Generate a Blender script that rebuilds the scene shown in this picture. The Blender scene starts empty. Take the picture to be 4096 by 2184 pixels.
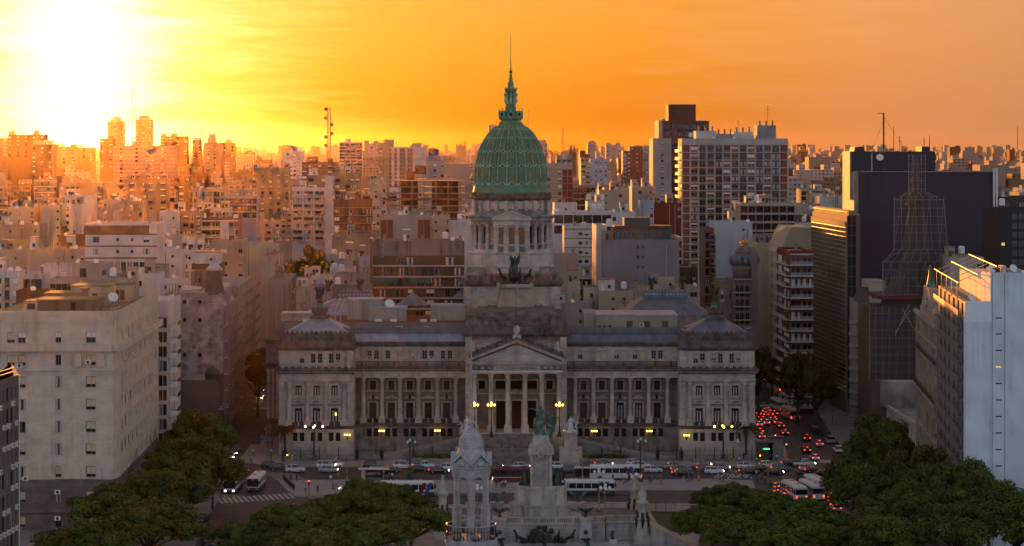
import bpy,bmesh,math,random
from mathutils import Vector,Matrix
R=math.radians
rnd=random.Random(7)
SC=bpy.context.scene
COL=SC.collection
# ---------------------------------------------------------------- camera, sky, sun, exposure
F=9671.0            # focal length in photo pixels (85 mm on a 36 mm sensor, 4096 px wide)
H=71.6              # eye height over the street
HY=590.0            # photo row of the horizon
cam=bpy.data.cameras.new('camera'); cam.lens=85.0; cam.sensor_width=36.0
cam.shift_y=-(1092.0 - HY) / 4096.0
cam.clip_start=1.0; cam.clip_end=40000.0
camo=bpy.data.objects.new('camera',cam); COL.objects.link(camo)
camo.location=(0,0,H); camo.rotation_euler=(R(90),0,0)
SC.camera=camo
SUN_AZ,SUN_EL=R(-10.1),R(2.1)      # left of the view axis, just over the roofs
sdir=Vector((math.sin(SUN_AZ) * math.cos(SUN_EL),math.cos(SUN_AZ) * math.cos(SUN_EL),math.sin(SUN_EL)))
sun=bpy.data.lights.new('sun','SUN'); sun.energy=5.0; sun.angle=R(0.6); sun.color=(1.0,0.34,0.05)
suno=bpy.data.objects.new('sun',sun); COL.objects.link(suno)
suno.location=(-300,300,300)
suno.rotation_euler=sdir.to_track_quat('Z','Y').to_euler()
def make_world():
 w=bpy.data.worlds.new('World'); SC.world=w; w.use_nodes=True
 nt=w.node_tree; n=nt.nodes; l=nt.links; n.clear()
 out=n.new('ShaderNodeOutputWorld')
 sky=n.new('ShaderNodeTexSky'); sky.sky_type='NISHITA'; sky.sun_disc=False
 sky.sun_elevation=SUN_EL; sky.sun_rotation=SUN_AZ
 sky.air_density=1.0; sky.dust_density=3.0; sky.ozone_density=2.0; sky.altitude=30
 b1=n.new('ShaderNodeBackground'); b1.inputs[1].default_value=0.022
 l.new(sky.outputs[0],b1.inputs[0])
 tc=n.new('ShaderNodeTexCoord')
 sep=n.new('ShaderNodeSeparateXYZ'); l.new(tc.outputs['Generated'],sep.inputs[0])
 def m(op,a,b=None,c=None):
  x=n.new('ShaderNodeMath'); x.operation=op
  for i,v in enumerate((a,b,c)):
   if v is None:continue
   if isinstance(v,(int,float)):x.inputs[i].default_value=v
   else:l.new(v,x.inputs[i])
  return x.outputs[0]
 # thin streaked cirrus: noise over azimuth and stretched elevation
 az=m('ARCTAN2',sep.outputs[0],sep.outputs[1]); el=m('ARCSINE',sep.outputs[2])
 def streak(sx,sy,seed,det,tilt=0.0):
  cb=n.new('ShaderNodeCombineXYZ')
  l.new(m('MULTIPLY',az,sx),cb.inputs[0])
  l.new(m('MULTIPLY',m('ADD',el,m('MULTIPLY',az,tilt)),sy),cb.inputs[1])
  cb.inputs[2].default_value=seed
  nz=n.new('ShaderNodeTexNoise'); nz.inputs['Scale'].default_value=1.0
  nz.inputs['Detail'].default_value=det; nz.inputs['Roughness'].default_value=0.55
  nz.inputs['Distortion'].default_value=0.6
  l.new(cb.outputs[0],nz.inputs['Vector'])
  return nz.outputs['Fac']
 s1=streak(9.0,95.0,3.1,4.0,-0.06); s2=streak(22.0,240.0,8.4,3.0,0.05)
 stk=m('ADD',m('MULTIPLY',m('SUBTRACT',s1,0.5),1.0),m('MULTIPLY',m('SUBTRACT',s2,0.5),0.8))
 # angle from the sun, squeezed vertically so the glow stands up as a column of bright air
 vd=n.new('ShaderNodeVectorMath'); vd.operation='DOT_PRODUCT'
 l.new(tc.outputs['Generated'],vd.inputs[0]); vd.inputs[1].default_value=sdir
 ang=m('MULTIPLY',m('ARCCOSINE',m('MINIMUM',vd.outputs['Value'],0.999999)),180 / math.pi)
 da=m('SUBTRACT',az,SUN_AZ); de=m('SUBTRACT',el,SUN_EL)
 near=m('MULTIPLY',m('SQRT',m('ADD',m('MULTIPLY',da,da),m('MULTIPLY',m('MULTIPLY',de,de),0.34))),180 / math.pi)
 wgt=m('MINIMUM',m('MAXIMUM',m('DIVIDE',m('SUBTRACT',ang,9.0),14.0),0.0),1.0)
 mixa=m('ADD',m('MULTIPLY',near,m('SUBTRACT',1.0,wgt)),m('MULTIPLY',ang,wgt))
 dist=m('ADD',mixa,m('MULTIPLY',m('MULTIPLY',stk,-4.6),m('MINIMUM',m('MULTIPLY',mixa,0.3),1.0)))
 ramp=n.new('ShaderNodeValToRGB'); cr=ramp.color_ramp
 stops=[(0.0,(2.2,2.1,1.9)),(1.6,(1.0,0.98,0.80)),(2.6,(0.46,0.50,0.28)),(4.2,(0.28,0.31,0.08)),
    (6.2,(0.26,0.15,0.0)),(9.0,(0.38,0.13,0.0)),(13.0,(0.52,0.15,0.008)),(19.0,(0.62,0.24,0.095)),
    (30.0,(0.50,0.27,0.16)),(55.0,(0.40,0.32,0.31)),(90.0,(0.42,0.42,0.48)),(180.0,(0.46,0.51,0.62))]
 while len(cr.elements) < len(stops):cr.elements.new(0.5)
 for e,(p,c) in zip(cr.elements,stops):
  e.position=(p / 180.0) ** 0.5; e.color=(*c,1)
 l.new(m('POWER',m('DIVIDE',m('MAXIMUM',dist,0.0),180.0),0.5),ramp.inputs[0])
 b2=n.new('ShaderNodeBackground'); b2.inputs[1].default_value=0.37
 # away from the sun the sky is brightest low down, where the pale twilight band lies, and dims to the zenith
 low=m('POWER',m('MAXIMUM',m('SUBTRACT',1.0,m('DIVIDE',m('ABSOLUTE',el),0.9)),0.0),1.5)
 far_=m('MINIMUM',m('MAXIMUM',m('DIVIDE',m('SUBTRACT',ang,30.0),50.0),0.0),1.0)
 gain=m('ADD',1.0,m('MULTIPLY',far_,m('SUBTRACT',m('MULTIPLY',low,1.35),0.38)))
 gs=n.new('ShaderNodeVectorMath'); gs.operation='SCALE'; l.new(ramp.outputs[0],gs.inputs[0]); l.new(gain,gs.inputs['Scale'])
 l.new(gs.outputs[0],b2.inputs[0])
 add=n.new('ShaderNodeAddShader'); l.new(b1.outputs[0],add.inputs[0]); l.new(b2.outputs[0],add.inputs[1])
 l.new(add.outputs[0],out.inputs['Surface'])
make_world()
vs=SC.view_settings
vs.view_transform='Standard'; vs.look='None'; vs.exposure=1.25; vs.gamma=1.0; vs.use_curve_mapping=False
SC.render.engine='CYCLES'
cy=SC.cycles
cy.use_denoising=True; cy.max_bounces=5; cy.diffuse_bounces=3; cy.glossy_bounces=3
cy.transmission_bounces=4; cy.transparent_max_bounces=12; cy.volume_bounces=1
cy.use_adaptive_sampling=True; cy.adaptive_threshold=0.02
cy.sample_clamp_indirect=4.0
# ---------------------------------------------------------------- pixels to places
def X(x,D):return (x - 2048.0) * D / F
def Z(y,D):return H - (y - HY) * D / F
def GD(y):return H * F / (y - HY)                 # distance of a ground point seen on row y
def G(x,y,z=0.0):
 D=(H - z) * F / (y - HY)
 return Vector((X(x,D),D,z))
# ---------------------------------------------------------------- materials
MATS={}
def mat(name,col,rough=0.7,metal=0.0,var=0.12,scale=0.35,streak=0.0,bump=0.0,bscale=6.0,emit=0.0,ecol=None,
  spec=0.4,island=0.0,course=None,amp=1.0,trans=0.0,alpha=1.0,mottle=None):
 if name in MATS:return MATS[name]
 m=bpy.data.materials.new(name); m.use_nodes=True
 nt=m.node_tree; n=nt.nodes; l=nt.links
 b=n['Principled BSDF']
 b.inputs['Roughness'].default_value=rough; b.inputs['Metallic'].default_value=metal
 b.inputs['Specular IOR Level'].default_value=spec
 if trans:b.inputs['Transmission Weight'].default_value=trans
 if alpha < 1:b.inputs['Alpha'].default_value=alpha
 if emit:
  b.inputs['Emission Color'].default_value=(*(ecol or col),1); b.inputs['Emission Strength'].default_value=emit
 geo=n.new('ShaderNodeNewGeometry')
 cur=n.new('ShaderNodeRGB'); cur.outputs[0].default_value=(*col,1); cur=cur.outputs[0]
 def noise(sc,vec=None,det=4.0):
  t=n.new('ShaderNodeTexNoise'); t.inputs['Scale'].default_value=sc; t.inputs['Detail'].default_value=det
  l.new(vec if vec is not None else geo.outputs['Position'],t.inputs['Vector']); return t.outputs['Fac']
 def remap(v,lo,hi,a=0.3,c=0.7):
  r=n.new('ShaderNodeMapRange'); r.inputs['From Min'].default_value=a; r.inputs['From Max'].default_value=c
  r.inputs['To Min'].default_value=lo; r.inputs['To Max'].default_value=hi; l.new(v,r.inputs['Value']); return r.outputs[0]
 def mulc(c,f):
  x=n.new('ShaderNodeVectorMath'); x.operation='SCALE'; l.new(c,x.inputs[0]); l.new(f,x.inputs['Scale']); return x.outputs[0]
 if var:cur=mulc(cur,remap(noise(scale),1 - var,1 + var))
 if streak:
  mp=n.new('ShaderNodeMapping'); mp.inputs['Scale'].default_value=(1.3,1.3,0.06); l.new(geo.outputs['Position'],mp.inputs[0])
  rain=remap(noise(0.9,mp.outputs[0],5.0),0.0,1.0,0.42,0.66); patch=remap(noise(0.16,None,3.0),0.0,1.0,0.45,0.68)
  k=n.new('ShaderNodeMath'); k.operation='MULTIPLY'; l.new(rain,k.inputs[0]); l.new(patch,k.inputs[1])
  cur=mulc(cur,remap(k.outputs[0],1.0,1 - streak * 1.3,0.0,0.8))
 if mottle:
  mx=n.new('ShaderNodeMix'); mx.data_type='RGBA'
  l.new(remap(noise(mottle[1],None,6.0),0.0,1.0,0.48,0.62),mx.inputs[0]); l.new(cur,mx.inputs[6])
  mx.inputs[7].default_value=(*mottle[0],1); cur=mx.outputs[2]
 if course:                                   # coursed stone: small tone steps from block to block
  bt=n.new('ShaderNodeTexBrick'); mp=n.new('ShaderNodeMapping'); mp.inputs['Rotation'].default_value=(R(90),0,0)
  l.new(geo.outputs['Position'],mp.inputs[0]); l.new(mp.outputs[0],bt.inputs['Vector'])
  bt.inputs['Scale'].default_value=1.0; bt.inputs['Brick Width'].default_value=course[0]; bt.inputs['Row Height'].default_value=course[1]
  bt.inputs['Mortar Size'].default_value=0.03; bt.inputs['Color1'].default_value=(1+.12*amp,1+.1*amp,1+.08*amp,1); bt.inputs['Color2'].default_value=(1-.18*amp,1-.18*amp,1-.16*amp,1)
  bt.inputs['Mortar'].default_value=(1-.3*amp,1-.3*amp,1-.3*amp,1)
  x=n.new('ShaderNodeVectorMath'); x.operation='MULTIPLY'; l.new(cur,x.inputs[0]); l.new(bt.outputs['Color'],x.inputs[1]); cur=x.outputs[0]
 if island:
  cur=mulc(cur,remap(geo.outputs['Random Per Island'],1 - island,1 + island,0,1))
 l.new(cur,b.inputs['Base Color'])
 if bump:
  bp=n.new('ShaderNodeBump'); bp.inputs['Strength'].default_value=bump; bp.inputs['Distance'].default_value=0.05
  l.new(noise(bscale),bp.inputs['Height']); l.new(bp.outputs[0],b.inputs['Normal'])
 MATS[name]=m
 return m
def wallm(col,streak=0.18,var=0.14):
 k='wall_%02x%02x%02x_%d' % (*(int(min(1,c) * 255) for c in col),int(streak * 100))
 return mat(k,tuple(c * .72 for c in col),rough=0.85,var=var,scale=0.12,streak=streak,spec=0.2)
def paint(name,col,**k):return mat(name,col,rough=k.pop('rough',0.3),var=0.0,spec=k.pop('spec',0.5),**k)
# ---------------------------------------------------------------- mesh building
class MB:
 def __init__(s):s.v=[]; s.f=[]; s.m=[]; s.mats=[]; s.T=None; s.smooth=False; s.sm=[]
 def mi(s,m):
  if m not in s.mats:s.mats.append(m)
  return s.mats.index(m)
 def add(s,vs,fs,m):
  o=len(s.v)
  if s.T is not None:vs=[s.T @ Vector(p) for p in vs]
  s.v.extend(tuple(p) for p in vs); i=s.mi(m)
  for f in fs:s.f.append(tuple(o + k for k in f)); s.m.append(i); s.sm.append(s.smooth)
 def box(s,x0,x1,y0,y1,z0,z1,m,tx=0,ty=0):
  """tx, ty: how far the top draws in on each side"""
  if x1 < x0:x0,x1=x1,x0
  if y1 < y0:y0,y1=y1,y0
  if z1 < z0:z0,z1=z1,z0
  s.add([(x0,y0,z0),(x1,y0,z0),(x1,y1,z0),(x0,y1,z0),(x0+tx,y0+ty,z1),(x1-tx,y0+ty,z1),(x1-tx,y1-ty,z1),(x0+tx,y1-ty,z1)],
    [(3,2,1,0),(4,5,6,7),(0,1,5,4),(1,2,6,5),(2,3,7,6),(3,0,4,7)],m)
 def poly(s,pts,y0,y1,m):
  """outline in x, z pushed through y0..y1"""
  k=len(pts)
  a=sum(pts[i][0]*pts[(i+1) % k][1] - pts[(i+1) % k][0]*pts[i][1] for i in range(k))
  if a < 0:pts=pts[::-1]
  s.add([(x,y0,z) for x,z in pts] + [(x,y1,z) for x,z in pts],
    [tuple(range(k)),tuple(range(2*k-1,k-1,-1))] + [(i,k+i,k+(i+1) % k,(i+1) % k)[::1] for i in range(k)],m)
 def plan(s,pts,z0,z1,m):
  k=len(pts)
  a=sum(pts[i][0]*pts[(i+1) % k][1] - pts[(i+1) % k][0]*pts[i][1] for i in range(k))
  if a < 0:pts=pts[::-1]
  s.add([(p[0],p[1],z0) for p in pts] + [(p[0],p[1],z1) for p in pts],
    [tuple(range(k-1,-1,-1)),tuple(range(k,2*k))] + [(i,(i+1) % k,k+(i+1) % k,k+i) for i in range(k)],m)
 def plan_in(s,pts,z0,z1,m,d=.62):
  """plan() drawn in by d on every side, so that it stays behind the wall sheets"""
  P=[Vector((p[0],p[1])) for p in pts]; k=len(P)
  if sum(P[i].x*P[(i+1) % k].y-P[(i+1) % k].x*P[i].y for i in range(k)) < 0:P=P[::-1]
  out=[]
  for i in range(k):
   a,b,c=P[i-1],P[i],P[(i+1) % k]; u=(b-a).normalized(); v=(c-b).normalized(); n1=Vector((-u.y,u.x)); n2=Vector((-v.y,v.x))
   out.append(b+(n1+n2)*(d/max(.25,1+n1.dot(n2))))
  s.plan([tuple(p) for p in out],z0,z1,m)
 def lathe(s,prof,n,m,cx=0,cy=0,a0=0.0,ecc=1.0,cap=True):
  vs=[]; fs=[]
  for r,z in prof:
   for i in range(n):
    a=a0 + 2*math.pi*i/n
    vs.append((cx + r*math.cos(a),cy + r*ecc*math.sin(a),z))
  for j in range(len(prof)-1):
   for i in range(n):
    fs.append((j*n+i,j*n+(i+1) % n,(j+1)*n+(i+1) % n,(j+1)*n+i))
  if cap:
   fs.append(tuple(range(n-1,-1,-1))); fs.append(tuple((len(prof)-1)*n+i for i in range(n)))
  s.add(vs,fs,m)
 def tube(s,pts,r,m,n=6,r1=None):
  pts=[Vector(p) for p in pts]; k=len(pts); vs=[]; fs=[]
  for j,p in enumerate(pts):
   d=(pts[min(j+1,k-1)] - pts[max(j-1,0)]).normalized()
   u=d.orthogonal().normalized() if abs(d.z) > 0.9 else d.cross(Vector((0,0,1))).normalized()
   w=d.cross(u)
   rr=r if r1 is None else r + (r1-r)*j/(k-1)
   if isinstance(r,(list,tuple)):rr=r[j]
   for i in range(n):
    a=2*math.pi*i/n + math.pi/n
    vs.append(p + u*(rr*math.cos(a)) + w*(rr*math.sin(a)))
  for j in range(k-1):
   for i in range(n):fs.append((j*n+i,j*n+(i+1) % n,(j+1)*n+(i+1) % n,(j+1)*n+i))
  fs.append(tuple(range(n-1,-1,-1))); fs.append(tuple((k-1)*n+i for i in range(n)))
  s.add(vs,fs,m)
 def ball(s,c,r,m,nu=10,nv=6,sz=1.0,sx=1.0,sy=1.0):
  vs=[(c[0],c[1],c[2]-r*sz)]; fs=[]
  for j in range(1,nv):
   t=-math.pi/2 + math.pi*j/nv
   for i in range(nu):
    a=2*math.pi*i/nu
    vs.append((c[0]+r*sx*math.cos(t)*math.cos(a),c[1]+r*sy*math.cos(t)*math.sin(a),c[2]+r*sz*math.sin(t)))
  vs.append((c[0],c[1],c[2]+r*sz)); L=len(vs)-1
  for i in range(nu):
   fs.append((0,1+(i+1) % nu,1+i)); fs.append((L,L-nu+i,L-nu+(i+1) % nu))
   for j in range(nv-2):fs.append((1+j*nu+i,1+j*nu+(i+1) % nu,1+(j+1)*nu+(i+1) % nu,1+(j+1)*nu+i))
  s.add(vs,fs,m)
 def holes(s,x0,x1,z0,z1,y,hs,m,rev=0.3,rm=None):
  """a wall sheet facing -y at y, with rectangular openings (hx0,hx1,hz0,hz1) whose reveals run back to y+rev"""
  hs=[h for h in hs if h[0] > x0+.02 and h[1] < x1-.02 and h[2] > z0+.02 and h[3] < z1-.02]
  xs=sorted({x0,x1} | {h[0] for h in hs} | {h[1] for h in hs}); zs=sorted({z0,z1} | {h[2] for h in hs} | {h[3] for h in hs})
  xs=[a for a in xs if x0-1e-6 <= a <= x1+1e-6]; zs=[a for a in zs if z0-1e-6 <= a <= z1+1e-6]
  vs=[(a,y,b) for b in zs for a in xs]; nx=len(xs); fs=[]
  hole=set()
  for h in hs:
   i0=next(i for i,a in enumerate(xs) if abs(a-h[0]) < 1e-6); i1=next(i for i,a in enumerate(xs) if abs(a-h[1]) < 1e-6)
   j0=next(i for i,a in enumerate(zs) if abs(a-h[2]) < 1e-6); j1=next(i for i,a in enumerate(zs) if abs(a-h[3]) < 1e-6)
   hole |= {(i,j) for i in range(i0,i1) for j in range(j0,j1)}
  for j in range(len(zs)-1):
   i=0
   while i < nx-1:
    if (i,j) in hole:i += 1; continue
    fs.append((j*nx+i,j*nx+i+1,(j+1)*nx+i+1,(j+1)*nx+i)); i += 1
  s.add(vs,fs,m)
  for h in hs:
   a,b,c,d=h
   s.add([(a,y,c),(b,y,c),(b,y,d),(a,y,d),(a,y+rev,c),(b,y+rev,c),(b,y+rev,d),(a,y+rev,d)],
     [(0,4,5,1),(1,5,6,2),(2,6,7,3),(3,7,4,0)],rm or m)
 def mesh(s,name):
  me=bpy.data.meshes.new(name); me.from_pydata(s.v,[],s.f)
  for m in s.mats:me.materials.append(m)
  me.polygons.foreach_set('material_index',s.m); me.polygons.foreach_set('use_smooth',s.sm)
  me.update(); return me
 def build(s,name,parent=None,**tags):
  return put(name,s.mesh(name),parent,**tags)
def put(name,me,parent=None,loc=None,rot=None,scale=None,**tags):
 o=bpy.data.objects.new(name,me); COL.objects.link(o)
 if parent is not None:o.parent=parent
 if loc is not None:o.location=loc
 if rot is not None:o.rotation_euler=(0,0,rot) if isinstance(rot,(int,float)) else rot
 if scale is not None:o.scale=scale
 tag(o,**tags)
 return o
def tag(o,label=None,cat=None,group=None,kind=None):
 if label:o['label']=label
 if cat:o['category']=cat
 if group:o['group']=group
 if kind:o['kind']=kind
 return o
def thing(name,label,cat,loc=(0,0,0),rot=0.0,group=None):
 return put(name,None,None,loc,rot,None,label=label,cat=cat,group=group)
KIDS={}
def copy_tree(o,parent=None):
 c=o.copy(); COL.objects.link(c); c.parent=parent
 for ch in [k for k in KIDS.get(o.name) or o.children]:copy_tree(ch,c)
 return c
def baked(o,name):
 """the evaluated mesh of a scratch object, worked out in a scene of its own"""
 t=bpy.data.scenes.new('scratch'); t.collection.objects.link(o); t.view_layers[0].update(); dg=t.view_layers[0].depsgraph
 me=bpy.data.meshes.new_from_object(o.evaluated_get(dg)); me.name=name
 bpy.data.objects.remove(o); bpy.data.scenes.remove(t); return me
def text_mesh(cu):return baked(bpy.data.objects.new('lettering',cu),'lettering')
def lettering(body,size,m,extrude=.01):
 cu=bpy.data.curves.new('lettering','FONT'); cu.body=body; cu.size=size; cu.align_x='CENTER'; cu.extrude=extrude; cu.materials.append(m)
 return text_mesh(cu)
# ---------------------------------------------------------------- figures grown from jointed skeletons
def skin_mesh(name,verts,edges,radii,sub=1,root=0):
 me=bpy.data.meshes.new('skeleton'); me.from_pydata([tuple(v) for v in verts],edges,[])
 o=bpy.data.objects.new('skeleton',me)
 o.modifiers.new('s','SKIN')
 for i,d in enumerate(me.skin_vertices[0].data):
  r=radii[i]; d.radius=(r,r) if not isinstance(r,tuple) else r; d.use_root=(i == root)
 if sub:
  o.modifiers.new('b','SUBSURF').levels=sub; o.modifiers['b'].render_levels=sub
 out=baked(o,name); bpy.data.meshes.remove(me)
 out.polygons.foreach_set('use_smooth',[True]*len(out.polygons))
 return out
def human(name,legs=(0,0),knees=(0,0),arms=((0.12,0),(0.12,0)),elbows=(0.15,0.15),lean=0.0,sit=False,slim=1.0):
 """legs/knees/elbows: swing angles (rad, forward = -y); arms: (outward, forward) per side. Returns a mesh with 5 material slots"""
 V=[]; E=[]; Rr=[]; B=[]
 def v(p,r,link=None,bone=None):
  V.append(Vector(p)); Rr.append(r)
  if link is not None:E.append((link,len(V)-1)); B.append((link,len(V)-1,bone))
  return len(V)-1
 pel=v((0,0,.95),(.15*slim,.11*slim))
 sp=v((0,-lean*.2,1.15),(.135*slim,.10),pel,1)
 ch=v((0,-lean*.42,1.36),(.165*slim,.115),sp,1)
 nk=v((0,-lean*.55,1.49),.058,ch,1)
 h0=v((0,-lean*.62-.01,1.57),.078,nk,0)
 h1=v((0,-lean*.66-.012,1.66),.098,h0,4)
 h2=v((0,-lean*.68,1.73),.070,h1,4)
 nose=v((0,-lean*.64-.105,1.60),.024,h0,0)
 for i,s in enumerate((-1,1)):
  sh=v((s*.19*slim,-lean*.42,1.41),.068,ch,1)
  o,f=arms[i]; L1,L2=.28,.25
  el=V[sh] + Vector((s*math.sin(o)*L1,-math.sin(f)*math.cos(o)*L1,-math.cos(f)*math.cos(o)*L1))
  e=v(el,.046,sh,1); f2=f+elbows[i]
  wr=el + Vector((s*math.sin(o*.7)*L2,-math.sin(f2)*math.cos(o*.7)*L2,-math.cos(f2)*math.cos(o*.7)*L2))
  w=v(wr,.034,e,0); d=(wr-el).normalized()
  hd=v(wr + d*.09,(.042,.022),w,0)
  v(wr + d*.17,(.03,.015),hd,0); v(wr + d*.08 + Vector((-s*.035,-.03,0)),.014,w,0)
  hp=v((s*.095*slim,0,.90),.098*slim,pel,2)
  a=legs[i]; kn=V[hp] + Vector((s*.01,-math.sin(a)*.43,-math.cos(a)*.43))
  k=v(kn,.066*slim,hp,2); b=a-knees[i]
  an=kn + Vector((0,-math.sin(b)*.42,-math.cos(b)*.42))
  n_=v(an,.045,k,2)
  v(an + Vector((s*.02,-.15,-.035)),(.045,.03),n_,3)
 me=skin_mesh(name,V,E,Rr,1,0)
 zmin=min(q.co.z for q in me.vertices)
 dz=-zmin
 segs=[(V[a],V[b],k) for a,b,k in B]
 for q in me.polygons:
  c=q.center; best=(9,1)
  for a,b,k in segs:
   t=max(0,min(1,(c-a).dot(b-a)/max(1e-9,(b-a).length_squared)))
   d=(c-(a+(b-a)*t)).length
   if d < best[0]:best=(d,k)
  k=best[1]
  if k == 4 and c.y < V[h1].y-.055 and c.z < 1.69:k=0
  q.material_index=k
 for q in me.vertices:q.co.z += dz
 for i in range(5):me.materials.append(None)
 return me
def robed(name,m,raise_r=2.2,raise_l=0.5,h=3.0,wings=False,attend=0,skirt=1.0,arms=None):
 """a draped standing figure in one material, about h metres tall, facing -y"""
 me=human(name,legs=(.1,-.05),arms=arms or ((.35,raise_l),(.5,raise_r)),elbows=(.5,-.25))
 mb=MB(); mb.smooth=True; k=h/1.76
 mb.add([tuple(v.co*k) for v in me.vertices],[tuple(p.vertices) for p in me.polygons],m)
 n=14; prof=[(.34,0),(.33,.12),(.27,.4),(.24,.7),(.19,.98),(.165,1.14),(.185,1.34),(.12,1.44)]
 vs=[]; fs=[]
 for r,z in prof:
  for i in range(n):
   a=2*math.pi*i/n; f=1 + (.13 if i % 2 else -.06)*max(0,1-z/1.1)
   vs.append((r*f*skirt*math.cos(a)*k*1.05,r*f*skirt*.8*math.sin(a)*k,z*k))
 for j in range(len(prof)-1):
  for i in range(n):fs.append((j*n+i,j*n+(i+1) % n,(j+1)*n+(i+1) % n,(j+1)*n+i))
 fs.append(tuple(range(n))); mb.add(vs,fs,m)
 mb.tube([(-.1*k,.1*k,1.35*k),(-.32*k,.2*k,.9*k),(-.42*k,.22*k,.3*k)],[.09*k,.12*k,.05*k],m,6)
 if wings:
  for s in (-1,1):
   pts=[(.06,1.25),(.2,1.6),(.38,1.78),(.5,1.72),(.52,1.45),(.42,1.2),(.4,1.0),(.28,.92),(.24,.78),(.12,.9)]
   mb.poly([(s*x*k,z*k) for x,z in pts],.12*k,.2*k,m)
 for i in range(attend):
  s=-1 if i % 2 else 1
  q=human('attendant',legs=(1.2,.7),knees=(1.5,1.3),arms=((.3,1.0),(.4,1.7)),elbows=(.6,.3),lean=.5)
  T=Matrix.Translation((s*.55*k,-.05*k,0)) @ Matrix.Rotation(s*.7,4,'Z') @ Matrix.Scale(k*.8,4)
  mb.add([tuple(T @ v.co) for v in q.vertices],[tuple(p.vertices) for p in q.polygons],m); bpy.data.meshes.remove(q)
  mb.ball((s*.45*k,0,.1*k),.35*k,m,8,5,.5)
 bpy.data.meshes.remove(me)
 return mb
def horse_mesh(name,m,rear=0.25,L=2.3):
 c,s=math.cos(rear),math.sin(rear)
 P=lambda x,y,z:(x,y*c - (z-1.1)*s*-1*0 - 0,z + (-y)*s*.9)     # front is -y, lifted
 V=[]; E=[]; Rr=[]
 def v(p,r,link=None):
  V.append(p); Rr.append(r)
  if link is not None:E.append((link,len(V)-1))
  return len(V)-1
 ru=v(P(0,.75,1.3),.30); be=v(P(0,.1,1.22),.29,ru); ch=v(P(0,-.6,1.28),.30,be)
 n1=v(P(0,-.95,1.65),.20,ch); n2=v(P(0,-1.15,2.0),.14,n1)
 hd=v(P(0,-1.30,2.02),.13,n2); mz=v(P(0,-1.55,1.72),.075,hd)
 v(P(.06,-1.2,2.22),.03,n2); v(P(-.06,-1.2,2.22),.03,n2)
 t1=v(P(0,1.05,1.35),.08,ru); t2=v(P(0,1.25,1.0),.09,t1); v(P(0,1.3,.55),.04,t2)
 for s_ in (-1,1):
  a=v(P(s_*.18,.70,1.0),.18,ru); b=v(P(s_*.19,.62,.68),.10,a); d=v((s_*.19,.95,.45),.06,b); e=v((s_*.19,.85,.12),.05,d); v((s_*.19,.75,.02),.07,e)
  lift=.5 if s_ > 0 else .15
  a=v(P(s_*.17,-.68,.95),.13,ch); b=v(P(s_*.17,-.75-lift*.5,.62+lift*.3),.07,a); d=v(P(s_*.17,-.62-lift*.35,.30+lift*.25),.045,b); v(P(s_*.17,-.68-lift*.3,.1+lift*.2),.06,d)
 me=skin_mesh(name,V,E,Rr,1,1)
 me.materials.append(m)
 return me
def eagle_mb(m,span=3.0,up=.35):
 mb=MB(); mb.smooth=False
 k=span/3.0
 mb.tube([(0,.15*k,.15*k),(0,0,.6*k),(0,-.1*k,1.0*k),(0,-.22*k,1.25*k)],[.13*k,.27*k,.2*k,.09*k],m,8)
 mb.ball((0,-.3*k,1.32*k),.12*k,m,8,5); mb.tube([(0,-.38*k,1.32*k),(0,-.52*k,1.25*k)],[.05*k,.015*k],m,5)
 mb.box(-.18*k,.18*k,.05*k,.25*k,-.05*k,.35*k,m,.05*k,.02*k)
 for s in (-1,1):
  pts=[(.1,.95),(.55,1.25+up*.5),(1.1,1.2+up),(1.5,1.15+up*1.3),(1.42,.98+up),(1.15,.88+up*.8),(.85,.72+up*.5),(.5,.6+up*.2),(.15,.55)]
  mb.poly([(s*x*k,z*k) for x,z in pts],0,.1*k,m)
 mb.ball((0,0,0),.42*k,m,8,5,.45)
 return mb
# ---------------------------------------------------------------- shared materials
STONE=mat('congress_stone',(.47,.42,.375),.85,var=.2,scale=.25,streak=.30,course=(1.5,.62),bump=.3,spec=.2)
STONE2=mat('congress_trim_stone',(.46,.41,.365),.85,var=.25,scale=.5,streak=.28,bump=.4,spec=.2)
STONED=mat('recess_shade_stone',(.24,.21,.19),.85,var=.2,scale=.25,streak=.30,course=(1.5,.62),spec=.2)  # stone darkened in colour to stand for the shade behind the columns
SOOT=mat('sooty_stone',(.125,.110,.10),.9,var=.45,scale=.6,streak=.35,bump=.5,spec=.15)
GRIME=mat('weathered_stone',(.21,.19,.175),.9,var=.4,scale=.5,streak=.4,bump=.5,spec=.15)
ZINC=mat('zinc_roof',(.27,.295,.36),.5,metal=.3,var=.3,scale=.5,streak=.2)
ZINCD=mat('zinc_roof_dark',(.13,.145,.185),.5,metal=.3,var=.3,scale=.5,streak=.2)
COPPER=mat('copper_green',(.056,.205,.122),.6,var=.3,scale=.35,streak=.45,bump=.2,mottle=((.075,.15,.075),.25))
COPPERL=mat('copper_green_pale',(.17,.42,.30),.6,var=.35,scale=.8,streak=.3)
BRONZE=mat('dark_bronze',(.022,.027,.024),.55,metal=.3,var=.4,scale=1.5,mottle=((.045,.085,.066),1.3))
VERDI=mat('verdigris_bronze',(.045,.095,.078),.6,var=.4,scale=1.2,mottle=((.13,.25,.20),1.0))
MARBLE=mat('white_marble',(.62,.62,.61),.6,var=.15,scale=.8,streak=.15)
DARKGL=mat('dark_window_glass',(.012,.012,.014),.15,var=0,spec=.5)
DOORW=mat('dark_wood',(.055,.03,.022),.55,var=.3,scale=2.0)
VOID=mat('dark_interior',(.012,.010,.010),.9,var=0,spec=.1)
BLIND=mat('cream_blind',(.50,.43,.30),.8,var=.12,scale=2)
BLINDW=mat('white_blind',(.66,.64,.60),.8,var=.1,scale=2)
FRAMEW=mat('pale_window_frame',(.5,.48,.45),.6,var=.1,scale=1)
ACW=mat('white_enamel',(.62,.62,.60),.5,var=.1,scale=2)
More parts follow.
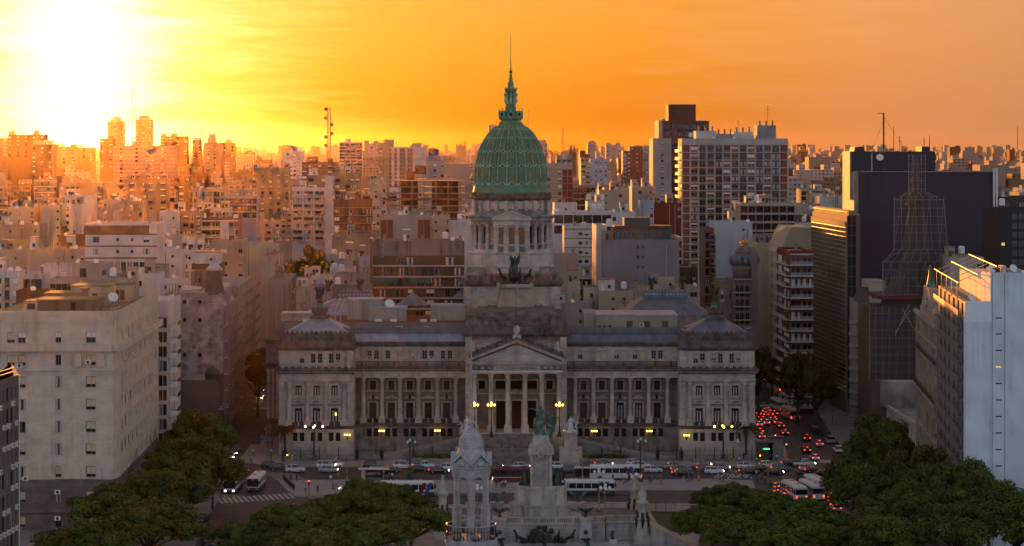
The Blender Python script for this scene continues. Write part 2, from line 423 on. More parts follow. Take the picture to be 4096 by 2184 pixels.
IRON=mat('black_iron',(.016,.016,.018),.5,var=.2,scale=3)
CURT=mat('net_curtain',(.42,.42,.42),.9,var=.15,scale=3)
SUNGLOW=mat('sunset_glow_glass',(.12,.05,.012),.4,var=.6,scale=2.0,emit=.012,ecol=(1,.36,.06))  # sunset through the drum windows, painted as orange pane colour and weak glow
def window_mesh(name,w,h,frame=.09,style='cross',glass=None,fm=None,depth=.1,blind=0.0,bm=None,curtain=False):
 """origin bottom centre, glass plane just behind y=0, facing -y"""
 mb=MB(); g=glass or DARKGL; f=fm or FRAMEW; d=depth
 mb.box(-w/2,w/2,d*.55,d,0,h,g)
 for a,b in ((-w/2,-w/2+frame),(w/2-frame,w/2)):mb.box(a,b,0,d*.5,0,h,f)
 mb.box(-w/2+frame,w/2-frame,0.002,d*.5,0,frame,f); mb.box(-w/2+frame,w/2-frame,0.002,d*.5,h-frame,h,f)
 if 'c' in style:mb.box(-frame*.4,frame*.4,.004,d*.45,frame,h-frame,f)
 if 'h' in style:mb.box(-w/2+frame,w/2-frame,.006,d*.42,h*.62,h*.62+frame*.7,f)
 if style == 'cross':
  for k in (.33,.66):mb.box(-w/2+frame,w/2-frame,.006,d*.42,h*k,h*k+frame*.5,f)
 if blind:mb.box(-w/2+frame*1.05,w/2-frame*1.05,d*.1,d*.5,h*(1-blind),h-frame*1.02,bm or BLIND)
 if curtain:
  mb.box(-w*.30,-w*.1,d*.5,d*.54,.05,h*.8,CURT); mb.box(w*.1,w*.30,d*.5,d*.54,.05,h*.8,CURT)
 return mb.mesh(name)
def column_mesh(name,h,r,m,n=14,cap=.12):
 mb=MB(); mb.smooth=True
 ch=h*cap
 mb.lathe([(r*1.45,0),(r*1.45,.18),(r*1.2,.2),(r*1.25,.34),(r*1.02,.42),(r,.5),(r*.98,h*.4),(r*.84,h-ch-.1),(r*.95,h-ch-.05),(r*.86,h-ch)],n,m)
 mb.lathe([(r*.86,h-ch),(r*1.0,h-ch*.75),(r*1.22,h-ch*.62),(r*1.0,h-ch*.55),(r*1.15,h-ch*.35),(r*1.45,h-ch*.18),(r*1.3,h-ch*.14)],8,STONE2,a0=.39)
 mb.smooth=False
 mb.box(-r*1.45,r*1.45,-r*1.45,r*1.45,h-ch*.14,h,STONE2); mb.box(-r*1.5,r*1.5,-r*1.5,r*1.5,-.05,.1,m)
 return mb.mesh(name)
def balustrade(mb,x0,x1,y,z0,z1,m,step=.32,th=.3):
 mb.box(x0,x1,y,y+th,z0,z0+.14,m); mb.box(x0,x1,y-.04,y+th+.04,z1-.16,z1,m)
 n=max(1,int((x1-x0)/step))
 for i in range(n):
  a=x0+(i+.5)*(x1-x0)/n
  if i % 9 == 4:mb.box(a-.2,a+.2,y+.01,y+th-.01,z0+.14,z1-.16,m)
  else:mb.box(a-.07,a+.07,y+.08,y+th-.08,z0+.14,z1-.16,m)
def cornice(mb,x0,x1,yf,yb,z0,z1,m,out=.6,dent=.55,dm=None,ends=(True,True)):
 """projecting moulding whose front stands OUT in front of yf, with dentils"""
 h=z1-z0; e0=out if ends[0] else 0; e1=out if ends[1] else 0
 mb.box(x0-e0*.35,x1+e1*.35,yf-out*.35,yb,z0,z0+h*.35,m)
 mb.box(x0-e0*.85,x1+e1*.85,yf-out*.85,yb,z0+h*.55,z0+h*.78,m)
 mb.box(x0-e0,x1+e1,yf-out,yb,z0+h*.78,z1,m)
 mb.box(x0-e0*.4,x1+e1*.4,yf-out*.4,yb,z0+h*.35,z0+h*.55,m)
 n=int((x1-x0+e0+e1)/dent)
 for i in range(n):
  a=x0-e0*.6+(i+.5)*(x1-x0+(e0+e1)*.6)/n
  mb.box(a-dent*.25,a+dent*.25,yf-out*.72,yf-out*.4,z0+h*.3,z0+h*.56,dm or m)
def crest(mb,x0,x1,y,z,h,m,step=1.0):
 n=max(2,int((x1-x0)/step)); mb.box(x0,x1,y,y+.35,z,z+h*.35,m)
 for i in range(n):
  a=x0+(i+.5)*(x1-x0)/n
  mb.poly([(a-.38*step,z+h*.35),(a-.3*step,z+h*.75),(a,z+h),(a+.3*step,z+h*.75),(a+.38*step,z+h*.35)],y+.05,y+.3,m)
class Site:
 """a thing in world coordinates: parts are built at their place and shifted to hang from the root"""
 def __init__(s,root):s.root=root; s.o=Vector(root.location)
 def part(s,name,mb,parent=None,**t):
  T=s.o if parent is None else s.o + Vector(parent.location)
  mb.v=[(a-T.x,b-T.y,c-T.z) for a,b,c in mb.v]
  return mb.build(name,parent or s.root,**t)
 def inst(s,name,me,loc,rot=None,scale=None,parent=None,**t):
  return put(name,me,parent or s.root,Vector(loc)-s.o,rot,scale,**t)
# ---------------------------------------------------------------- the congress palace
def congress():
 root=thing('congress_palace','grey stone domed palace with columned portico, pavilions and slate-blue roofs behind the iron fence','palace',(X(2066,560),562,0))
 S=Site(root)
 WCACHE={}
 def win(name,w,h,**k):
  key=(name,round(w,2),round(h,2),tuple(sorted((a,str(b)) for a,b in k.items())))
  if key not in WCACHE:WCACHE[key]=window_mesh(name,w,h,**k)
  return WCACHE[key]
 # ---- end pavilions
 def pavilion(x0,x1,bays,lit):
  D=562.0; fx=lambda x:X(x,D); fz=lambda y:Z(y,D)
  a,b=fx(x0),fx(x1); hs=[]; ww=[]
  for c in bays:
   for o in (-13.5,13.5):
    hs.append((fx(c+o-9.5),fx(c+o+9.5),fz(1765),fz(1730))); ww.append(('basement',hs[-1]))
    hs.append((fx(c+o-9.5),fx(c+o+9.5),fz(1453),fz(1415))); ww.append(('attic',hs[-1]))
   hs.append((fx(c-15),fx(c+15),fz(1690),fz(1632))); ww.append(('door',hs[-1]))
   hs.append((fx(c-13),fx(c+13),fz(1580),fz(1542))); ww.append(('upper',hs[-1]))
  w=MB(); w.holes(a,b,0,fz(1398),D,hs,STONE,.55)
  w.box(a,b,D+.56,D+34,0,fz(1398),STONE)
  w.box(a,a+.5,D+.002,D+.6,0,fz(1398),STONE); w.box(b-.5,b,D+.002,D+.6,0,fz(1398),STONE)
  wall=S.part('pavilion_wall',w)
  k=MB()                                        # rusticated basement courses
  for i in range(9):
   z0=.3+i*.52
   segs=[(a,b)]
   for h in hs:
    if h[2] < z0+.46 and h[3] > z0:
     segs=[q for s_,e_ in segs for q in ((s_,min(e_,h[0]-.1)),(max(s_,h[1]+.1),e_)) if q[1]-q[0] > .05]
   for s_,e_ in segs:
    if z0+.46 < fz(1722):k.box(s_-.001,e_+.001,D-.1,D+.002,z0,z0+.46,STONE2)
  S.part('basement_course',k)
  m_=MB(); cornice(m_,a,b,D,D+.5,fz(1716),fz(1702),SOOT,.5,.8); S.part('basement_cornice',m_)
  # piers and pilasters
  for c in (x0+11,x1-11):
   q=MB(); q.box(fx(c-11),fx(c+11),D-.35,D+.002,fz(1702),fz(1536),STONE); q.box(fx(c-13),fx(c+13),D-.5,D+.002,fz(1700),fz(1682),STONE2)
   q.box(fx(c-13),fx(c+13),D-.5,D+.003,fz(1538),fz(1526),STONE2); S.part('corner_pier',q)
  sp=(bays[1]-bays[0])
  cm=column_mesh('pilaster',fz(1524)-fz(1684),.58,STONE2,10)
  for c in (bays[0]-sp*.53,bays[0]+sp*.5,bays[1]+sp*.5,bays[2]+sp*.53):
   S.inst('half_column',cm,(fx(c),D-.15,fz(1684)))
   q=MB(); q.box(fx(c)-.85,fx(c)+.85,D-.95,D+.002,fz(1702),fz(1684),STONE2); S.part('pedestal',q)
  e=MB(); e.box(a-.15,b+.15,D-.62,D+.3,fz(1523),fz(1514),STONE2); e.box(a-.05,b+.05,D-.5,D+.3,fz(1513.8),fz(1495),STONE)
  cornice(e,a,b,D-.45,D+.6,fz(1495),fz(1476),SOOT,.95,.6,STONE2); S.part('entablature',e)
  for c in bays+[bays[0]-sp*.9,bays[2]+sp*.9]:
   q=MB(); q.smooth=True; q.T=Matrix.Translation((fx(c),D-.55,fz(1504))) @ Matrix.Rotation(R(90),4,'X')
   q.lathe([(.42,-.12),(.42,.02),(.3,.1),(.12,.14)],12,STONE2); S.part('frieze_roundel',q)
  q=MB(); crest(q,a-.6,b+.6,D-1.2,fz(1476),.75,SOOT,1.5); S.part('cornice_crest',q)
  # attic
  for c in (x0+14,x1-14):
   at=MB(); at.poly([(fx(c-13),fz(1476)),(fx(c+13),fz(1476)),(fx(c+11),fz(1402)),(fx(c-11),fz(1402))],D-.4,D+.002,STONE); S.part('attic_pier',at)
  for c in (bays[0]+sp*.5,bays[1]+sp*.5):
   q=MB(); q.box(fx(c-8),fx(c+8),D-.28,D+.002,fz(1474),fz(1405),STONE2); S.part('attic_pilaster',q)
  for c in bays:
   q=MB(); q.box(fx(c-27),fx(c+27),D-.3,D+.002,fz(1461),fz(1456),STONE2); q.box(fx(c-27),fx(c+27),D-.25,D+.002,fz(1412),fz(1408),STONE2)
   for o in (-1.5,-26,23.5):q.box(fx(c+o),fx(c+o+3),D-.2,D+.003,fz(1456),fz(1412),STONE2)
   S.part('attic_window_surround',q)
  q=MB(); cornice(q,a,b,D,D+.6,fz(1402),fz(1388),SOOT,.9,.55); S.part('attic_cornice',q)
  q=MB(); q.box(a-.1,b+.1,D-.2,D+20,fz(1388),fz(1362),SOOT,.3,.25); q.box(a+.35,b-.35,D+.2,D+19,fz(1362),fz(1341),SOOT,.05,.05)
  for i in range(9):
   xx=a+(i+.5)*(b-a)/9; q.ball((xx,D-.05,fz(1350)),.5,SOOT,8,5,1.0,1.2,.5)
  for xx in (a+1.6,b-1.6):q.box(xx-1.1,xx+1.1,D-.35,D+.6,fz(1388),fz(1340),SOOT,.2,.1)
  S.part('parapet',q)
  q=MB(); crest(q,a+.3,b-.3,D+.1,fz(1341),1.0,SOOT,1.1); S.part('parapet_crest',q)
  # pyramid roof of seamed zinc panels
  z0,z1=fz(1334),fz(1281); ya,yb=D+1.2,D+17; cx_=(a+b)/2+fx(2048+2); tw=fx(2048+31)
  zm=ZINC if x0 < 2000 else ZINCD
  r=MB(); r.add([(a+1.4,ya,z0),(b-1.4,ya,z0),(b-1.4,yb,z0),(a+1.4,yb,z0),(cx_-tw,ya+6.2,z1),(cx_+tw,ya+6.2,z1),(cx_+tw,yb-6.2,z1),(cx_-tw,yb-6.2,z1)],
      [(0,1,5,4),(1,2,6,5),(2,3,7,6),(3,0,4,7),(4,5,6,7)],zm)
  roof=S.part('pavilion_roof',r)
  N=15
  for i in range(N+1):
   t=i/N; bx=a+1.4+t*(b-a-2.8); ty=min(1.0,1.0 if abs(bx-cx_) < tw else ((b-1.4-cx_) - abs(bx-cx_))/max(.1,(b-1.4-cx_)-tw))
   if ty < .05:continue
   q=MB(); q.tube([(bx,ya-.02,z0+.03),(bx,ya+6.2*ty-.02,z0+(z1-z0)*ty+.03)],.07,zm,4); S.part('roof_seam',q,roof)
  q=MB(); tz0,tz1=fz(1281),fz(1243); yc=(ya+yb)/2
  q.box(cx_-tw-.4,cx_+tw+.4,yc-2.5,yc+2.5,tz0-.1,tz0+.5,SOOT); q.box(cx_-tw*.8,cx_+tw*.8,yc-1.9,yc+1.9,tz0+.5,tz0+1.2,SOOT,.2,.2)
  q.box(cx_-tw*.95,cx_+tw*.95,yc-2.1,yc+2.1,tz0+1.2,tz1,SOOT,-.15,-.15); crest(q,cx_-tw-.1,cx_+tw+.1,yc-2.3,tz1-.2,.6,SOOT,.6)
  S.part('roof_crown',q)
  q=MB(); q.smooth=True; q.lathe([(1.0,tz1),(1.05,tz1+.3),(.7,tz1+.5),(.8,tz1+1.0),(.95,tz1+1.15)],12,COPPER,cx_,yc); S.part('copper_pedestal',q)
  # windows and doors
  for kind,h in ww:
   wx,wz,bw,bh=(h[0]+h[1])/2,h[2],h[1]-h[0],h[3]-h[2]
   if kind == 'door':
    o=S.inst('french_window',win('french_window',bw,bh,style='ch',fm=DOORW,frame=.16,curtain=True),(wx,D+.42,wz))
    if lit and lit[0] == bays.index(min(bays,key=lambda c:abs(fx(c)-wx))):
     g=MB(); g.box(wx+.1,wx+.4,D+.4,D+.41,wz+1.6,wz+2.2,LAMPY); S.part('lit_pane',g,None)
    q=MB(); c=wx; u=.36                # surround with pediment
    q.box(c-bw/2-.45,c-bw/2,D-.18,D+.1,wz,wz+bh+.35,STONE2); q.box(c+bw/2,c+bw/2+.45,D-.18,D+.1,wz,wz+bh+.35,STONE2); q.box(c-bw/2,c+bw/2,D-.18,D+.1,wz+bh,wz+bh+.35,STONE2)
    q.box(c-1.5,c+1.5,D-.3,D+.002,wz+bh+.6,wz+bh+1.0,GRIME)
    q.box(c-1.75,c+1.75,D-.55,D+.002,wz+bh+1.0,wz+bh+1.18,STONE2)
    q.poly([(c-1.75,wz+bh+1.18),(c+1.75,wz+bh+1.18),(c,wz+bh+2.0)],D-.5,D+.002,STONE2); q.poly([(c-1.2,wz+bh+1.26),(c+1.2,wz+bh+1.26),(c,wz+bh+1.8)],D-.52,D-.49,GRIME)
    S.part('window_pediment',q,o)
    q=MB(); balustrade(q,fx(2048)-0+c-fx(2048)-1.45,c+1.45,D-.75,fz(1700),fz(1688),IRON,.25,.1); q.box(c-.12,c+.12,D-.8,D-.6,fz(1702),fz(1686),STONE2); S.part('balcony_rail',q)
   elif kind == 'upper':
    o=S.inst('window',win('window',bw,bh,style='c',fm=DOORW,frame=.13,curtain=True),(wx,D+.42,wz))
    q=MB(); q.box(wx-bw/2-.32,wx-bw/2,D-.14,D+.1,wz-.3,wz+bh+.3,STONE2); q.box(wx+bw/2,wx+bw/2+.32,D-.14,D+.1,wz-.3,wz+bh+.3,STONE2)
    q.box(wx-bw/2,wx+bw/2,D-.14,D+.1,wz+bh,wz+bh+.3,STONE2); q.box(wx-1.7,wx+1.7,D-.3,D+.002,wz-.75,wz-.4,STONE2); S.part('window_surround',q,o)
   elif kind == 'attic':
    bl=rnd.choice((0,0,.96,.5)); o=S.inst('attic_window',win('attic_window',bw,bh,style='cross',frame=.07,blind=bl),(wx,D+.4,wz))
    if rnd.random() < .3:q=MB(); q.box(wx-.42,wx+.42,D-.1,D+.39,wz+.12,wz+.62,ACW); q.box(wx-.3,wx+.3,D-.11,D-.1,wz+.2,wz+.54,IRON); S.part('air_conditioner',q,o)
   else:
    S.inst('basement_window',win('basement_window',bw,bh,style='cross',fm=IRON,frame=.07),(wx,D+.42,wz))
  return cx_,yc,tz1+1.15
 LEFT=pavilion(1116,1414,[1194,1266,1338],(2,))
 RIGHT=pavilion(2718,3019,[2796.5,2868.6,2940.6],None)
 # ---- colonnaded wings
 def wing(x0,x1,bays,cols,zm,drapes):
  D=569.0; Dw=572.2; fx=lambda x:X(x,D); fz=lambda y:Z(y,D); gx=lambda x:X(x,Dw)
  a,b=fx(x0),fx(x1); hs=[]; ww=[]
  for c in bays:
   hs.append((gx(c-14.5),gx(c+14.5),Z(1674,Dw),Z(1610,Dw))); ww.append(('door',hs[-1]))
   hs.append((gx(c-12),gx(c+12),Z(1558,Dw),Z(1522,Dw))); ww.append(('upper',hs[-1]))
  zt=fz(1510)
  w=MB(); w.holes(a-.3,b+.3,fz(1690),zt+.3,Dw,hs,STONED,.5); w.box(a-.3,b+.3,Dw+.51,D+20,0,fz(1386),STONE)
  S.part('wing_wall',w)
  # basement with its windows
  hb=[]
  for c in bays:
   for o in (-14,14):hb.append((fx(c+o-10),fx(c+o+10),fz(1745),fz(1712)))
  w=MB(); w.holes(a,b,0,fz(1704),D-.6,hb,GRIME,.4); w.box(a,b,D-.15,Dw+.5,0,fz(1690.5),GRIME)
  S.part('wing_basement',w)
  for h in hb:S.inst('basement_window',win('basement_window',h[1]-h[0],h[3]-h[2],style='cross',fm=IRON,frame=.07),((h[0]+h[1])/2,D-.3,h[2]))
  q=MB(); cornice(q,a,b,D-.6,D-.1,fz(1705),fz(1692),SOOT,.45,.8,ends=(False,False)); S.part('basement_cornice',q)
  cm=column_mesh('column',zt-fz(1668),.50,STONE2,14)
  for c in cols:
   S.inst('column',cm,(fx(c),D+.1,fz(1668)))
   q=MB(); q.box(fx(c)-.8,fx(c)+.8,D-.7,D+.9,fz(1691),fz(1668),STONE2,.06,.06); S.part('column_pedestal',q)
  for i in range(len(cols)-1):
   l0,l1=fx(cols[i])+.85,fx(cols[i+1])-.85; c=(l0+l1)/2
   q=MB(); balustrade(q,l0,l1,D-.4,fz(1690),fz(1676),IRON,.22,.1); q.box(c-.14,c+.14,D-.5,D-.2,fz(1690),fz(1673),STONE2); S.part('balcony_rail',q)
  for kind,h in ww:
   wx,wz,bw,bh=(h[0]+h[1])/2,h[2],h[1]-h[0],h[3]-h[2]
   if kind == 'door':
    o=S.inst('loggia_door',win('loggia_door',bw,bh,style='ch',fm=DOORW,frame=.22,glass=DOORW if rnd.random() < .5 else DARKGL,curtain=rnd.random() < .4),(wx,Dw+.35,wz))
    q=MB(); q.box(wx-bw/2-.4,wx-bw/2,Dw-.2,Dw+.1,wz,wz+bh+.3,STONE2); q.box(wx+bw/2,wx+bw/2+.4,Dw-.2,Dw+.1,wz,wz+bh+.3,STONE2); q.box(wx-bw/2,wx+bw/2,Dw-.2,Dw+.1,wz+bh,wz+bh+.3,STONE2)
    q.box(wx-1.6,wx+1.6,Dw-.5,Dw+.002,wz+bh+.95,wz+bh+1.12,STONE2); q.poly([(wx-1.6,wz+bh+1.12),(wx+1.6,wz+bh+1.12),(wx,wz+bh+1.85)],Dw-.45,Dw+.002,STONE2)
    S.part('door_pediment',q,o)
   else:
    o=S.inst('window',win('window',bw,bh,style='c',fm=DOORW,frame=.12),(wx,Dw+.35,wz))
    q=MB(); q.box(wx-bw/2-.3,wx-bw/2,Dw-.14,Dw+.1,wz-.2,wz+bh+.3,STONE2); q.box(wx+bw/2,wx+bw/2+.3,Dw-.14,Dw+.1,wz-.2,wz+bh+.3,STONE2); q.box(wx-bw/2,wx+bw/2,Dw-.14,Dw+.1,wz+bh,wz+bh+.3,STONE2); q.box(wx-1.5,wx+1.5,Dw-.25,Dw+.002,wz-.5,wz-.2,STONE2)
    S.part('window_surround',q,o)
  for c in bays[::2]:                                 # hanging lanterns of the loggia
   q=MB(); zz=fz(1592); q.tube([(fx(c),D+1.2,zt),(fx(c),D+1.2,zz+.9)],.03,IRON,4); q.lathe([(.1,zz+.9),(.35,zz+.6),(.28,zz-.2),(.08,zz-.45)],6,IRON,fx(c),D+1.2); S.part('hanging_lantern',q)
  e=MB(); e.box(a,b,D-.6,Dw+.5,fz(1510),fz(1502),STONE2); e.box(a,b,D-.5,Dw+.4,fz(1501.9),fz(1484),STONE); cornice(e,a,b,D-.45,D+1,fz(1484),fz(1467),SOOT,.85,.6,STONE2,(False,False))
  S.part('entablature',e)
  for c in cols:
   q=MB(); q.smooth=True; q.T=Matrix.Translation((fx(c),D-.52,fz(1493))) @ Matrix.Rotation(R(90),4,'X'); q.lathe([(.45,-.1),(.45,.03),(.3,.1),(.1,.15)],12,STONE2); S.part('frieze_roundel',q)
  q=MB(); Da=D+2.0; balustrade(q,a,b,D+.2,fz(1467),fz(1446),SOOT,.42,.4); S.part('balustrade',q)
  ha=[(X(c+o-9.5,Da),X(c+o+9.5,Da),Z(1436,Da),Z(1402,Da)) for c in bays for o in (-14,14)]
  w=MB(); w.holes(a,b,fz(1470),Z(1386,Da),Da,ha,STONE,.45); S.part('attic_wall',w)
  for h in ha:
   bl=rnd.choice((0,0,.97,.97,.5)) if zm is ZINCD else rnd.choice((0,0,0,.97))
   o=S.inst('attic_window',win('attic_window',h[1]-h[0],h[3]-h[2],style='cross',frame=.07,blind=bl),((h[0]+h[1])/2,Da+.3,h[2]))
   if zm is ZINC and rnd.random() < .4:q=MB(); xx=(h[0]+h[1])/2; q.box(xx-.4,xx+.4,Da-.12,Da+.29,h[2]+.1,h[2]+.6,ACW); q.box(xx-.28,xx+.28,Da-.13,Da-.12,h[2]+.18,h[2]+.52,IRON); S.part('air_conditioner',q,o)
  for c in bays:
   q=MB(); q.box(X(c-27,Da),X(c+27,Da),Da-.25,Da+.002,Z(1400,Da),Z(1396,Da),STONE2)
   for o in (-27,-2,24):q.box(X(c+o,Da),X(c+o+4,Da),Da-.2,Da+.002,Z(1445,Da),Z(1400,Da),STONE2)
   S.part('attic_window_surround',q)
  for c in cols:q=MB(); q.box(X(c-7,Da),X(c+7,Da),Da-.3,Da+.002,fz(1468),Z(1392,Da),STONE); S.part('attic_pilaster',q)
  q=MB(); cornice(q,a,b,Da,Da+1,Z(1386,Da),Z(1367,Da),SOOT,.8,.55,None,(False,False)); S.part('attic_cornice',q)
  # mansard of narrow seamed panels
  z0,z1=Z(1367,Da),Z(1334,Da); n=int((b-a)/1.02); roof=None
  r=MB(); r.add([(a,Da+.4,z0),(b,Da+.4,z0),(b,Da+2.0,z1),(a,Da+2.0,z1),(a,Da+14,z1),(b,Da+14,z1)],[(0,1,2,3),(3,2,5,4)],zm)
  roof=S.part('mansard_roof',r)
  pm=MB(); pw=(b-a)/n; pm.add([(-pw*.46,-.03,0),(pw*.46,-.03,0),(pw*.46,1.57,z1-z0),(-pw*.46,1.57,z1-z0)],[(0,1,2,3)],zm)
  pm.tube([(pw*.5,-.04,0),(pw*.5,1.55,z1-z0)],.05,zm,4); pm=pm.mesh('roof_panel')
  for i in range(n):S.inst('roof_panel',pm,(a+(i+.5)*pw,Da+.37,z0+.02),parent=roof)
  q=MB(); q.box(a,b,Da+1.6,Da+3.2,z1-.05,z1+.45,ZINCD); q.box(a,b,Da+1.9,Da+3.0,z1+.45,z1+.8,ZINCD); crest(q,a,b,Da+1.8,z1+.8,.75,ZINCD,.62); S.part('ridge_frieze',q)
 wing(1414,1860,[1491.6,1565.2,1638.9,1712.6,1786.2],[1454,1528,1600,1674.5,1749.4,1822.6],ZINC,True)
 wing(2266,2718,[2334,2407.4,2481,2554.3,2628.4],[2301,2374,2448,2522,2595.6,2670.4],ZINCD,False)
 # ---- flank porches seen past the left corner, and the long roofs behind
 q=MB(); q.box(X(1068,600),X(1130,600),598,640,0,Z(1360,600),GRIME)
 for y0,y1,o in ((1470,1452,1.0),(1372,1356,.8),(1690,1672,.6)):cornice(q,X(1068,600),X(1135,600),598,640,Z(y0,600),Z(y1,600),SOOT,o,.6)
 for x in (1074,1092,1110):q.box(X(x-5,598),X(x+5,598),597.5,598.1,Z(1672,598),Z(1475,598),STONE2)
 S.part('flank_porch',q)
 # ---- central block behind the portico
 D=564.0; fx=lambda x:X(x,D); fz=lambda y:Z(y,D)
 w=MB(); w.box(fx(1862),fx(2266),D+3.2,D+30,0,fz(1334),STONE)
 w.box(fx(1862),fx(1888),D-1.5,D+3.3,fz(1740),fz(1334),STONE); w.box(fx(2240),fx(2266),D-1.5,D+3.3,fz(1740),fz(1334),STONE)
 w.box(fx(1888)+.002,fx(2240)-.002,D+.6,D+3.25,fz(1490),fz(1333),STONE)
 S.part('central_block',w)
 q=MB(); cornice(q,fx(1862),fx(2266),D-1.5,D+30,fz(1344),fz(1330),SOOT,.9,.6); S.part('central_cornice',q)
 q=MB(); a,b=fx(1866),fx(2262)
 q.box(a,b,D-1.4,D+28,fz(1330),fz(1305),SOOT,.2,.3); q.box(a+.5,b-.5,D-.6,D+27,fz(1305),fz(1278),SOOT,.5,.5)
 q.box(a+.3,b-.3,D-.4,D+27,fz(1278),fz(1268),SOOT); q.box(a+1.6,b-1.6,D+1.5,D+26,fz(1268),fz(1252),SOOT,.8,.8)
 for i in range(11):xx=a+2+(i+.5)*(b-a-4)/11; q.box(xx-.7,xx+.7,D-.75,D+.3,fz(1302),fz(1281),SOOT,.1,.1)
 for xx in (fx(1895),fx(2235)):q.box(xx-2.2,xx+2.2,D-1.0,D+3,fz(1305),fz(1262),SOOT,.7,.4)
 S.part('stepped_parapet',q)
 # portico
 P=560.0; px=lambda x:X(x,P); pz=lambda y:Z(y,P)
 cols=[1897.7,1964,2031.6,2099.8,2167.4,2236]
 cm=column_mesh('portico_column',pz(1493)-pz(1703),.60,STONE2,18,.10)
 for i,c in enumerate(cols):
  S.inst('portico_column',cm,(px(c),P,pz(1703)))
  if i in (2,3):
   q=MB(); q.box(px(c)-.92,px(c)+.92,P-.95,P+.95,pz(1728)-.05,pz(1703),STONE2,.04,.04); S.part('column_pedestal',q)
  else:
   q=MB(); q.box(px(c)-.92,px(c)+.92,P-.95,P+.95,pz(1728)-.05,pz(1703),STONE2); S.part('column_pedestal',q)
 q=MB(); q.box(px(1886),px(2248),P-1.0,D+3.3,pz(1493),pz(1486),STONE2); q.box(px(1884),px(2250),P-1.1,D+3.3,pz(1485.9),pz(1481),MARBLE)
 q.box(px(1886),px(2248),P-.9,D+3.2,pz(1480.9),pz(1460),GRIME); cornice(q,px(1884),px(2250),P-.9,D+3,pz(1460),pz(1445),STONE2,1.0,.5)
 S.part('portico_entablature',q)
 q=MB(); q.box(px(1975),px(2160),P-1.0,P-.89,pz(1478),pz(1461),STONE2); plate=S.part('name_plate',q)
 cu=bpy.data.curves.new('inscription','FONT'); cu.body='\u00b7CONGRESO\u00b7NACIONAL\u00b7'; cu.size=.86; cu.align_x='CENTER'; cu.extrude=.02
 cu.materials.append(mat('dark_letter',(.035,.03,.028),.8,var=0)); put('inscription',text_mesh(cu),plate,Vector((px(2067),P-1.03,pz(1475.5)))-S.o,(R(90),0,0))
 for x in (1930,1905,1955,2182,2206,2230):
  g=MB(); g.smooth=True; g.ball((px(x),P-.9,pz(1469)),.42,STONE2,8,5,.9,1.1,.4); S.part('frieze_rosette',g)
 q=MB(); pts=[(px(1880),pz(1445)),(px(2254),pz(1445)),(px(2067),pz(1370))]
 q.poly([(px(1896),pz(1444)),(px(2238),pz(1444)),(px(2067),pz(1376))],P-.5,D+.7,STONE)
 S.part('pediment',q)
 q=MB()
 for s in (-1,1):
  x0_,x1_=px(2067),px(2067+s*190); zA,zB=pz(1366),pz(1441)
  for t0,o,m_ in ((0.0,1.3,STONE2),(.55,1.6,SOOT)):
   q.poly([(x0_,zA+t0),(x1_,zB+t0),(x1_,zB+t0+.55),(x0_,zA+t0+.6)],P-o,D+1,m_)
  for i in range(16):
   t=(i+.5)/16; xx=x0_+(x1_-x0_)*t; zz=zA+(zB-zA)*t; q.box(xx-.17,xx+.17,P-1.1,P-.6,zz-.28,zz+.02,STONE2)
  for i in range(9):
   t=(i+.7)/9.4; xx=x0_+(x1_-x0_)*t; zz=zA+(zB-zA)*t+1.1; q.ball((xx,P-.4,zz+.25),.55,SOOT,7,5,.9,1.1,.9)
 S.part('raking_cornice',q)
 q=MB(); c=px(2067)
 q.box(c-1.0,c+1.0,P-1.4,P+.6,pz(1366),pz(1338),STONE2,.1,.1); q.smooth=True; q.ball((c,P-.5,pz(1320)),.9,STONE2,10,6,1.25,.85,.5); q.ball((c,P-1.3,pz(1352)),.35,SOOT,8,5,1.2)
 S.part('acroterion',q)
 for s,x in ((-1,1893),(1,2232)):
  g=robed('group',STONE2,1.2,.8,3.4,attend=1); g.T=None; T=Matrix.Translation((px(x),P+.3,pz(1420)))
  g.v=[tuple(T @ Vector(v)) for v in g.v]; S.part('pediment_figure',g)
 # portico back wall: three tall doorways, five upper openings
 Dw=D+2.4; gx=lambda x:X(x,Dw); gz=lambda y:Z(y,Dw); hs=[]
 for c,wd in ((2003.5,19),(2066,19),(2126,19)):hs.append((gx(c-wd),gx(c+wd),gz(1722),gz(1603)))
 for c,wd in ((1928,13),(2002,20),(2065,23),(2128,20),(2198,13)):hs.append((gx(c-wd),gx(c+wd),gz(1556),gz(1522)))
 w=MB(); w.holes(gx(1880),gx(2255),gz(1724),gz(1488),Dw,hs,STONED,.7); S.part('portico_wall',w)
 for h in hs:
  q=MB(); q.box(h[0],h[1],Dw+.6,Dw+.7,h[2],h[3],VOID)
  if h[3]-h[2] > 4:
   o=S.part('doorway',q); g=MB()
   for i in range(6):g.box(h[0]+.05+i*(h[1]-h[0]-.1)/6,h[0]+.05+(i+.12)*(h[1]-h[0]-.1)/6,Dw+.5,Dw+.6,h[2],h[3],DOORW)
   S.part('door_leaf',g,o)
  else:S.part('upper_opening',q)
  g=MB(); f=.35
  g.box(h[0]-f,h[0],Dw-.15,Dw+.1,h[2],h[3]+f,STONE2); g.box(h[1],h[1]+f,Dw-.15,Dw+.1,h[2],h[3]+f,STONE2); g.box(h[0],h[1],Dw-.15,Dw+.1,h[3],h[3]+f,STONE2); S.part('opening_surround',g)
 q=MB(); q.box(gx(1880),gx(2255),Dw-.3,Dw+.002,gz(1590),gz(1575),GRIME); q.box(gx(1880),gx(2255),Dw-.45,Dw+.003,gz(1575),gz(1571),STONE2); S.part('string_course',q)
 q=MB(); c=gx(2065); q.poly([(c-1.8,gz(1572)),(c+1.8,gz(1572)),(c,gz(1556))],Dw-.6,Dw+.004,STONE2); S.part('door_pediment',q)
 q=MB(); q.box(px(1866),px(2266),556.5,D+3,0,pz(1728),STONE2); S.part('portico_platform',q)
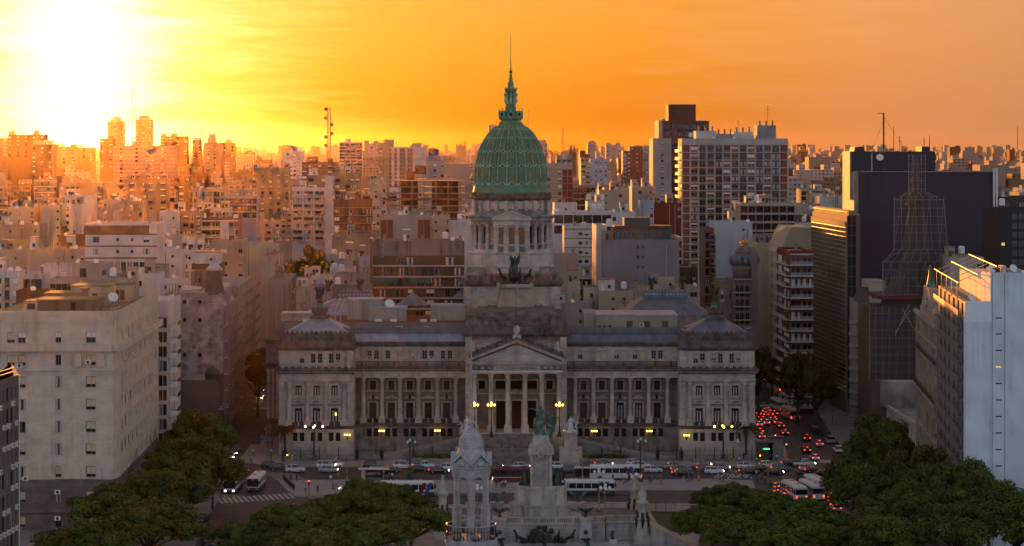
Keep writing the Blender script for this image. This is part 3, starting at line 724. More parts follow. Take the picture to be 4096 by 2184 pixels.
 # ---- pedestal block carrying the quadriga
 Q=586.0; qx=lambda x:X(x,Q); qz=lambda y:Z(y,Q)
 YST=mat('ochre_stone',(.31,.285,.22),.85,var=.25,scale=.3,streak=.35)
 q=MB(); q.box(qx(1978),qx(2146),Q,Q+9,qz(1258),qz(1236),YST); q.box(qx(1984),qx(2138),Q+.4,Q+8,qz(1236),qz(1195),YST,.3,.2); q.box(qx(1990),qx(2132),Q+.9,Q+7.5,qz(1195),qz(1152),YST,.5,.3); q.box(qx(1986),qx(2134),Q-.1,Q+8,qz(1150),qz(1137),YST)
 q.box(qx(1992),qx(2128),Q+.3,Q+7.6,qz(1153),qz(1149),YST)
 for i in range(7):
  xx=qx(1990)+(i+.5)*(qx(2132)-qx(1990))/7; q.ball((xx,Q-.05,qz(1230)),.55,YST,8,5,1.0,.9,.45)
 S.part('quadriga_pedestal',q)
 for x in (1972,2150):q=eagle_mb(SOOT,2.6); T=Matrix.Translation((qx(x),Q+.5,qz(1242))); q.v=[tuple(T @ Vector(v)) for v in q.v]; S.part('carved_griffin',q)
 # ---- tower
 TC=612.0; tx0=X(2045,TC); cyv=TC
 def tz(y,D=TC-11):return Z(y,D)
 Tf=TC-12.2
 fx=lambda x:X(x,Tf); fz=lambda y:Z(y,Tf); a,b=fx(1854),fx(2240)
 w=MB(); w.box(a,b,Tf,Tf+24.5,20,fz(1143),STONE); w.box(a-.3,b+.3,Tf-.5,Tf+25,fz(1262),fz(1238),STONE2)
 w.box(fx(1892),fx(1896),Tf-.22,Tf+.002,fz(1240),fz(1146),STONE2); w.box(fx(2196),fx(2200),Tf-.22,Tf+.002,fz(1240),fz(1146),STONE2)
 for c in (1975,2122):w.box(fx(c-19),fx(c+19),Tf-.25,Tf+.003,fz(1240),fz(1160),STONE)
 for c0,c1 in ((1857,1890),(2202,2237)):w.box(fx(c0),fx(c1),Tf-.3,Tf+.004,fz(1238),fz(1146),STONE)
 S.part('tower_base',w)
 q=MB(); cornice(q,a,b,Tf,Tf+24.5,fz(1146),fz(1130),SOOT,1.0,.55); q.box(a-.2,b+.2,Tf-.4,Tf+24,fz(1130),fz(1122),SOOT)
 q.box(a+.3,b-.3,Tf-.1,Tf+24,fz(1122),fz(1100),GRIME); q.box(a+.1,b-.1,Tf-.3,Tf+24,fz(1100),fz(1095),GRIME)
 for i in range(16):xx=a+.8+(i+.5)*(b-a-1.6)/16; q.box(xx-.45,xx+.45,Tf-.22,Tf,fz(1120),fz(1102),SOOT)
 q.box(fx(1860),fx(1940),Tf+.2,Tf+6,fz(1095),fz(1071),GRIME,.6,.3); q.box(fx(2154),fx(2226),Tf+.2,Tf+6,fz(1095),fz(1071),GRIME,.6,.3)
 S.part('tower_cornice',q)
 # drum pedestal, drum and colonnade
 def rr(px_,D=TC):return px_*D/F
 q=MB(); q.smooth=False
 q.lathe([(rr(172),fz(1095)),(rr(170),tz(1070)),(rr(168),tz(1040)),(rr(166),tz(1020)),(rr(170),tz(1018)),(rr(170),tz(1013)),(rr(164),tz(1012)),(rr(160),tz(1000))],48,STONE,tx0,cyv); S.part('drum_pedestal',q)
 zb,zt_=tz(1012),tz(899); rc=rr(160); ri=rc-1.3
 q=MB(); q.lathe([(ri,zb),(ri,zt_)],48,STONE,tx0,cyv); drum=S.part('drum',q)
 q=MB(); q.lathe([(rc+.15,tz(980)),(rc+.15,tz(977))],48,STONE2,tx0,cyv); S.part('drum_sill_course',q,drum)
 NC=24; cmd=column_mesh('drum_column',zt_-zb-.0,.55,STONE,10,.09)
 wm=window_mesh('drum_window',1.5,tz(910)-tz(977),frame=.1,style='cross',fm=IRON,glass=DARKGL); wma=window_mesh('sunset_glow_drum_window',1.62,tz(910)-tz(977),frame=.1,style='cross',fm=IRON,glass=SUNGLOW)
 for i in range(NC):
  an=2*math.pi*(i+.5)/NC
  if math.sin(an) < .25 and abs(an-1.5*math.pi) > .50:
   S.inst('drum_column',cmd,(tx0+rc*.965*math.cos(an),cyv+rc*.965*math.sin(an),zb),an)
   an2=2*math.pi*i/NC
   if abs(an2-1.5*math.pi) > .45:S.inst('drum_window',wm,(tx0+(ri+.1)*math.cos(an2),cyv+(ri+.1)*math.sin(an2),tz(977)),an2+math.pi/2)
 yf=cyv-rc-1.1; ffx=lambda x:X(x,yf)
 for c in (1983.5,2022,2068,2111):S.inst('portico_pilaster',cmd,(ffx(c),yf+.3,zb),None)
 hs=[(ffx(c-11.5),ffx(c+11.5),tz(977),tz(910)) for c in (2006,2046.5,2087)]
 q=MB(); q.holes(ffx(1980),ffx(2114),zb,zt_,yf+.4,hs,STONE,.5); q.box(ffx(1980),ffx(2114),yf+.92,cyv-ri+1,zb,zt_,STONE); S.part('drum_front',q)
 for h in hs:
  S.inst('sunset_glow_window',wma,((h[0]+h[1])/2,yf+.7,h[2]),None,(((h[1]-h[0])/1.62),1,1))
  g=MB(); g.box((h[0]+h[1])/2-1.0,(h[0]+h[1])/2+1.0,yf+.1,yf+.4,tz(981),tz(977.5),STONE2); g.box((h[0]+h[1])/2-.7,(h[0]+h[1])/2+.7,yf+.28,yf+.4,tz(1006),tz(986),GRIME); S.part('sill',g)
 q=MB(); q.box(ffx(1972),ffx(2120),yf-.2,cyv-ri,tz(1018),zb,STONE2); q.box(ffx(1976),ffx(2118),yf-.1,cyv-ri,tz(1069),tz(1018),STONE); S.part('drum_front_base',q)
 q=MB(); q.lathe([(rc+.1,zt_),(rc+.1,tz(882)),(rc+.5,tz(878)),(rc+.9,tz(870)),(rc+.9,tz(866)),(rc+.3,tz(860)),(rc+.2,tz(846)),(rc-.6,tz(842))],48,GRIME,tx0,cyv)
 for i in range(100):an=2*math.pi*i/100; q.T=Matrix.Translation((tx0,cyv,0)) @ Matrix.Rotation(an,4,'Z'); q.box(rc+.2,rc+.6,-.17,.17,tz(882),tz(877),STONE2)
 q.T=None; S.part('drum_entablature',q)
 q=MB(); cc=ffx(2047); q.box(ffx(1974),ffx(2120),yf-.15,cyv-ri,zt_,tz(880),STONE); q.box(ffx(1968),ffx(2126),yf-.8,cyv-ri,tz(879.9),tz(873),STONE2)
 q.poly([(ffx(1968),tz(873)),(ffx(2126),tz(873)),(cc,tz(845))],yf-.3,cyv-ri,STONE)
 for s in (-1,1):q.poly([(cc,tz(848)),(ffx(2047+s*80),tz(875)),(ffx(2047+s*80),tz(870)),(cc,tz(842))],yf-.85,cyv-ri,STONE2)
 for i in range(26):xx=ffx(1970)+(i+.5)*(ffx(2124)-ffx(1970))/26; q.box(xx-.11,xx+.11,yf-.6,yf-.2,tz(884),tz(880.2),STONE2)
 S.part('drum_pediment',q)
 for an in (math.pi*1.13,math.pi*1.87):
  q=MB(); q.smooth=True; q.lathe([(1.0,tz(866)),(1.1,tz(858)),(.55,tz(846)),(.75,tz(838)),(.4,tz(826)),(.5,tz(815)),(.1,tz(805))],10,STONE2,tx0+rc*math.cos(an),cyv+rc*math.sin(an)); S.part('corner_urn',q)
 # upper drum: recessed panels between small piers
 ru=rr(152.5)
 q=MB(); q.lathe([(ru-.5,tz(846)),(ru-.5,tz(803))],48,GRIME,tx0,cyv); up=S.part('upper_drum',q)
 pm=MB(); pm.box(-.42,.42,-.3,.4,0,tz(803)-tz(846),STONE); pm=pm.mesh('upper_pier')
 pp=MB(); pp.box(-.72,.72,-.05,.25,.55,tz(808)-tz(846),STONE2); pp=pp.mesh('upper_panel')
 for i in range(NC):
  an=2*math.pi*(i+.5)/NC; S.inst('upper_pier',pm,(tx0+ru*math.cos(an),cyv+ru*math.sin(an),tz(846)),an+math.pi/2,parent=up)
  an=2*math.pi*i/NC; S.inst('upper_panel',pp,(tx0+(ru-.42)*math.cos(an),cyv+(ru-.42)*math.sin(an),tz(846)),an+math.pi/2,parent=up)
 q=MB(); rs=rr(157); q.lathe([(rs-.5,tz(803)),(rs-.2,tz(799)),(rs+.35,tz(794)),(rs+.4,tz(789)),(rs-.2,tz(786)),(rs-.1,tz(775)),(rs-.8,tz(772))],64,SOOT,tx0,cyv)
 for i in range(48):an=2*math.pi*i/48; q.T=Matrix.Translation((tx0,cyv,0)) @ Matrix.Rotation(an,4,'Z'); q.box(rs-.2,rs+.2,-.35 if i % 2 else -.2,.35 if i % 2 else .2,tz(787),tz(771) if i % 4 == 0 else tz(776),SOOT)
 q.T=None; S.part('dome_cornice',q)
 # ---- copper dome
 dx=X(2043,TC); dz=lambda y:Z(y,TC-6); k4=1/2.114
 cp=lambda hw:rr(hw*k4)
 q=MB(); q.smooth=True; q.lathe([(rr(152),tz(774)),(rr(152),tz(768)),(rr(148),tz(766)),(rr(150),tz(758)),(rr(146.5),tz(756)),(rr(147.5),tz(748)),(rr(145),tz(745))],96,COPPER,dx,cyv); S.part('dome_plinth',q)
 prof=[(306,1364),(306.5,1330),(305,1270),(300,1210),(291,1150),(276,1090),(256,1030),(232,980),(204,935),(172,895),(140,866),(112,850)]
 PR=[(cp(h),dz(100+y*k4)) for h,y in prof]
 fine=[]
 for i in range(len(PR)-1):
  for t in (0,.5):fine.append((PR[i][0]+(PR[i+1][0]-PR[i][0])*t,PR[i][1]+(PR[i+1][1]-PR[i][1])*t))
 fine.append(PR[-1])
 q=MB(); q.smooth=True; q.lathe(fine,96,COPPER,dx,cyv); dome=S.part('dome_shell',q)
 lens=[0.0]
 for i in range(len(fine)-1):lens.append(lens[-1]+math.hypot(fine[i+1][0]-fine[i][0],fine[i+1][1]-fine[i][1]))
 def along(t):
  s_=t*lens[-1]
  for i in range(len(fine)-1):
   if lens[i+1] >= s_:
    u=(s_-lens[i])/(lens[i+1]-lens[i]); return (fine[i][0]+(fine[i+1][0]-fine[i][0])*u,fine[i][1]+(fine[i+1][1]-fine[i][1])*u,fine[i+1][0]-fine[i][0],fine[i+1][1]-fine[i][1])
  return (*fine[-1],0,1)
 z0=fine[0][1]; rib=MB(); rib.smooth=True
 for i in range(46):
  r_,z_,dr,dzv=along((i+.5)/46); s_=.62+.38*(r_/fine[0][0])
  rib.ball((r_+.08,0,z_-z0),.20*s_,COPPERL,6,4)
 rib.smooth=False
 for sd in (-1,1):
  for i in range(22):
   r0,z_0,*_=along(i/22); r1,z_1,*_=along((i+1)/22); wv=.42*(.45+.55*r0/fine[0][0])
   rib.add([(r0+.02,sd*wv-.07,z_0-z0),(r0+.02,sd*wv+.07,z_0-z0),(r1+.02,sd*wv+.07,z_1-z0),(r1+.02,sd*wv-.07,z_1-z0),(r0+.2,sd*wv,z_0-z0),(r1+.2,sd*wv,z_1-z0)],[(0,4,5,3),(4,1,2,5)],COPPER)
 rib=rib.mesh('dome_rib'); NR=24; off=.03
 for i in range(NR):S.inst('dome_rib',rib,(dx,cyv,z0),2*math.pi*(i+.5)/NR+off,parent=dome)
 rd=MB(); rd.smooth=True; rd.lathe([(.36,-.1),(.40,.1),(.30,.22),(.22,.16),(.22,.06)],10,COPPERL,cap=False); rd.lathe([(.21,.06),(.0,.07)],8,VOID,cap=False); rd.smooth=False
 rd.box(-.75,-.3,-.1,.12,0,.12,COPPERL); rd.box(.3,.75,-.1,.12,0,.12,COPPERL); rd=rd.mesh('dome_roundel')
 for t_,sc in ((.035,1.15),(.30,1.1),(.52,.95),(.74,.75),(.90,.6)):
  r_,z_,dr,dzv=along(t_); tilt=math.atan2(-dr,dzv)
  for i in range(NR):
   an=2*math.pi*i/NR+off
   o=S.inst('dome_roundel',rd,(dx+r_*math.cos(an),cyv+r_*math.sin(an),z_),(0,math.pi/2-tilt,an),(sc*1.25,)*3,parent=dome)
   o.rotation_mode='XYZ'; o.rotation_euler=(Matrix.Rotation(an,3,'Z') @ Matrix.Rotation(math.pi/2-tilt,3,'Y') @ Matrix.Rotation(math.pi/2,3,'Z')).to_euler()
 q=MB()
 for i in range(96):an=2*math.pi*i/96; q.ball((dx+cp(308)*math.cos(an),cyv+cp(308)*math.sin(an),dz(100+1352*k4)),.2,COPPERL,6,4)
 S.part('bead_course',q,dome)
 # ---- lantern and spire
 yy=lambda y:Z(100+y*k4,TC); c4=lambda h:cp(h)
 q=MB(); q.smooth=False; q.lathe([(c4(112),yy(851)),(c4(112),yy(843)),(c4(98),yy(838)),(c4(104),yy(828)),(c4(88),yy(818)),(c4(78),yy(806))],32,COPPER,dx,cyv); S.part('lantern_base',q)
 q=MB(); q.lathe([(c4(76),yy(808)),(c4(92),yy(790)),(c4(84),yy(772)),(c4(90),yy(768)),(c4(92),yy(742)),(c4(98),yy(738)),(c4(98),yy(728)),(c4(60),yy(726))],24,COPPER,dx,cyv)
 for i in range(8):
  an=2*math.pi*i/8-math.pi/2; T=Matrix.Translation((dx,cyv,0)) @ Matrix.Rotation(an,4,'Z'); q.T=T
  q.tube([(c4(80),0,yy(757)),(c4(104),0,yy(757))],[.6,.75],COPPERL,10); q.tube([(c4(100),0,yy(757)),(c4(105),0,yy(757))],.5,VOID,10)
  q.tube([(c4(94),0,yy(730)),(c4(104),0,yy(716)),(c4(96),0,yy(706)),(c4(92),0,yy(700))],[.2,.16,.12,.05],COPPERL,5)
  for j in range(3):q.ball((c4(84),(j-1)*.7,yy(785+abs(j-1)*6)),.5,COPPERL if j == 1 else COPPER,6,4,.8)
 q.T=None; S.part('lantern_crown',q)
 q=MB(); q.lathe([(c4(50),yy(726)),(c4(50),yy(690)),(c4(46),yy(688)),(c4(44),yy(660)),(c4(38),yy(655)),(c4(38),yy(580)),(c4(48),yy(570)),(c4(54),yy(562)),(c4(56),yy(538)),(c4(46),yy(536))],8,COPPER,dx,cyv,.39)
 for i in range(8):
  an=2*math.pi*i/8-math.pi/2; q.T=Matrix.Translation((dx,cyv,0)) @ Matrix.Rotation(an,4,'Z')
  q.tube([(c4(40),0,yy(668)),(c4(50),0,yy(640)),(c4(42),0,yy(615)),(c4(52),0,yy(590)),(c4(46),0,yy(575))],[.22,.3,.18,.32,.2],COPPERL,6)
  q.tube([(c4(52),0,yy(538)),(c4(58),0,yy(530)),(c4(55),0,yy(522))],[.16,.12,.04],COPPERL,5)
 q.T=None; S.part('lantern_shaft',q)
 q=MB(); q.lathe([(c4(28),yy(538)),(c4(26),yy(500)),(c4(25),yy(486)),(c4(18),yy(482)),(c4(14),yy(450)),(c4(15),yy(446)),(c4(11),yy(430)),(c4(8),yy(412))],12,COPPER,dx,cyv); S.part('spire_base',q)
 q=MB(); q.smooth=True; q.ball((dx,cyv,yy(398)),c4(17),BRONZE,12,8,.7); S.part('spire_ball',q)
 q=MB(); q.smooth=True; q.lathe([(c4(9),yy(390)),(c4(9),yy(376)),(c4(5),yy(370)),(c4(8),yy(345)),(c4(4),yy(305)),(c4(7.5),yy(298)),(c4(4),yy(285)),(c4(3.2),yy(200)),(c4(2.2),yy(100)),(c4(.6),yy(26))],10,COPPERL,dx,cyv); S.part('spire',q)
 return LEFT,RIGHT,(qx,qz,Q)
LAMPY=mat('lamp_glow_yellow',(1,.8,.25),.4,var=0,emit=2.2,ecol=(1,.62,.10))
PAVL,PAVR,QUAD=congress()
# ---------------------------------------------------------------- the city: a builder for flat-roofed blocks
CREAM=(.52,.45,.33); WHITE=(.66,.65,.63); GREY=(.38,.37,.36); BEIGE=(.46,.39,.31); PINK=(.50,.40,.35)
BRICK=(.25,.085,.05); BROWN=(.15,.095,.07); DGREY=(.12,.115,.115); OLIVE=(.28,.25,.16); LILAC=(.42,.38,.45)
BLUEG=(.40,.45,.50); TAN=(.40,.31,.22); DRED=(.20,.045,.035); OCHRE=(.36,.27,.14)
ROOFG=mat('roof_felt',(.22,.21,.20),.95,var=.35,scale=.3); ROOFT=mat('roof_terracotta',(.30,.13,.085),.95,var=.3,scale=.4); ROOFM=mat('roof_mossy',(.16,.16,.10),.95,var=.35,scale=.3)
RUST=mat('rusty_iron',(.12,.06,.04),.8,var=.4,scale=2)
AWNG=mat('green_awning',(.035,.095,.075),.8,var=.2,scale=1)
STEEL=mat('galvanised_steel',(.42,.43,.44),.45,metal=.6,var=.2,scale=1)
RAILW=mat('white_rail',(.6,.6,.6),.6,var=.1)
LITW=mat('lit_window',(.4,.25,.08),.5,var=0,emit=.45,ecol=(1,.55,.16))
FRAMEB=mat('brown_window_frame',(.20,.17,.15),.6,var=.1,scale=1)
def unit_win(kind):
 mb=MB(); f=FRAMEB if kind != 'k' else IRON
 g=LITW if kind == 'y' else DARKGL
 mb.box(-.5,.5,.10,.16,0,1,g)
 for a,b in ((-.5,-.44),(.44,.5),(-.025,.025)):mb.box(a,b,.03,.09,0,1,f)
 mb.box(-.44,.44,.032,.088,0,.05,f); mb.box(-.44,.44,.032,.088,.95,1,f)
 if kind == 'b':mb.box(-.435,.435,.05,.095,.06,.94,BLINDW)
 if kind == 'h':mb.box(-.435,.435,.05,.095,.5,.94,BLINDW)
 if kind == 'e':mb.box(-.435,.435,.05,.095,.3,.94,BLIND)
 if kind == 'c':mb.box(-.42,-.12,.094,.099,.05,.95,CURT); mb.box(.2,.42,.094,.099,.05,.95,CURT)
 return mb.mesh('window')
WU={k:unit_win(k) for k in 'dbhecky'}
def unit_balcony(kind):
 mb=MB(); m=RAILW if kind == 'w' else IRON
 sl=wallm((.5,.48,.45))
 mb.box(-.5,.5,-1.2,0,-.16,0,sl)
 if kind == 's':mb.box(-.5,.5,-1.2,-1.12,0,.95,sl); mb.box(-.5,-.47,-1.12,0,0,.95,sl); mb.box(.47,.5,-1.12,0,0,.95,sl)
 else:
  for z in (.15,.4,.65,.95):mb.box(-.5,.5,-1.2,-1.16,z-.03,z+.03,m)
  for i in range(7):mb.box(-.5+i/6.4,-.49+i/6.4,-1.19,-1.165,0,.95,m)
 return mb.mesh('balcony')
BU={k:unit_balcony(k) for k in 'wds'}
ac=MB(); ac.box(-.42,.42,-.35,0,0,.6,ACW); ac.T=Matrix.Translation((0,-.36,.3)) @ Matrix.Rotation(R(90),4,'X'); ac.lathe([(.22,-.01),(.22,.01)],10,IRON); ACM=ac.mesh('air_conditioner')
tk=MB(); tk.lathe([(.8,0),(.8,1.5),(.5,1.8),(.15,1.85)],12,ACW); TANKM=tk.mesh('water_tank')
ds=MB(); ds.T=Matrix.Rotation(R(60),4,'X'); ds.lathe([(.05,0),(.4,.08),(.65,.22)],12,ACW); ds.T=None; ds.tube([(0,0,-1),(0,0,0)],.04,IRON,4); DISHM=ds.mesh('satellite_dish')
an=MB(); an.tube([(0,0,0),(0,0,4.5)],.05,IRON,4); an.tube([(-.8,0,3.6),(.8,0,3.6)],.03,IRON,4); an.tube([(-.5,0,4.2),(.5,0,4.2)],.03,IRON,4); ANTM=an.mesh('antenna')
cm_=MB(); cm_.box(-.35,.35,-.35,.35,0,1.8,wallm((.36,.31,.27))); cm_.box(-.45,.45,-.45,.45,1.8,2.0,RUST); CHIM=cm_.mesh('chimney')
OCC=[]           # (distance, photo x0, x1, top row): what hides what
FOOT=[]          # footprints taken, (x, y, half width, half depth)
ROT=R(2.0)
def bld(name,label,x0,x1,yt,D,dep=18,col=CREAM,fl=2.9,pat='w.w.w',nf=6,band=None,pc=None,side=None,roof='',roofm=None,cat='building',
  group=None,top=.6,wh=1.35,wf=.62,bal='d',rot=None,blank_top=0,skip=None,streak=.18,rail=None,r=None,parapet=.9):
 if D > 1090 and x1 < 1000:col=(col[0]*.62,col[1]*.52,col[2]*.42)  # far left walls dimmed and warmed: the orange haze put into their colour
 r=r or random.Random(hash((x0,x1,yt)) & 0xffff)
 rot=ROT if rot is None else rot
 w=(x1-x0)*D/F; h=Z(yt,D); cx=X((x0+x1)/2,D)
 root=thing(name,label,cat,(cx,D,0),rot,group)
 OCC.append((D,x0,x1,yt)); FOOT.append((cx,D+dep/2,w/2,dep/2))
 wm=wallm(col,streak); n=len(pat); bw=w/n; rev=.22
 holes=[]; wins=[]; hz0=h-top-blank_top-nf*fl
 for f in range(nf):
  zf=h-top-blank_top-(f+1)*fl
  if zf < .5:break
  for i,ch in enumerate(pat):
   if ch == '.' or (skip and r.random() < skip):continue
   c=-w/2+(i+.5)*bw
   if ch in 'wWbB':
    ww_=bw*(wf if ch in 'wb' else .86); wh_=wh if ch in 'wW' else min(fl-.45,2.15); z0=zf+(.85 if ch in 'wW' else .12)
   elif ch == 's':ww_,wh_,z0=min(.7,bw*.5),.8,zf+1.2
   elif ch == 'g':ww_,wh_,z0=bw*.94,fl-.7,zf+.45
   elif ch == 'p':
    if pc is not None:
     q=MB(); q.box(c-bw*.46,c+bw*.46,-.05,.02,zf+.2,zf+fl-.12,wallm(pc)); q.build('infill_panel',root)
    continue
   else:continue
   holes.append((c-ww_/2,c+ww_/2,z0,z0+wh_)); wins.append((ch,c,z0,ww_,wh_))
 wb=MB(); wb.holes(-w/2,w/2,0,h,0,holes,wm,rev); wb.box(-w/2,w/2,rev+.01,dep,0,h-.3,wm)
 rm=roofm or r.choice((ROOFG,ROOFG,ROOFM,ROOFT))
 wb.box(-w/2+.25,w/2-.25,.25,dep-.25,h-.31,h-.25,rm)
 for a,b,c_,d in ((-w/2,w/2,0.001,.24),(-w/2,w/2,dep-.24,dep),(-w/2,-w/2+.24,.24,dep-.24),(w/2-.24,w/2,.24,dep-.24)):
  wb.box(a,b,c_+.001,d,h-.3,h+parapet*.4,wm)
 wb.build('wall',root)
 for ch,c,z0,ww_,wh_ in wins:
  k=r.choice('dddbhheck') if ch in 'wW' else ('k' if ch in 'sg' else r.choice('ddck'))
  put('window',WU[k],root,(c,rev-.16,z0),None,(ww_,1,wh_))
  if ch in 'bB':put('balcony',BU[bal],root,(c,0,z0-.1),None,(bw*.96,1,1))
  elif ch in 'w' and r.random() < .22 and D < 1100:put('air_conditioner',ACM,root,(c+ww_*.2,0,z0-.75))
 if nf == 0 or pat.count('.') > len(pat)*.6:
  for _ in range(r.choice((1,2,2,3))):
   q=MB(); xx=r.uniform(-w*.46,w*.46); q.box(xx-.07,xx+.07,-.14,0,max(0,h-24),h-r.uniform(0,3),r.choice((RUST,STEEL,wm))); q.build('drain_pipe',root)
 if band:
  for f in range(nf+1):
   zf=h-top-blank_top-f*fl
   q=MB(); q.box(-w/2-.02,w/2+.02,-.14,.03,zf-.2,zf+.14,wallm(band)); q.build('floor_band',root)
 if side:
  sd,spat,snf=side; sn=len(spat); sb=dep/sn; T=R(-90) if sd == 'L' else R(90)
  xs=-w/2 if sd == 'L' else w/2; sg=-1 if sd == 'L' else 1
  for f in range(snf):
   zf=h-top-blank_top-(f+1)*fl
   if zf < .5:break
   for i,ch in enumerate(spat):
    if ch == '.':continue
    yy=(i+.5)*sb; ww_=sb*(.55 if ch in 'wb' else .84 if ch != 's' else .3); wh_=wh if ch in 'wWs' else 2.0; z0=zf+(.85 if ch in 'wWs' else .12)
    put('window',WU[r.choice('dddbhc')],root,(xs+sg*.10,yy,z0),T,(ww_,1,wh_))
    if ch in 'bB':put('balcony',BU[bal],root,(xs,yy,z0-.1),T,(sb*.96,1,1))
 if D < 1350:roof += ''.join(r.choice('ctad.ch') for _ in range(min(5,int(w/5))))
 # rooftop clutter: h hut, t tank, c chimney, a antenna, d dish, g green box
 for i,ch in enumerate(roof):
  c=-w/2+(i+.5)*w/len(roof)
  if ch == 'h':
   q=MB(); hw=min(w/len(roof)*.48,3.6); hh=r.uniform(2.4,3.6); yy=r.uniform(2,max(2.1,dep*.4)); q.box(c-hw,c+hw,yy,yy+min(dep*.5,5),h-.3,h+hh,wallm(r.choice((col,WHITE,GREY,BEIGE)),.25)); q.box(c-hw-.15,c+hw+.15,yy-.15,yy+min(dep*.5,5)+.15,h+hh,h+hh+.18,rm)
   o=q.build('roof_hut',root)
   put('window',WU[r.choice('dk')],o,(c+hw*.3,yy-.17,h+.9),None,(.8,1,.9));
   g=MB(); g.box(c-hw*.5-.4,c-hw*.5+.4,yy-.04,yy+.02,h-.2,h+1.85,r.choice((DOORW,RUST,ACW))); g.build('door',o)
  elif ch == 'H':
   q=MB(); hw=w/len(roof)*.5; hh=3.4; q.box(c-hw,c+hw,1.5,dep*.8,h-.3,h+hh,wm); q.box(c-hw-.1,c+hw+.1,1.4,dep*.8+.1,h+hh,h+hh+.2,rm); o=q.build('penthouse',root)
   for j in range(3):put('window',WU[r.choice('dch')],o,(c+(j-1)*hw*.6,1.33,h+.7),None,(hw*.4,1,1.6))
  elif ch == 't':put('water_tank',TANKM,root,(c,r.uniform(2,dep*.6),h-.3+r.choice((0,1.2))),None,(1,1,1))
  elif ch == 'c':put('chimney',CHIM,root,(c,r.uniform(1,dep*.7),h-.3))
  elif ch == 'a':put('antenna',ANTM,root,(c,r.uniform(1,dep*.6),h-.3),r.uniform(0,3))
  elif ch == 'd':put('satellite_dish',DISHM,root,(c,r.uniform(.6,3),h+.6),r.uniform(-.6,.6))
 if rail:
  q=MB()
  for z in (.5,.95):q.box(-w/2,w/2,.02,.06,h+z-.02,h+z+.03,IRON)
  for i in range(int(w/1.5)+1):q.box(-w/2+i*1.5-.02,-w/2+i*1.5+.02,.02,.06,h+.3,h+.95,IRON)
  q.build('roof_rail',root)
 return root,w,h
def B(*a,**k):return bld(*a,**k)
# ---- left, in the glow
def twin(x0,x1,yt,ycrown,label):
 o,w,h=B('residential_tower',label,x0,x1,yt,2600,17,TAN,pat='w.w.w',nf=8,wf=.5)
 q=MB(); q.box(-w*.52,w*.52,2,15,h+.3,h+1.2,wallm(TAN));
 for s in (-1,1):q.box(s*w*.48-.6,s*w*.48+.6,2,15,h-3,h+.3,wallm(TAN))
 q.box(-w*.3,w*.3,4,14,h-.3,h+5,wallm(TAN)); q.box(-w*.16,w*.16,5,13,h+5,Z(ycrown,2600),wallm(TAN)); q.build('tower_crown',o)
twin(429,493,488,466,'left one of the twin dark towers standing against the sun')
twin(542,606,482,462,'right one of the twin dark towers standing against the sun')
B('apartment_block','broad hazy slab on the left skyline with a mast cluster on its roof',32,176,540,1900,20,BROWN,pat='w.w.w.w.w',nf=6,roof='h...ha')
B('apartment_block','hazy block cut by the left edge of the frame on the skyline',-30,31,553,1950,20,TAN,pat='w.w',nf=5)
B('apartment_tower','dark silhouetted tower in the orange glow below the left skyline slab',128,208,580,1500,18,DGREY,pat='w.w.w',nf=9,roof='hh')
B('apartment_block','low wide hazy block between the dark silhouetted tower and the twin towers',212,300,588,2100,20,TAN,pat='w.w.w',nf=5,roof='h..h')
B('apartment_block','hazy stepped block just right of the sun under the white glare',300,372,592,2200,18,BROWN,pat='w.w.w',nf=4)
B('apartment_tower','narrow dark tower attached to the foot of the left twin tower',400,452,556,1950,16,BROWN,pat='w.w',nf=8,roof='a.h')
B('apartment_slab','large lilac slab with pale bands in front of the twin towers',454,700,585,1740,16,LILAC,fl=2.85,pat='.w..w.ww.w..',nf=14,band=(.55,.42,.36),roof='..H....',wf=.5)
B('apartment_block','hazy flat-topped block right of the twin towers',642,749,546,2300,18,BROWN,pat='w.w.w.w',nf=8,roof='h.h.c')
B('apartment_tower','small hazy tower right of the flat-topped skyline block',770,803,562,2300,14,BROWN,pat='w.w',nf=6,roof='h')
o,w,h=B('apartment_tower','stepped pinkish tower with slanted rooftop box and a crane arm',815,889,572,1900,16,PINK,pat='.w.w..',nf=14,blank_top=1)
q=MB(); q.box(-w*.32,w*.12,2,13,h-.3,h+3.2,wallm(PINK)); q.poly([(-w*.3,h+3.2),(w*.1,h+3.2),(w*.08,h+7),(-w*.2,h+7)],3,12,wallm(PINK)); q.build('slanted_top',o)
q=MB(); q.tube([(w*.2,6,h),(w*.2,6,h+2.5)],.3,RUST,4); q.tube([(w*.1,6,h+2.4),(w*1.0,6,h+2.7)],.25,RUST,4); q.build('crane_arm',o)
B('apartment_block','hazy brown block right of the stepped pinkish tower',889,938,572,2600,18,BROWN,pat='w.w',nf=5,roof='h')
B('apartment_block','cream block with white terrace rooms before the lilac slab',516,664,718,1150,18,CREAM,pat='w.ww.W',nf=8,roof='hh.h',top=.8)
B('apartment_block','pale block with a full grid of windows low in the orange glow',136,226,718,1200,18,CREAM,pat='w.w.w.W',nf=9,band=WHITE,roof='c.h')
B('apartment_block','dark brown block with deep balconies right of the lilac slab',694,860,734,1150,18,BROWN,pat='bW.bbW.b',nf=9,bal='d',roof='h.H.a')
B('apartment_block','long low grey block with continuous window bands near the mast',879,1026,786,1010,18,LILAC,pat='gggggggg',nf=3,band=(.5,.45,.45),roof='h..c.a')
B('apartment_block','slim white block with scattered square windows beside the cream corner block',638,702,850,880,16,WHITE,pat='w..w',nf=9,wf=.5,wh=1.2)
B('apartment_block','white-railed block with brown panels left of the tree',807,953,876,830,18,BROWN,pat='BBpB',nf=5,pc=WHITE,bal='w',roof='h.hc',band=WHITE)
B('apartment_block','weathered brown block with cluttered balconies behind the white-railed block',706,805,848,900,16,(.26,.20,.16),pat='bWbw',nf=6,roof='h.t')
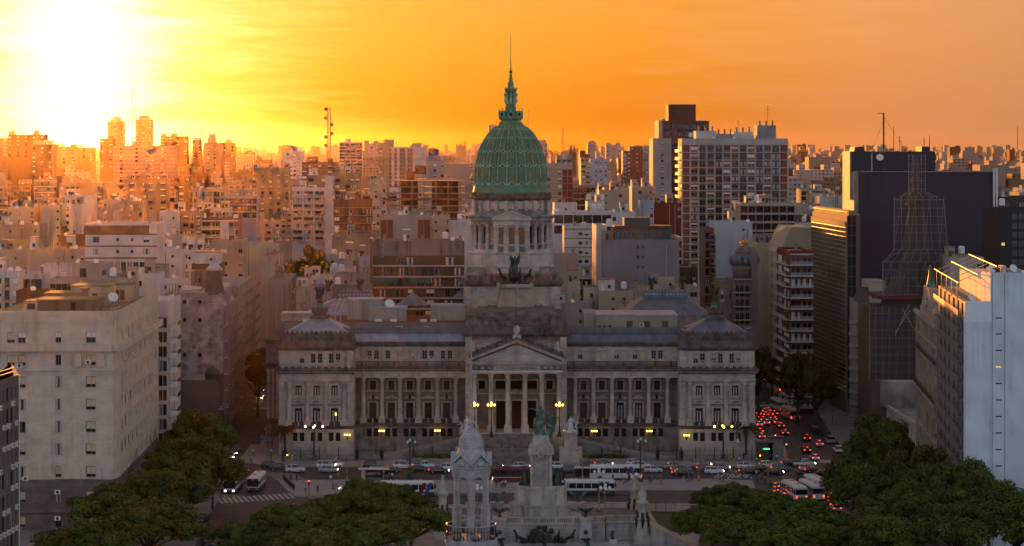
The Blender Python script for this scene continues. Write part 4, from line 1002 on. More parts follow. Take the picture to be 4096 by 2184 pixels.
B('party_wall_block','blank cream wall with a white patch in the left glow',162,238,824,860,16,CREAM,pat='....s',nf=5,roof='h.d')
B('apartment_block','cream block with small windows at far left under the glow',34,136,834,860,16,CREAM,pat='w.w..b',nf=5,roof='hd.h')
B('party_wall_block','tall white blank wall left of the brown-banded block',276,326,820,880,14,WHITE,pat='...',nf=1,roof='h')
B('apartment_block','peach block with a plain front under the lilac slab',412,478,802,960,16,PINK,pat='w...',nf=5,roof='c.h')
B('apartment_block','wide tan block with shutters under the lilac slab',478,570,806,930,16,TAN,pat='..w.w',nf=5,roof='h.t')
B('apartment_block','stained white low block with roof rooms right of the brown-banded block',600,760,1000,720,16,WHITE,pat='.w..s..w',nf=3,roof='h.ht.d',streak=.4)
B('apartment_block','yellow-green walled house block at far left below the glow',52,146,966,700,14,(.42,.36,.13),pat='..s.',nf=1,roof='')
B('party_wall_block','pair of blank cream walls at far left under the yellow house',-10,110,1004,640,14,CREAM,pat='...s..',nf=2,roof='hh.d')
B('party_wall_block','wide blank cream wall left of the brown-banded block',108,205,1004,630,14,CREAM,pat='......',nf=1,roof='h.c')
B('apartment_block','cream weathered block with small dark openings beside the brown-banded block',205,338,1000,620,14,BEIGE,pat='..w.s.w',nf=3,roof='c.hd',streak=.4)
o,w,h=B('apartment_block','white block with dark brown roof band and glazed terrace floor',342,628,900,610,18,WHITE,fl=3.0,pat='.W..s.s.W.',nf=2,band=BROWN,blank_top=2.2,wh=1.5,wf=.8,top=.1)
q=MB(); q.box(-w/2-.1,w/2-2,-.25,.02,h-2.4,h-.1,wallm(BROWN)); q.build('fascia_band',o)
for i in range(9):put('window',WU['d'],o,(-w/2+1+(i+.5)*(w-4)/9,-.1,h-11.6),None,((w-4)/9*.8,1,2.3))
q=MB(); q.box(-w/2,w/2-2,-2.2,.02,h-12,h-11.7,wallm(WHITE)); q.build('terrace_slab',o)
for f in range(3):
 for i in range(4):put('window',WU[rnd.choice('dcbk')],o,(-w/2+6+(i+.5)*(w-8)/4,-.1,h-15-f*3.2),None,(1.6,1,2.3)); put('balcony',BU['d'],o,(-w/2+6+(i+.5)*(w-8)/4,0,h-15.1-f*3.2),None,((w-8)/4*.9,1,1))
for a_ in (('white_house','white house with balcony windows at the left edge behind the travertine roof',-20,76,1090,560,12,WHITE,'wbw',4,'h.d'),('low_house','white flat house with a dark terrace behind the travertine roof huts',76,168,1102,566,12,WHITE,'gg',2,'c.'),('low_house','white stair hut with one square window above the travertine roof',164,270,1064,590,10,WHITE,'..w',1,'.c'),('low_house','glazed terrace house under the brown-banded block',200,292,1120,560,10,GREY,'gggg',2,'a'),
   ('low_house','stained concrete roof house with a brown door below the brown-banded block',290,430,1058,578,10,GREY,'.g..w',1,'d.d'),('low_house','dark tin-roofed shed behind the travertine roof',64,196,1168,540,8,BROWN,'....',0,''),('low_house','pale yellow roof house right of the travertine stair house',430,540,1120,545,8,CREAM,'.s.w',1,'tc'),('low_house','whitewashed house with round tanks left of the grey party wall',540,640,1100,560,10,WHITE,'w..',1,'th')):
 B(a_[0],a_[1],a_[2],a_[3],a_[4],a_[5],a_[6],a_[7],pat=a_[8],nf=a_[9],roof=a_[10],streak=.4)
# ---- centre left
B('apartment_block','grey block with chequered front below the skyline left of the mast',1130,1214,606,1700,16,WHITE,pat='.wWWw.',nf=9,roof='.h.')
B('apartment_block','dark brown banded block at the foot of the dish mast',1208,1350,652,1300,18,BROWN,pat='Ww.w.Ww',nf=6,band=(.3,.22,.18),roof='.HH.')
B('apartment_block','greenish flat block with many small windows left of the dish mast',1010,1154,674,1250,18,OLIVE,pat='w.w.w.w.w',nf=7,roof='h..h',top=2.5)
B('apartment_block','olive roofed brown block below the dish mast',1232,1306,704,1150,16,OLIVE,pat='W.w',nf=4,roof='h')
B('apartment_block','cream block with rows of white windows right of the dish mast',1320,1440,694,1160,16,OLIVE,pat='WW.WWW',nf=7,roof='.h.h',wf=.9,top=2.0)
B('apartment_block','white finely striped block on the skyline left of the dome',1358,1448,570,2100,16,WHITE,pat='gggg',nf=10,band=WHITE,roof='.h..')
B('apartment_block','hazy salmon block behind the striped skyline block',1456,1514,574,2800,18,PINK,pat='w.w.w',nf=6,roof='h.h')
B('apartment_block','grey-brown stepped block on the skyline left of the white red-striped slab',1512,1576,572,2100,18,TAN,pat='w.w',nf=9,roof='.hh')
B('apartment_slab','white slab with red vertical panels on the skyline left of the dome',1556,1704,590,1800,16,WHITE,pat='p.p.pp.pp.....',pc=BRICK,nf=10,roof='.h')
o,w,h=B('apartment_tower','grey tower with dark blue roof box left of the dome',1704,1776,624,1300,16,GREY,pat='..w.w',nf=9,wf=.8)
q=MB(); q.box(-w*.36,w*.2,3,12,h-.3,h+3.6,wallm((.10,.10,.17))); q.build('roof_box',o)
B('apartment_block','tall cream block with three window columns left of the concrete frame',1480,1544,720,1110,16,CREAM,pat='.w.w',nf=9,roof='h')
B('apartment_block','white block with stacked long balconies right of the glow',1168,1300,754,1080,16,WHITE,pat='BBB',nf=8,bal='w',roof='.H.',band=WHITE)
B('party_wall_block','tall thin white wall between the stacked balconies and the brown block',1300,1331,708,1075,20,WHITE,pat='..',nf=1,side=('R','www',9))
B('apartment_block','brown block with thick yellow bands and corner windows',1334,1488,802,900,18,BROWN,fl=2.9,pat='wpw.BB',nf=8,pc=BRICK,band=OCHRE,roof='.Hh.h',top=2.6,wf=.9)
B('apartment_block','slim cream block with a red edge right of the yellow-banded block',1490,1518,810,890,14,CREAM,pat='Ww',nf=8,side=('R','w.',6))
B('party_wall_block','white wall with two rust red blank panels left of the drum',1524,1720,864,850,16,GREY,pat='pp.sw.pp',fl=14,pc=BRICK,nf=1,roof='hc.tha',top=1.2)
B('apartment_block','cream house block with chimneys just left of the drum',1732,1800,866,810,14,CREAM,pat='s.w',nf=4,roof='chc')
B('party_wall_block','pale blue-white blank wall touching the drum on its left',1800,1880,890,790,14,WHITE,pat='....',nf=1,roof='')
# concrete frame under construction
D=1050; o=thing('concrete_frame_building','unfinished concrete frame of open floors with red netting left of the dome','building',(X(1696,D),D,0),ROT)
OCC.append((D,1542,1850,722)); FOOT.append((X(1696,D),D+10,17,10)); w=308*D/F; CONC=wallm((.33,.28,.25)); NETM=wallm((.30,.12,.08))
for i in range(8):
 z=Z(722,D)-i*2.75; q=MB(); q.box(-w/2-.8,w/2+.8,-1,18,z-.3,z,CONC); q.build('floor_slab',o)
 if i:
  for j in range(7):q=MB(); xx=-w/2+1+j*(w-2)/6; q.box(xx-.25,xx+.25,.2,.7,z,z+2.45,CONC); q.build('column',o)
  q=MB(); q.box(-w*.3,-w*.08,8,16,z,z+2.45,wallm(BROWN)); q.box(w*.1,w*.45,9,16,z,z+2.45,wallm(BROWN)); q.build('core_wall',o)
q=MB()
for i in range(44):xx=-w/2+i*w/43; q.box(xx-.04,xx+.04,-.9,-.82,Z(722,D),Z(722,D)+1.6,RUST)
q.box(-w/2,w/2,-.9,-.84,Z(722,D)+1.5,Z(722,D)+1.6,RUST); q.build('formwork_rail',o)
q=MB(); q.box(-w/2-1,w/2,-2.6,-1,Z(722,D)-8.3,Z(722,D)-7.6,NETM); q.build('safety_net',o)
# green tower crane
D=1120; x=X(1616,D); o=thing('tower_crane','thin green tower crane beside the concrete frame','crane',(x,D,0)); GRN=paint('crane_green',(.05,.13,.09),rough=.5)
def lattice(mb,p0,p1,wd,m,n,rr=.09):
 p0,p1=Vector(p0),Vector(p1); d=(p1-p0).normalized(); u=d.orthogonal().normalized() if abs(d.z) < .5 else Vector((1,0,0)); v=d.cross(u).normalized()
 cs=[u*wd+v*wd,u*wd-v*wd,-u*wd-v*wd,-u*wd+v*wd]
 for c in cs:mb.tube([p0+c,p1+c],rr,m,4)
 for i in range(n):
  a=p0+(p1-p0)*(i/n); b=p0+(p1-p0)*((i+1)/n)
  for j in range(4):mb.tube([a+cs[j],b+cs[(j+1) % 4]],rr*.6,m,3)
q=MB(); lattice(q,(0,0,0),(0,0,Z(636,D)),.7,GRN,30); q.build('mast',o)
q=MB(); lattice(q,(-18,0,Z(637,D)),(24,0,Z(637,D)),.45,GRN,24,.07); q.build('jib',o)
q=MB(); lattice(q,(0,0,Z(636,D)),(0,0,Z(604,D)),.5,GRN,4); q.tube([(0,0,Z(604,D)),(-17,0,Z(636,D))],.05,GRN,3); q.tube([(0,0,Z(604,D)),(20,0,Z(636,D))],.05,GRN,3); q.build('tower_head',o)
q=MB(); q.box(-17,-13,-.8,.8,Z(637,D)-2,Z(637,D)-.4,CONC); q.build('counterweight',o)
# brown terraced block close behind the palace
D=664; o,w,h=B('apartment_block','long brown block with white slab edges and green awnings behind the palace',1488,1858,968,D,16,(.30,.25,.22),pat='.',nf=0,roof='.c..h.c',streak=.45)
BRN=wallm(BROWN); zt=Z(1018,D)
for f in range(7):
 z=zt-f*2.95
 if f:
  q=MB(); q.box(-w/2+.3,w/2-.1,-1.5,.05,z-.32,z,wallm((.52,.47,.42))); q.build('balcony_slab',o)
  g=MB(); g.box(-w/2+.3,w/2-.2,-1.45,-1.41,z+.85,z+.92,IRON)
  for i in range(60):xx=-w/2+.4+i*(w-.6)/59; g.box(xx-.015,xx+.015,-1.45,-1.42,z,z+.85,IRON)
  g.build('railing',o)
 q=MB(); q.box(-w/2+.3,w/2-.1,-.1,.02,z-2.95,z-.33,BRN); q.build('brick_infill',o)
 for i in range(9):
  if rnd.random() < .72:put('window',WU[rnd.choice('ddcckh')],o,(-w/2+1.4+(i+.5)*(w-2)/9+rnd.uniform(-.4,.4),-.26,z-2.85),None,(rnd.choice((1.4,1.9,2.4)),1,2.2))
for a,b in ((.02,.28),(.40,.64)):q=MB(); q.box(-w/2+a*w,-w/2+b*w,-1.6,-1.5,zt-2*2.95-1.9,zt-2*2.95-.33,AWNG); q.build('awning',o)
q=MB(); q.box(-w/2-.5,-w/2,-1.8,10,0,h+1,wallm((.2,.15,.13))); q.build('party_wall',o)
# jumble of low roofs between the tree and the brown block
for i,(a,b,y,D,c,p,lab) in enumerate((
 (1319,1382,1020,706,BEIGE,'s.w','stained beige house with a slanted blue roof right of the big tree'),
 (1382,1436,1024,700,CREAM,'.s.','cream box house with one slit window left of the brown terraced block'),
 (1350,1412,1048,690,GREY,'w.s','grey stepped house below the cream box house'),
 (1436,1482,1030,696,BLUEG,'..','pale blue-white blank wall against the brown terraced block'),
 (1320,1420,1076,682,WHITE,'.w.s','whitewashed house with two small openings beside the big tree'),
 (1245,1345,1106,676,WHITE,'..w','white roof house with rounded corner below the big tree'),
 (1340,1480,1100,672,GREY,'.s...','grey cement house with a brown arched shed on its roof'),
 (1184,1330,1150,652,GREY,'......','tall bare grey cement wall behind the left pavilion statue'),
 (1330,1486,1152,650,(.24,.22,.21),'....','dark weathered low wall behind the roof statues of the left wing'))):
 B('low_house',lab,a,b,y,D,10,c,pat=p,nf=2,roof='hc' if i % 2 else 'ta',streak=.4)
# cream blocks left of the tree
B('apartment_block','cream block with shuttered windows left of the big tree',846,978,967,780,14,CREAM,pat='.W.w',nf=3,fl=4.0,roof='c.ah',wf=.5)
B('party_wall_block','yellowish blank wall with one round vent left of the big tree',987,1080,975,760,14,CREAM,pat='......',nf=0,roof='')
B('low_house','white roof house with tilted skylights left of the slate cupola',749,845,1005,690,12,WHITE,pat='s..w.',nf=1,roof='h.hc',streak=.3)
B('party_wall_block','dark brown stained wall behind the slate cupola',767,884,1060,672,12,BROWN,pat='.....',nf=0,streak=.5)
B('low_house','stained white house with round attic window behind the grey party wall',616,764,1118,600,12,WHITE,pat='.s.s.',nf=1,roof='hd',streak=.4)
B('low_house','brown cement tank house on the roof beside the slate cupola',764,832,1090,596,8,(.24,.18,.14),pat='..s..',nf=1,streak=.4)
B('apartment_block','grey building with sloped blank gable on the narrow street',1078,1164,1120,690,30,GREY,pat='....',nf=0,side=('R','bbbb',7),bal='d')
B('apartment_block','pale building with stacked balconies deep in the narrow street',1040,1100,1030,730,40,BEIGE,pat='...',nf=0,side=('R','bwbwb',9),bal='d')
# ---- right of the dome
B('apartment_block','red and cream banded block just right of the dome',2186,2291,656,1000,16,BEIGE,pat='w.wpp',pc=DRED,nf=5,band=OLIVE,top=2.2,roof='..h')
B('apartment_block','slim beige block with many white windows right of the dome',2324,2361,652,1350,16,CREAM,pat='WW',nf=10,roof='h')
o,w,h=B('apartment_tower','light blue tower with dotted white windows right of the dome',2360,2428,637,1600,16,(.46,.48,.58),pat='w.w.w.w',nf=12,wf=.7,wh=1.1)
q=MB(); q.box(-w*.12,w*.12,3,9,h-.3,Z(608,1600),wallm((.46,.48,.58))); q.build('lift_shaft',o)
for x,s in ((2284,0),(2298,1)):
 D=2600; o=thing('church_spire','left slender church spire on the right skyline' if s == 0 else 'right slender church spire on the right skyline','spire',(X(x,D),D,0))
 q=MB(); q.box(-2,2,-2,2,0,Z(606,D),wallm(BROWN)); q.build('bell_tower',o); q=MB(); q.lathe([(2.2,Z(606,D)),(.9,Z(592,D)),(.15,Z(574,D))],8,wallm(BROWN)); q.build('steeple',o)
B('apartment_tower','hazy round-topped tower on the right skyline',2350,2386,572,3000,16,PINK,pat='w.w',nf=8,roof='h')
B('apartment_block','hazy twin-stepped block on the right skyline',2424,2482,580,3000,16,PINK,pat='w.w.w',nf=6,roof='h.h')
B('apartment_tower','hazy pale tower directly right of the upper dome',2152,2190,574,2400,16,PINK,pat='w.w',nf=7,roof='h')
B('apartment_tower','hazy tower with an open top frame left of the lantern',1954,1984,500,2600,12,PINK,pat='w.w',nf=12)
B('apartment_block','brown block with white balcony ends left of the tall dark tower',2492,2572,606,1700,16,BRICK,pat='bw.w.',nf=10,roof='.HH',bal='w')
B('apartment_block','pale gridded block against the tall dark tower',2572,2614,597,1720,16,GREY,pat='ww.w',nf=10,roof='h')
B('apartment_block','low cream terrace block right of the drum',2396,2492,764,980,14,CREAM,pat='.s..w',nf=4,roof='h.cht')
B('apartment_block','pale yellow block with white gable under the dark tower',2528,2614,750,980,14,CREAM,pat='.w.s',nf=5,roof='hch')
B('apartment_block','bright white house with one wide slit window right of the drum',2218,2308,816,820,12,WHITE,pat='..s..',nf=1,roof='')
B('apartment_block','white roof terrace with ladder tank right of the bright white house',2350,2420,810,830,12,WHITE,pat='...',nf=0,roof='t.h',rail=True)
B('apartment_block','long white low block with a brown window ribbon right of the drum',2216,2446,850,790,14,WHITE,pat='gggggg',nf=2,band=WHITE,fl=3.4,roof='d..a.c')
B('apartment_block','white low block with satellite dishes beside the ribbon-windowed block',2446,2540,852,790,14,WHITE,pat='w...',nf=2,roof='d.ht')
B('party_wall_block','terracotta red blank block left of the brick slab',2618,2726,814,860,14,DRED,pat='.....w',nf=2,roof='h.h')
B('apartment_block','small grey blue house with pitched skylight left of the red block',2560,2616,806,830,12,BLUEG,pat='..w',nf=2,roof='c')
# tall dark tower
D=1150; o,w,h=B('office_tower','tall dark tower with a black box crown and sunlit left edge',2636,2836,486,D,22,(.075,.06,.06),fl=3.3,pat='gggggggg',nf=14,wf=.9,roof='',top=1.0)
q=MB(); q.box(-w*.30,w*.25,3,17,h-.3,Z(417,D),wallm((.055,.05,.05))); q.build('crown_box',o)
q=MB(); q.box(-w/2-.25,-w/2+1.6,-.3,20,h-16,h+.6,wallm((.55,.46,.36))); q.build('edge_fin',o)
B('office_tower','grey tower with a column of triple windows left of the brick slab',2612,2686,556,1140,20,GREY,fl=2.75,pat='..W..',nf=14,wf=.9,wh=.95)
# brick slab
D=950; o,w,h=B('apartment_slab','big brick and white slab block with balconies right of the dome',2728,3152,558,D,16,(.30,.12,.075),fl=3.0,pat='pWbWbWWbWbWbp',pc=BRICK,nf=16,band=(.52,.50,.47),top=2.0,bal='d',wf=.8,roof='',side=('L','bb',16))
for a,b,t,c in ((.14,.33,3.4,WHITE),(.33,.50,2.2,GREY),(.50,.68,3.0,WHITE),(.72,.90,5.6,GREY)):
 q=MB(); q.box(-w/2+a*w,-w/2+b*w,3,12,h-.3,h+t,wallm(c,.4)); q.build('roof_house',o)
 for j in range(3):put('chimney',CHIM,o,(-w/2+(a+(b-a)*(j+.5)/3)*w,5,h+t-.2))
for i in range(14):q=MB(); xx=-w/2+i*w/13; q.box(xx-.28,xx+.28,-.2,.03,0,h-1,wallm((.52,.50,.47))); q.build('white_pier',o)
q=MB(); q.box(-w/2-.05,w/2+.05,-.24,.05,h-2.1,h+.4,wallm((.50,.47,.44),.3)); q.build('roof_fascia',o)
put('antenna',ANTM,o,(w*.33,6,h+5.4),0,(1.5,1.5,1.8)); put('antenna',ANTM,o,(w*.05,6,h+3),0)
# grey party wall with glass penthouse
D=690; o,w,h=B('party_wall_block','wide blank grey wall with six small square windows and a glazed rooftop',2417,2718,964,D,20,(.26,.26,.28),pat='........',nf=0,streak=.05)
for i in range(3):
 for j in (0,1):xx=X(2552+j*20.5,D)-X(2567.5,D); put('window',WU['d'],o,(xx,-.1,Z(995+i*40,D)),None,(.75,1,.9))
q=MB(); q.box(-w*.35,w*.40,.6,12,h,h+4.0,wallm((.16,.15,.155),.05)); q.box(-w*.36,w*.41,.3,12.5,h+3.4,h+4.3,wallm(BROWN)); p_=q.build('penthouse',o)
for c in (-.25,-.08,.07):put('window',WU['d'],p_,(c*w,.45,h+.9),None,(2.5,1,1.7))
q=MB(); q.box(w*.20,w*.38,.5,.58,h+.3,h+3.2,DARKGL); q.build('glazed_terrace',p_)
q=MB(); q.box(-w*.22,w*.12,4,10,h+4.3,h+6.6,wallm((.13,.13,.16))); q.build('plant_room',o)
put('water_tank',TANKM,o,(-w*.42,5,h+4),None,(1.1,1.1,1.2))
o,w,h=B('party_wall_block','white and grey stepped wall left of the blank grey wall',2385,2428,905,700,18,WHITE,pat='..',nf=0)
o,w,h=B('apartment_block','white terraced back of a block with ochre bands and laundry',2257,2385,908,760,12,WHITE,fl=2.9,pat='..www',nf=8,band=OCHRE,bal='d',roof='.c',wf=.6,wh=1.0,rail=True)
B('party_wall_block','beige blank wall with a rounded top window right of the drum',2190,2314,1023,706,10,PINK,pat='.....',nf=0,roof='a.',streak=.08)
for i,(a,b,y,D,c,p,lab) in enumerate((
 (2270,2322,1132,668,CREAM,'..','narrow cream stair house with a red coping behind the right wing'),
 (2336,2396,1154,664,CREAM,'.w.','cream house with a pale shuttered window behind the right wing'),
 (2396,2532,1168,660,BEIGE,'..s.s.','long beige house with two tiny vents behind the right wing'),
 (2532,2640,1150,672,BEIGE,'...','beige wall behind the roof lanterns of the right wing'),
 (2632,2698,1112,690,CREAM,'.s','pale yellow chimney house between the two roof statues on the right'),
 (2700,2800,1150,680,BEIGE,'.w','beige ornate low house right of the roof statues'),
 (2210,2370,1216,655,GREY,'...s.','low grey terrace wall right of the tower base'))):
 B('low_house',lab,a,b,y,D,10,c,pat=p,nf=2,roof='ca' if i % 2 else 'h',streak=.3)
B('party_wall_block','tall pale blue blank wall with a column of tiny windows',2864,3010,893,770,20,(.50,.55,.60),pat='....s.',nf=9,fl=3.1,roof='a.h',streak=.06,side=('L','bbb',9))
B('apartment_block','slim dark block with stacked balconies left of the pale blue wall',2818,2863,915,775,14,(.20,.15,.13),pat='bb',nf=12,bal='d')
B('party_wall_block','cream blank wall left of the hillside gable on the right street',3030,3118,976,720,26,CREAM,pat='...',nf=0,side=('L','bb',9),bal='d',streak=.06,roof='h')
B('apartment_block','dark red block with white corner balconies on the right street',3160,3252,1008,650,24,DRED,fl=2.95,pat='BB',nf=14,bal='w',band=WHITE,side=('L','Bb',14),roof='')
# cream wall with the swept shoulder
D=700; o=thing('party_wall_block','cream blank wall with a slanted shoulder on the right street','building',(X(3180,D),D,0),R(3)); OCC.append((D,3116,3250,912)); FOOT.append((X(3180,D),D+12,6,12))
q=MB(); fx=lambda x:X(x,D)-X(3180,D); fz=lambda y:Z(y,D)
q.poly([(fx(3114),0),(fx(3250),0),(fx(3250),fz(910)),(fx(3166),fz(908)),(fx(3150),fz(935)),(fx(3134),fz(975)),(fx(3122),fz(1000)),(fx(3114),fz(1010))],0,24,wallm(CREAM,.06)); q.build('wall',o)
for f in range(10):put('balcony',BU['d'],o,(fx(3110),3,fz(1030)-f*2.95),R(-90),(4,1,1)); put('window',WU['d'],o,(fx(3113),3,fz(1030)-f*2.95),R(-90),(2.4,1,2.1))
# art nouveau corner house with the bulbous cupola
D=670; o=thing('corner_house','ornate corner house with a bulbous cupola and gold onion finial on the right street','building',(X(2980,D),D,0),R(2)); OCC.append((D,2932,3030,1075)); FOOT.append((X(2980,D),D+10,4,10))
fx=lambda x:X(x,D)-X(2980,D); AN=wallm((.26,.21,.18),.3)
hs=[(fx(c)-.55,fx(c)+.55,fz_-3.4,fz_) for c in (2950,2968,2990) for fz_ in (Z(1140,D),Z(1195,D),Z(1250,D),Z(1305,D))]
q=MB(); q.holes(fx(2934),fx(3006),0,Z(1120,D),0,hs,AN,.3); q.box(fx(2934),fx(3030),.32,18,0,Z(1120,D),AN); q.box(fx(3006),fx(3030),-.4,.4,0,Z(1010,D),AN); q.build('wall',o)
for h_ in hs:put('window',WU['d'],o,((h_[0]+h_[1])/2,.12,h_[2]),None,(1.1,1,3.4))
for y in (1119,1172,1228,1282):q=MB(); q.box(fx(2930),fx(3010),-1.2,.3,Z(y,D)-.1,Z(y,D)+.25,AN); q.build('balcony_slab',o); put('balcony',BU['d'],o,(fx(2970),-.1,Z(y,D)+.3),None,(5,1,1))
q=MB(); q.smooth=True; c=fx(2984); zz=lambda y:Z(y,D)
q.lathe([(3.2,zz(1120)),(3.2,zz(1080)),(3.5,zz(1076)),(3.0,zz(1070)),(3.6,zz(1050)),(3.7,zz(1040)),(3.2,zz(1022)),(2.3,zz(1014)),(2.6,zz(1010)),(2.4,zz(1006)),(2.0,zz(990)),(1.2,zz(984))],16,AN,c,4); cu_=q.build('cupola',o)
for i in range(7):
 a_=math.pi*(1+(i+.5)/7); g=MB(); g.smooth=True; g.ball((c+3.4*math.cos(a_),4+3.4*math.sin(a_),zz(1043)),1.0,ZINCD,8,6,1.5); g.build('oval_window',cu_)
q=MB(); q.smooth=True; GOLD=mat('gold_leaf',(.55,.22,.05),.35,metal=.8,var=.2,scale=2); q.lathe([(.9,zz(984)),(.5,zz(981)),(1.2,zz(974)),(1.1,zz(970)),(.3,zz(962)),(.05,zz(955))],12,GOLD,c,4); q.build('onion_finial',o)
q=MB(); q.tube([(c,4,zz(956)),(c,4,zz(938))],.05,IRON,4); q.tube([(c-.6,4,zz(946)),(c+1.0,4,zz(946))],.04,IRON,4); q.build('weather_vane',o)
B('low_house','carved beige townhouse with a curved parapet before the pale blue wall',2880,2932,1128,676,14,(.30,.24,.19),pat='w.w',nf=3,fl=5,wh=2.6,wf=.5,streak=.3)
# ---------------------------------------------------------------- nearer buildings, along the two side streets
def run(S,p0,p1,z0,z1,cols,rows,m,rev=.3,ww=1.2,kinds='ddhec',name='wall',wname='window',sill=None,prob=1.0,bal=None,balw=1.0,r=rnd,thick=.02):
 """a wall from p0 to p1 (outside on the right hand) with windows at fractions cols and heights rows"""
 p0,p1=Vector((p0[0],p0[1],0)),Vector((p1[0],p1[1],0)); L=(p1-p0).length; a=math.atan2(p1.y-p0.y,p1.x-p0.x)
 T=Matrix.Translation(p0) @ Matrix.Rotation(a,4,'Z'); hs=[]
 for c in cols:
  cc,w_=(c if isinstance(c,tuple) else (c,ww))
  for b,t in rows:
   if r.random() <= prob and b > z0+.1 and t < z1-.1 and w_/2+.05 < cc*L < L-w_/2-.05:hs.append((cc*L-w_/2,cc*L+w_/2,b,t))
 q=MB(); q.T=T; q.holes(0,L,z0,z1,0,hs,m,rev); q.box(0,L,rev,rev+thick,z0,z1,m); wl=S.part(name,q)
 for h in hs:
  loc=T @ Vector(((h[0]+h[1])/2,rev-.16,h[2])); o=S.inst(wname,WU[r.choice(kinds)],loc,a,(h[1]-h[0],1,h[3]-h[2]))
  if sill:
   g=MB(); g.T=T; g.box(h[0]-.12,h[1]+.12,-.14,.02,h[2]-.14,h[2]-.002,sill); S.part('sill',g)
  if bal:S.inst('balcony',BU[bal],T @ Vector(((h[0]+h[1])/2,0,h[2]-.1)),a,((h[1]-h[0])*balw,1,1))
 return T,L,hs
def band(S,p0,p1,z0,z1,out,m,name='cornice',ext=0.0,inn=.05):
 p0,p1=Vector((p0[0],p0[1],0)),Vector((p1[0],p1[1],0)); L=(p1-p0).length
 q=MB(); q.T=Matrix.Translation(p0) @ Matrix.Rotation(math.atan2(p1.y-p0.y,p1.x-p0.x),4,'Z'); q.box(-ext,L+ext,-out,inn,z0,z1,m); return S.part(name,q)
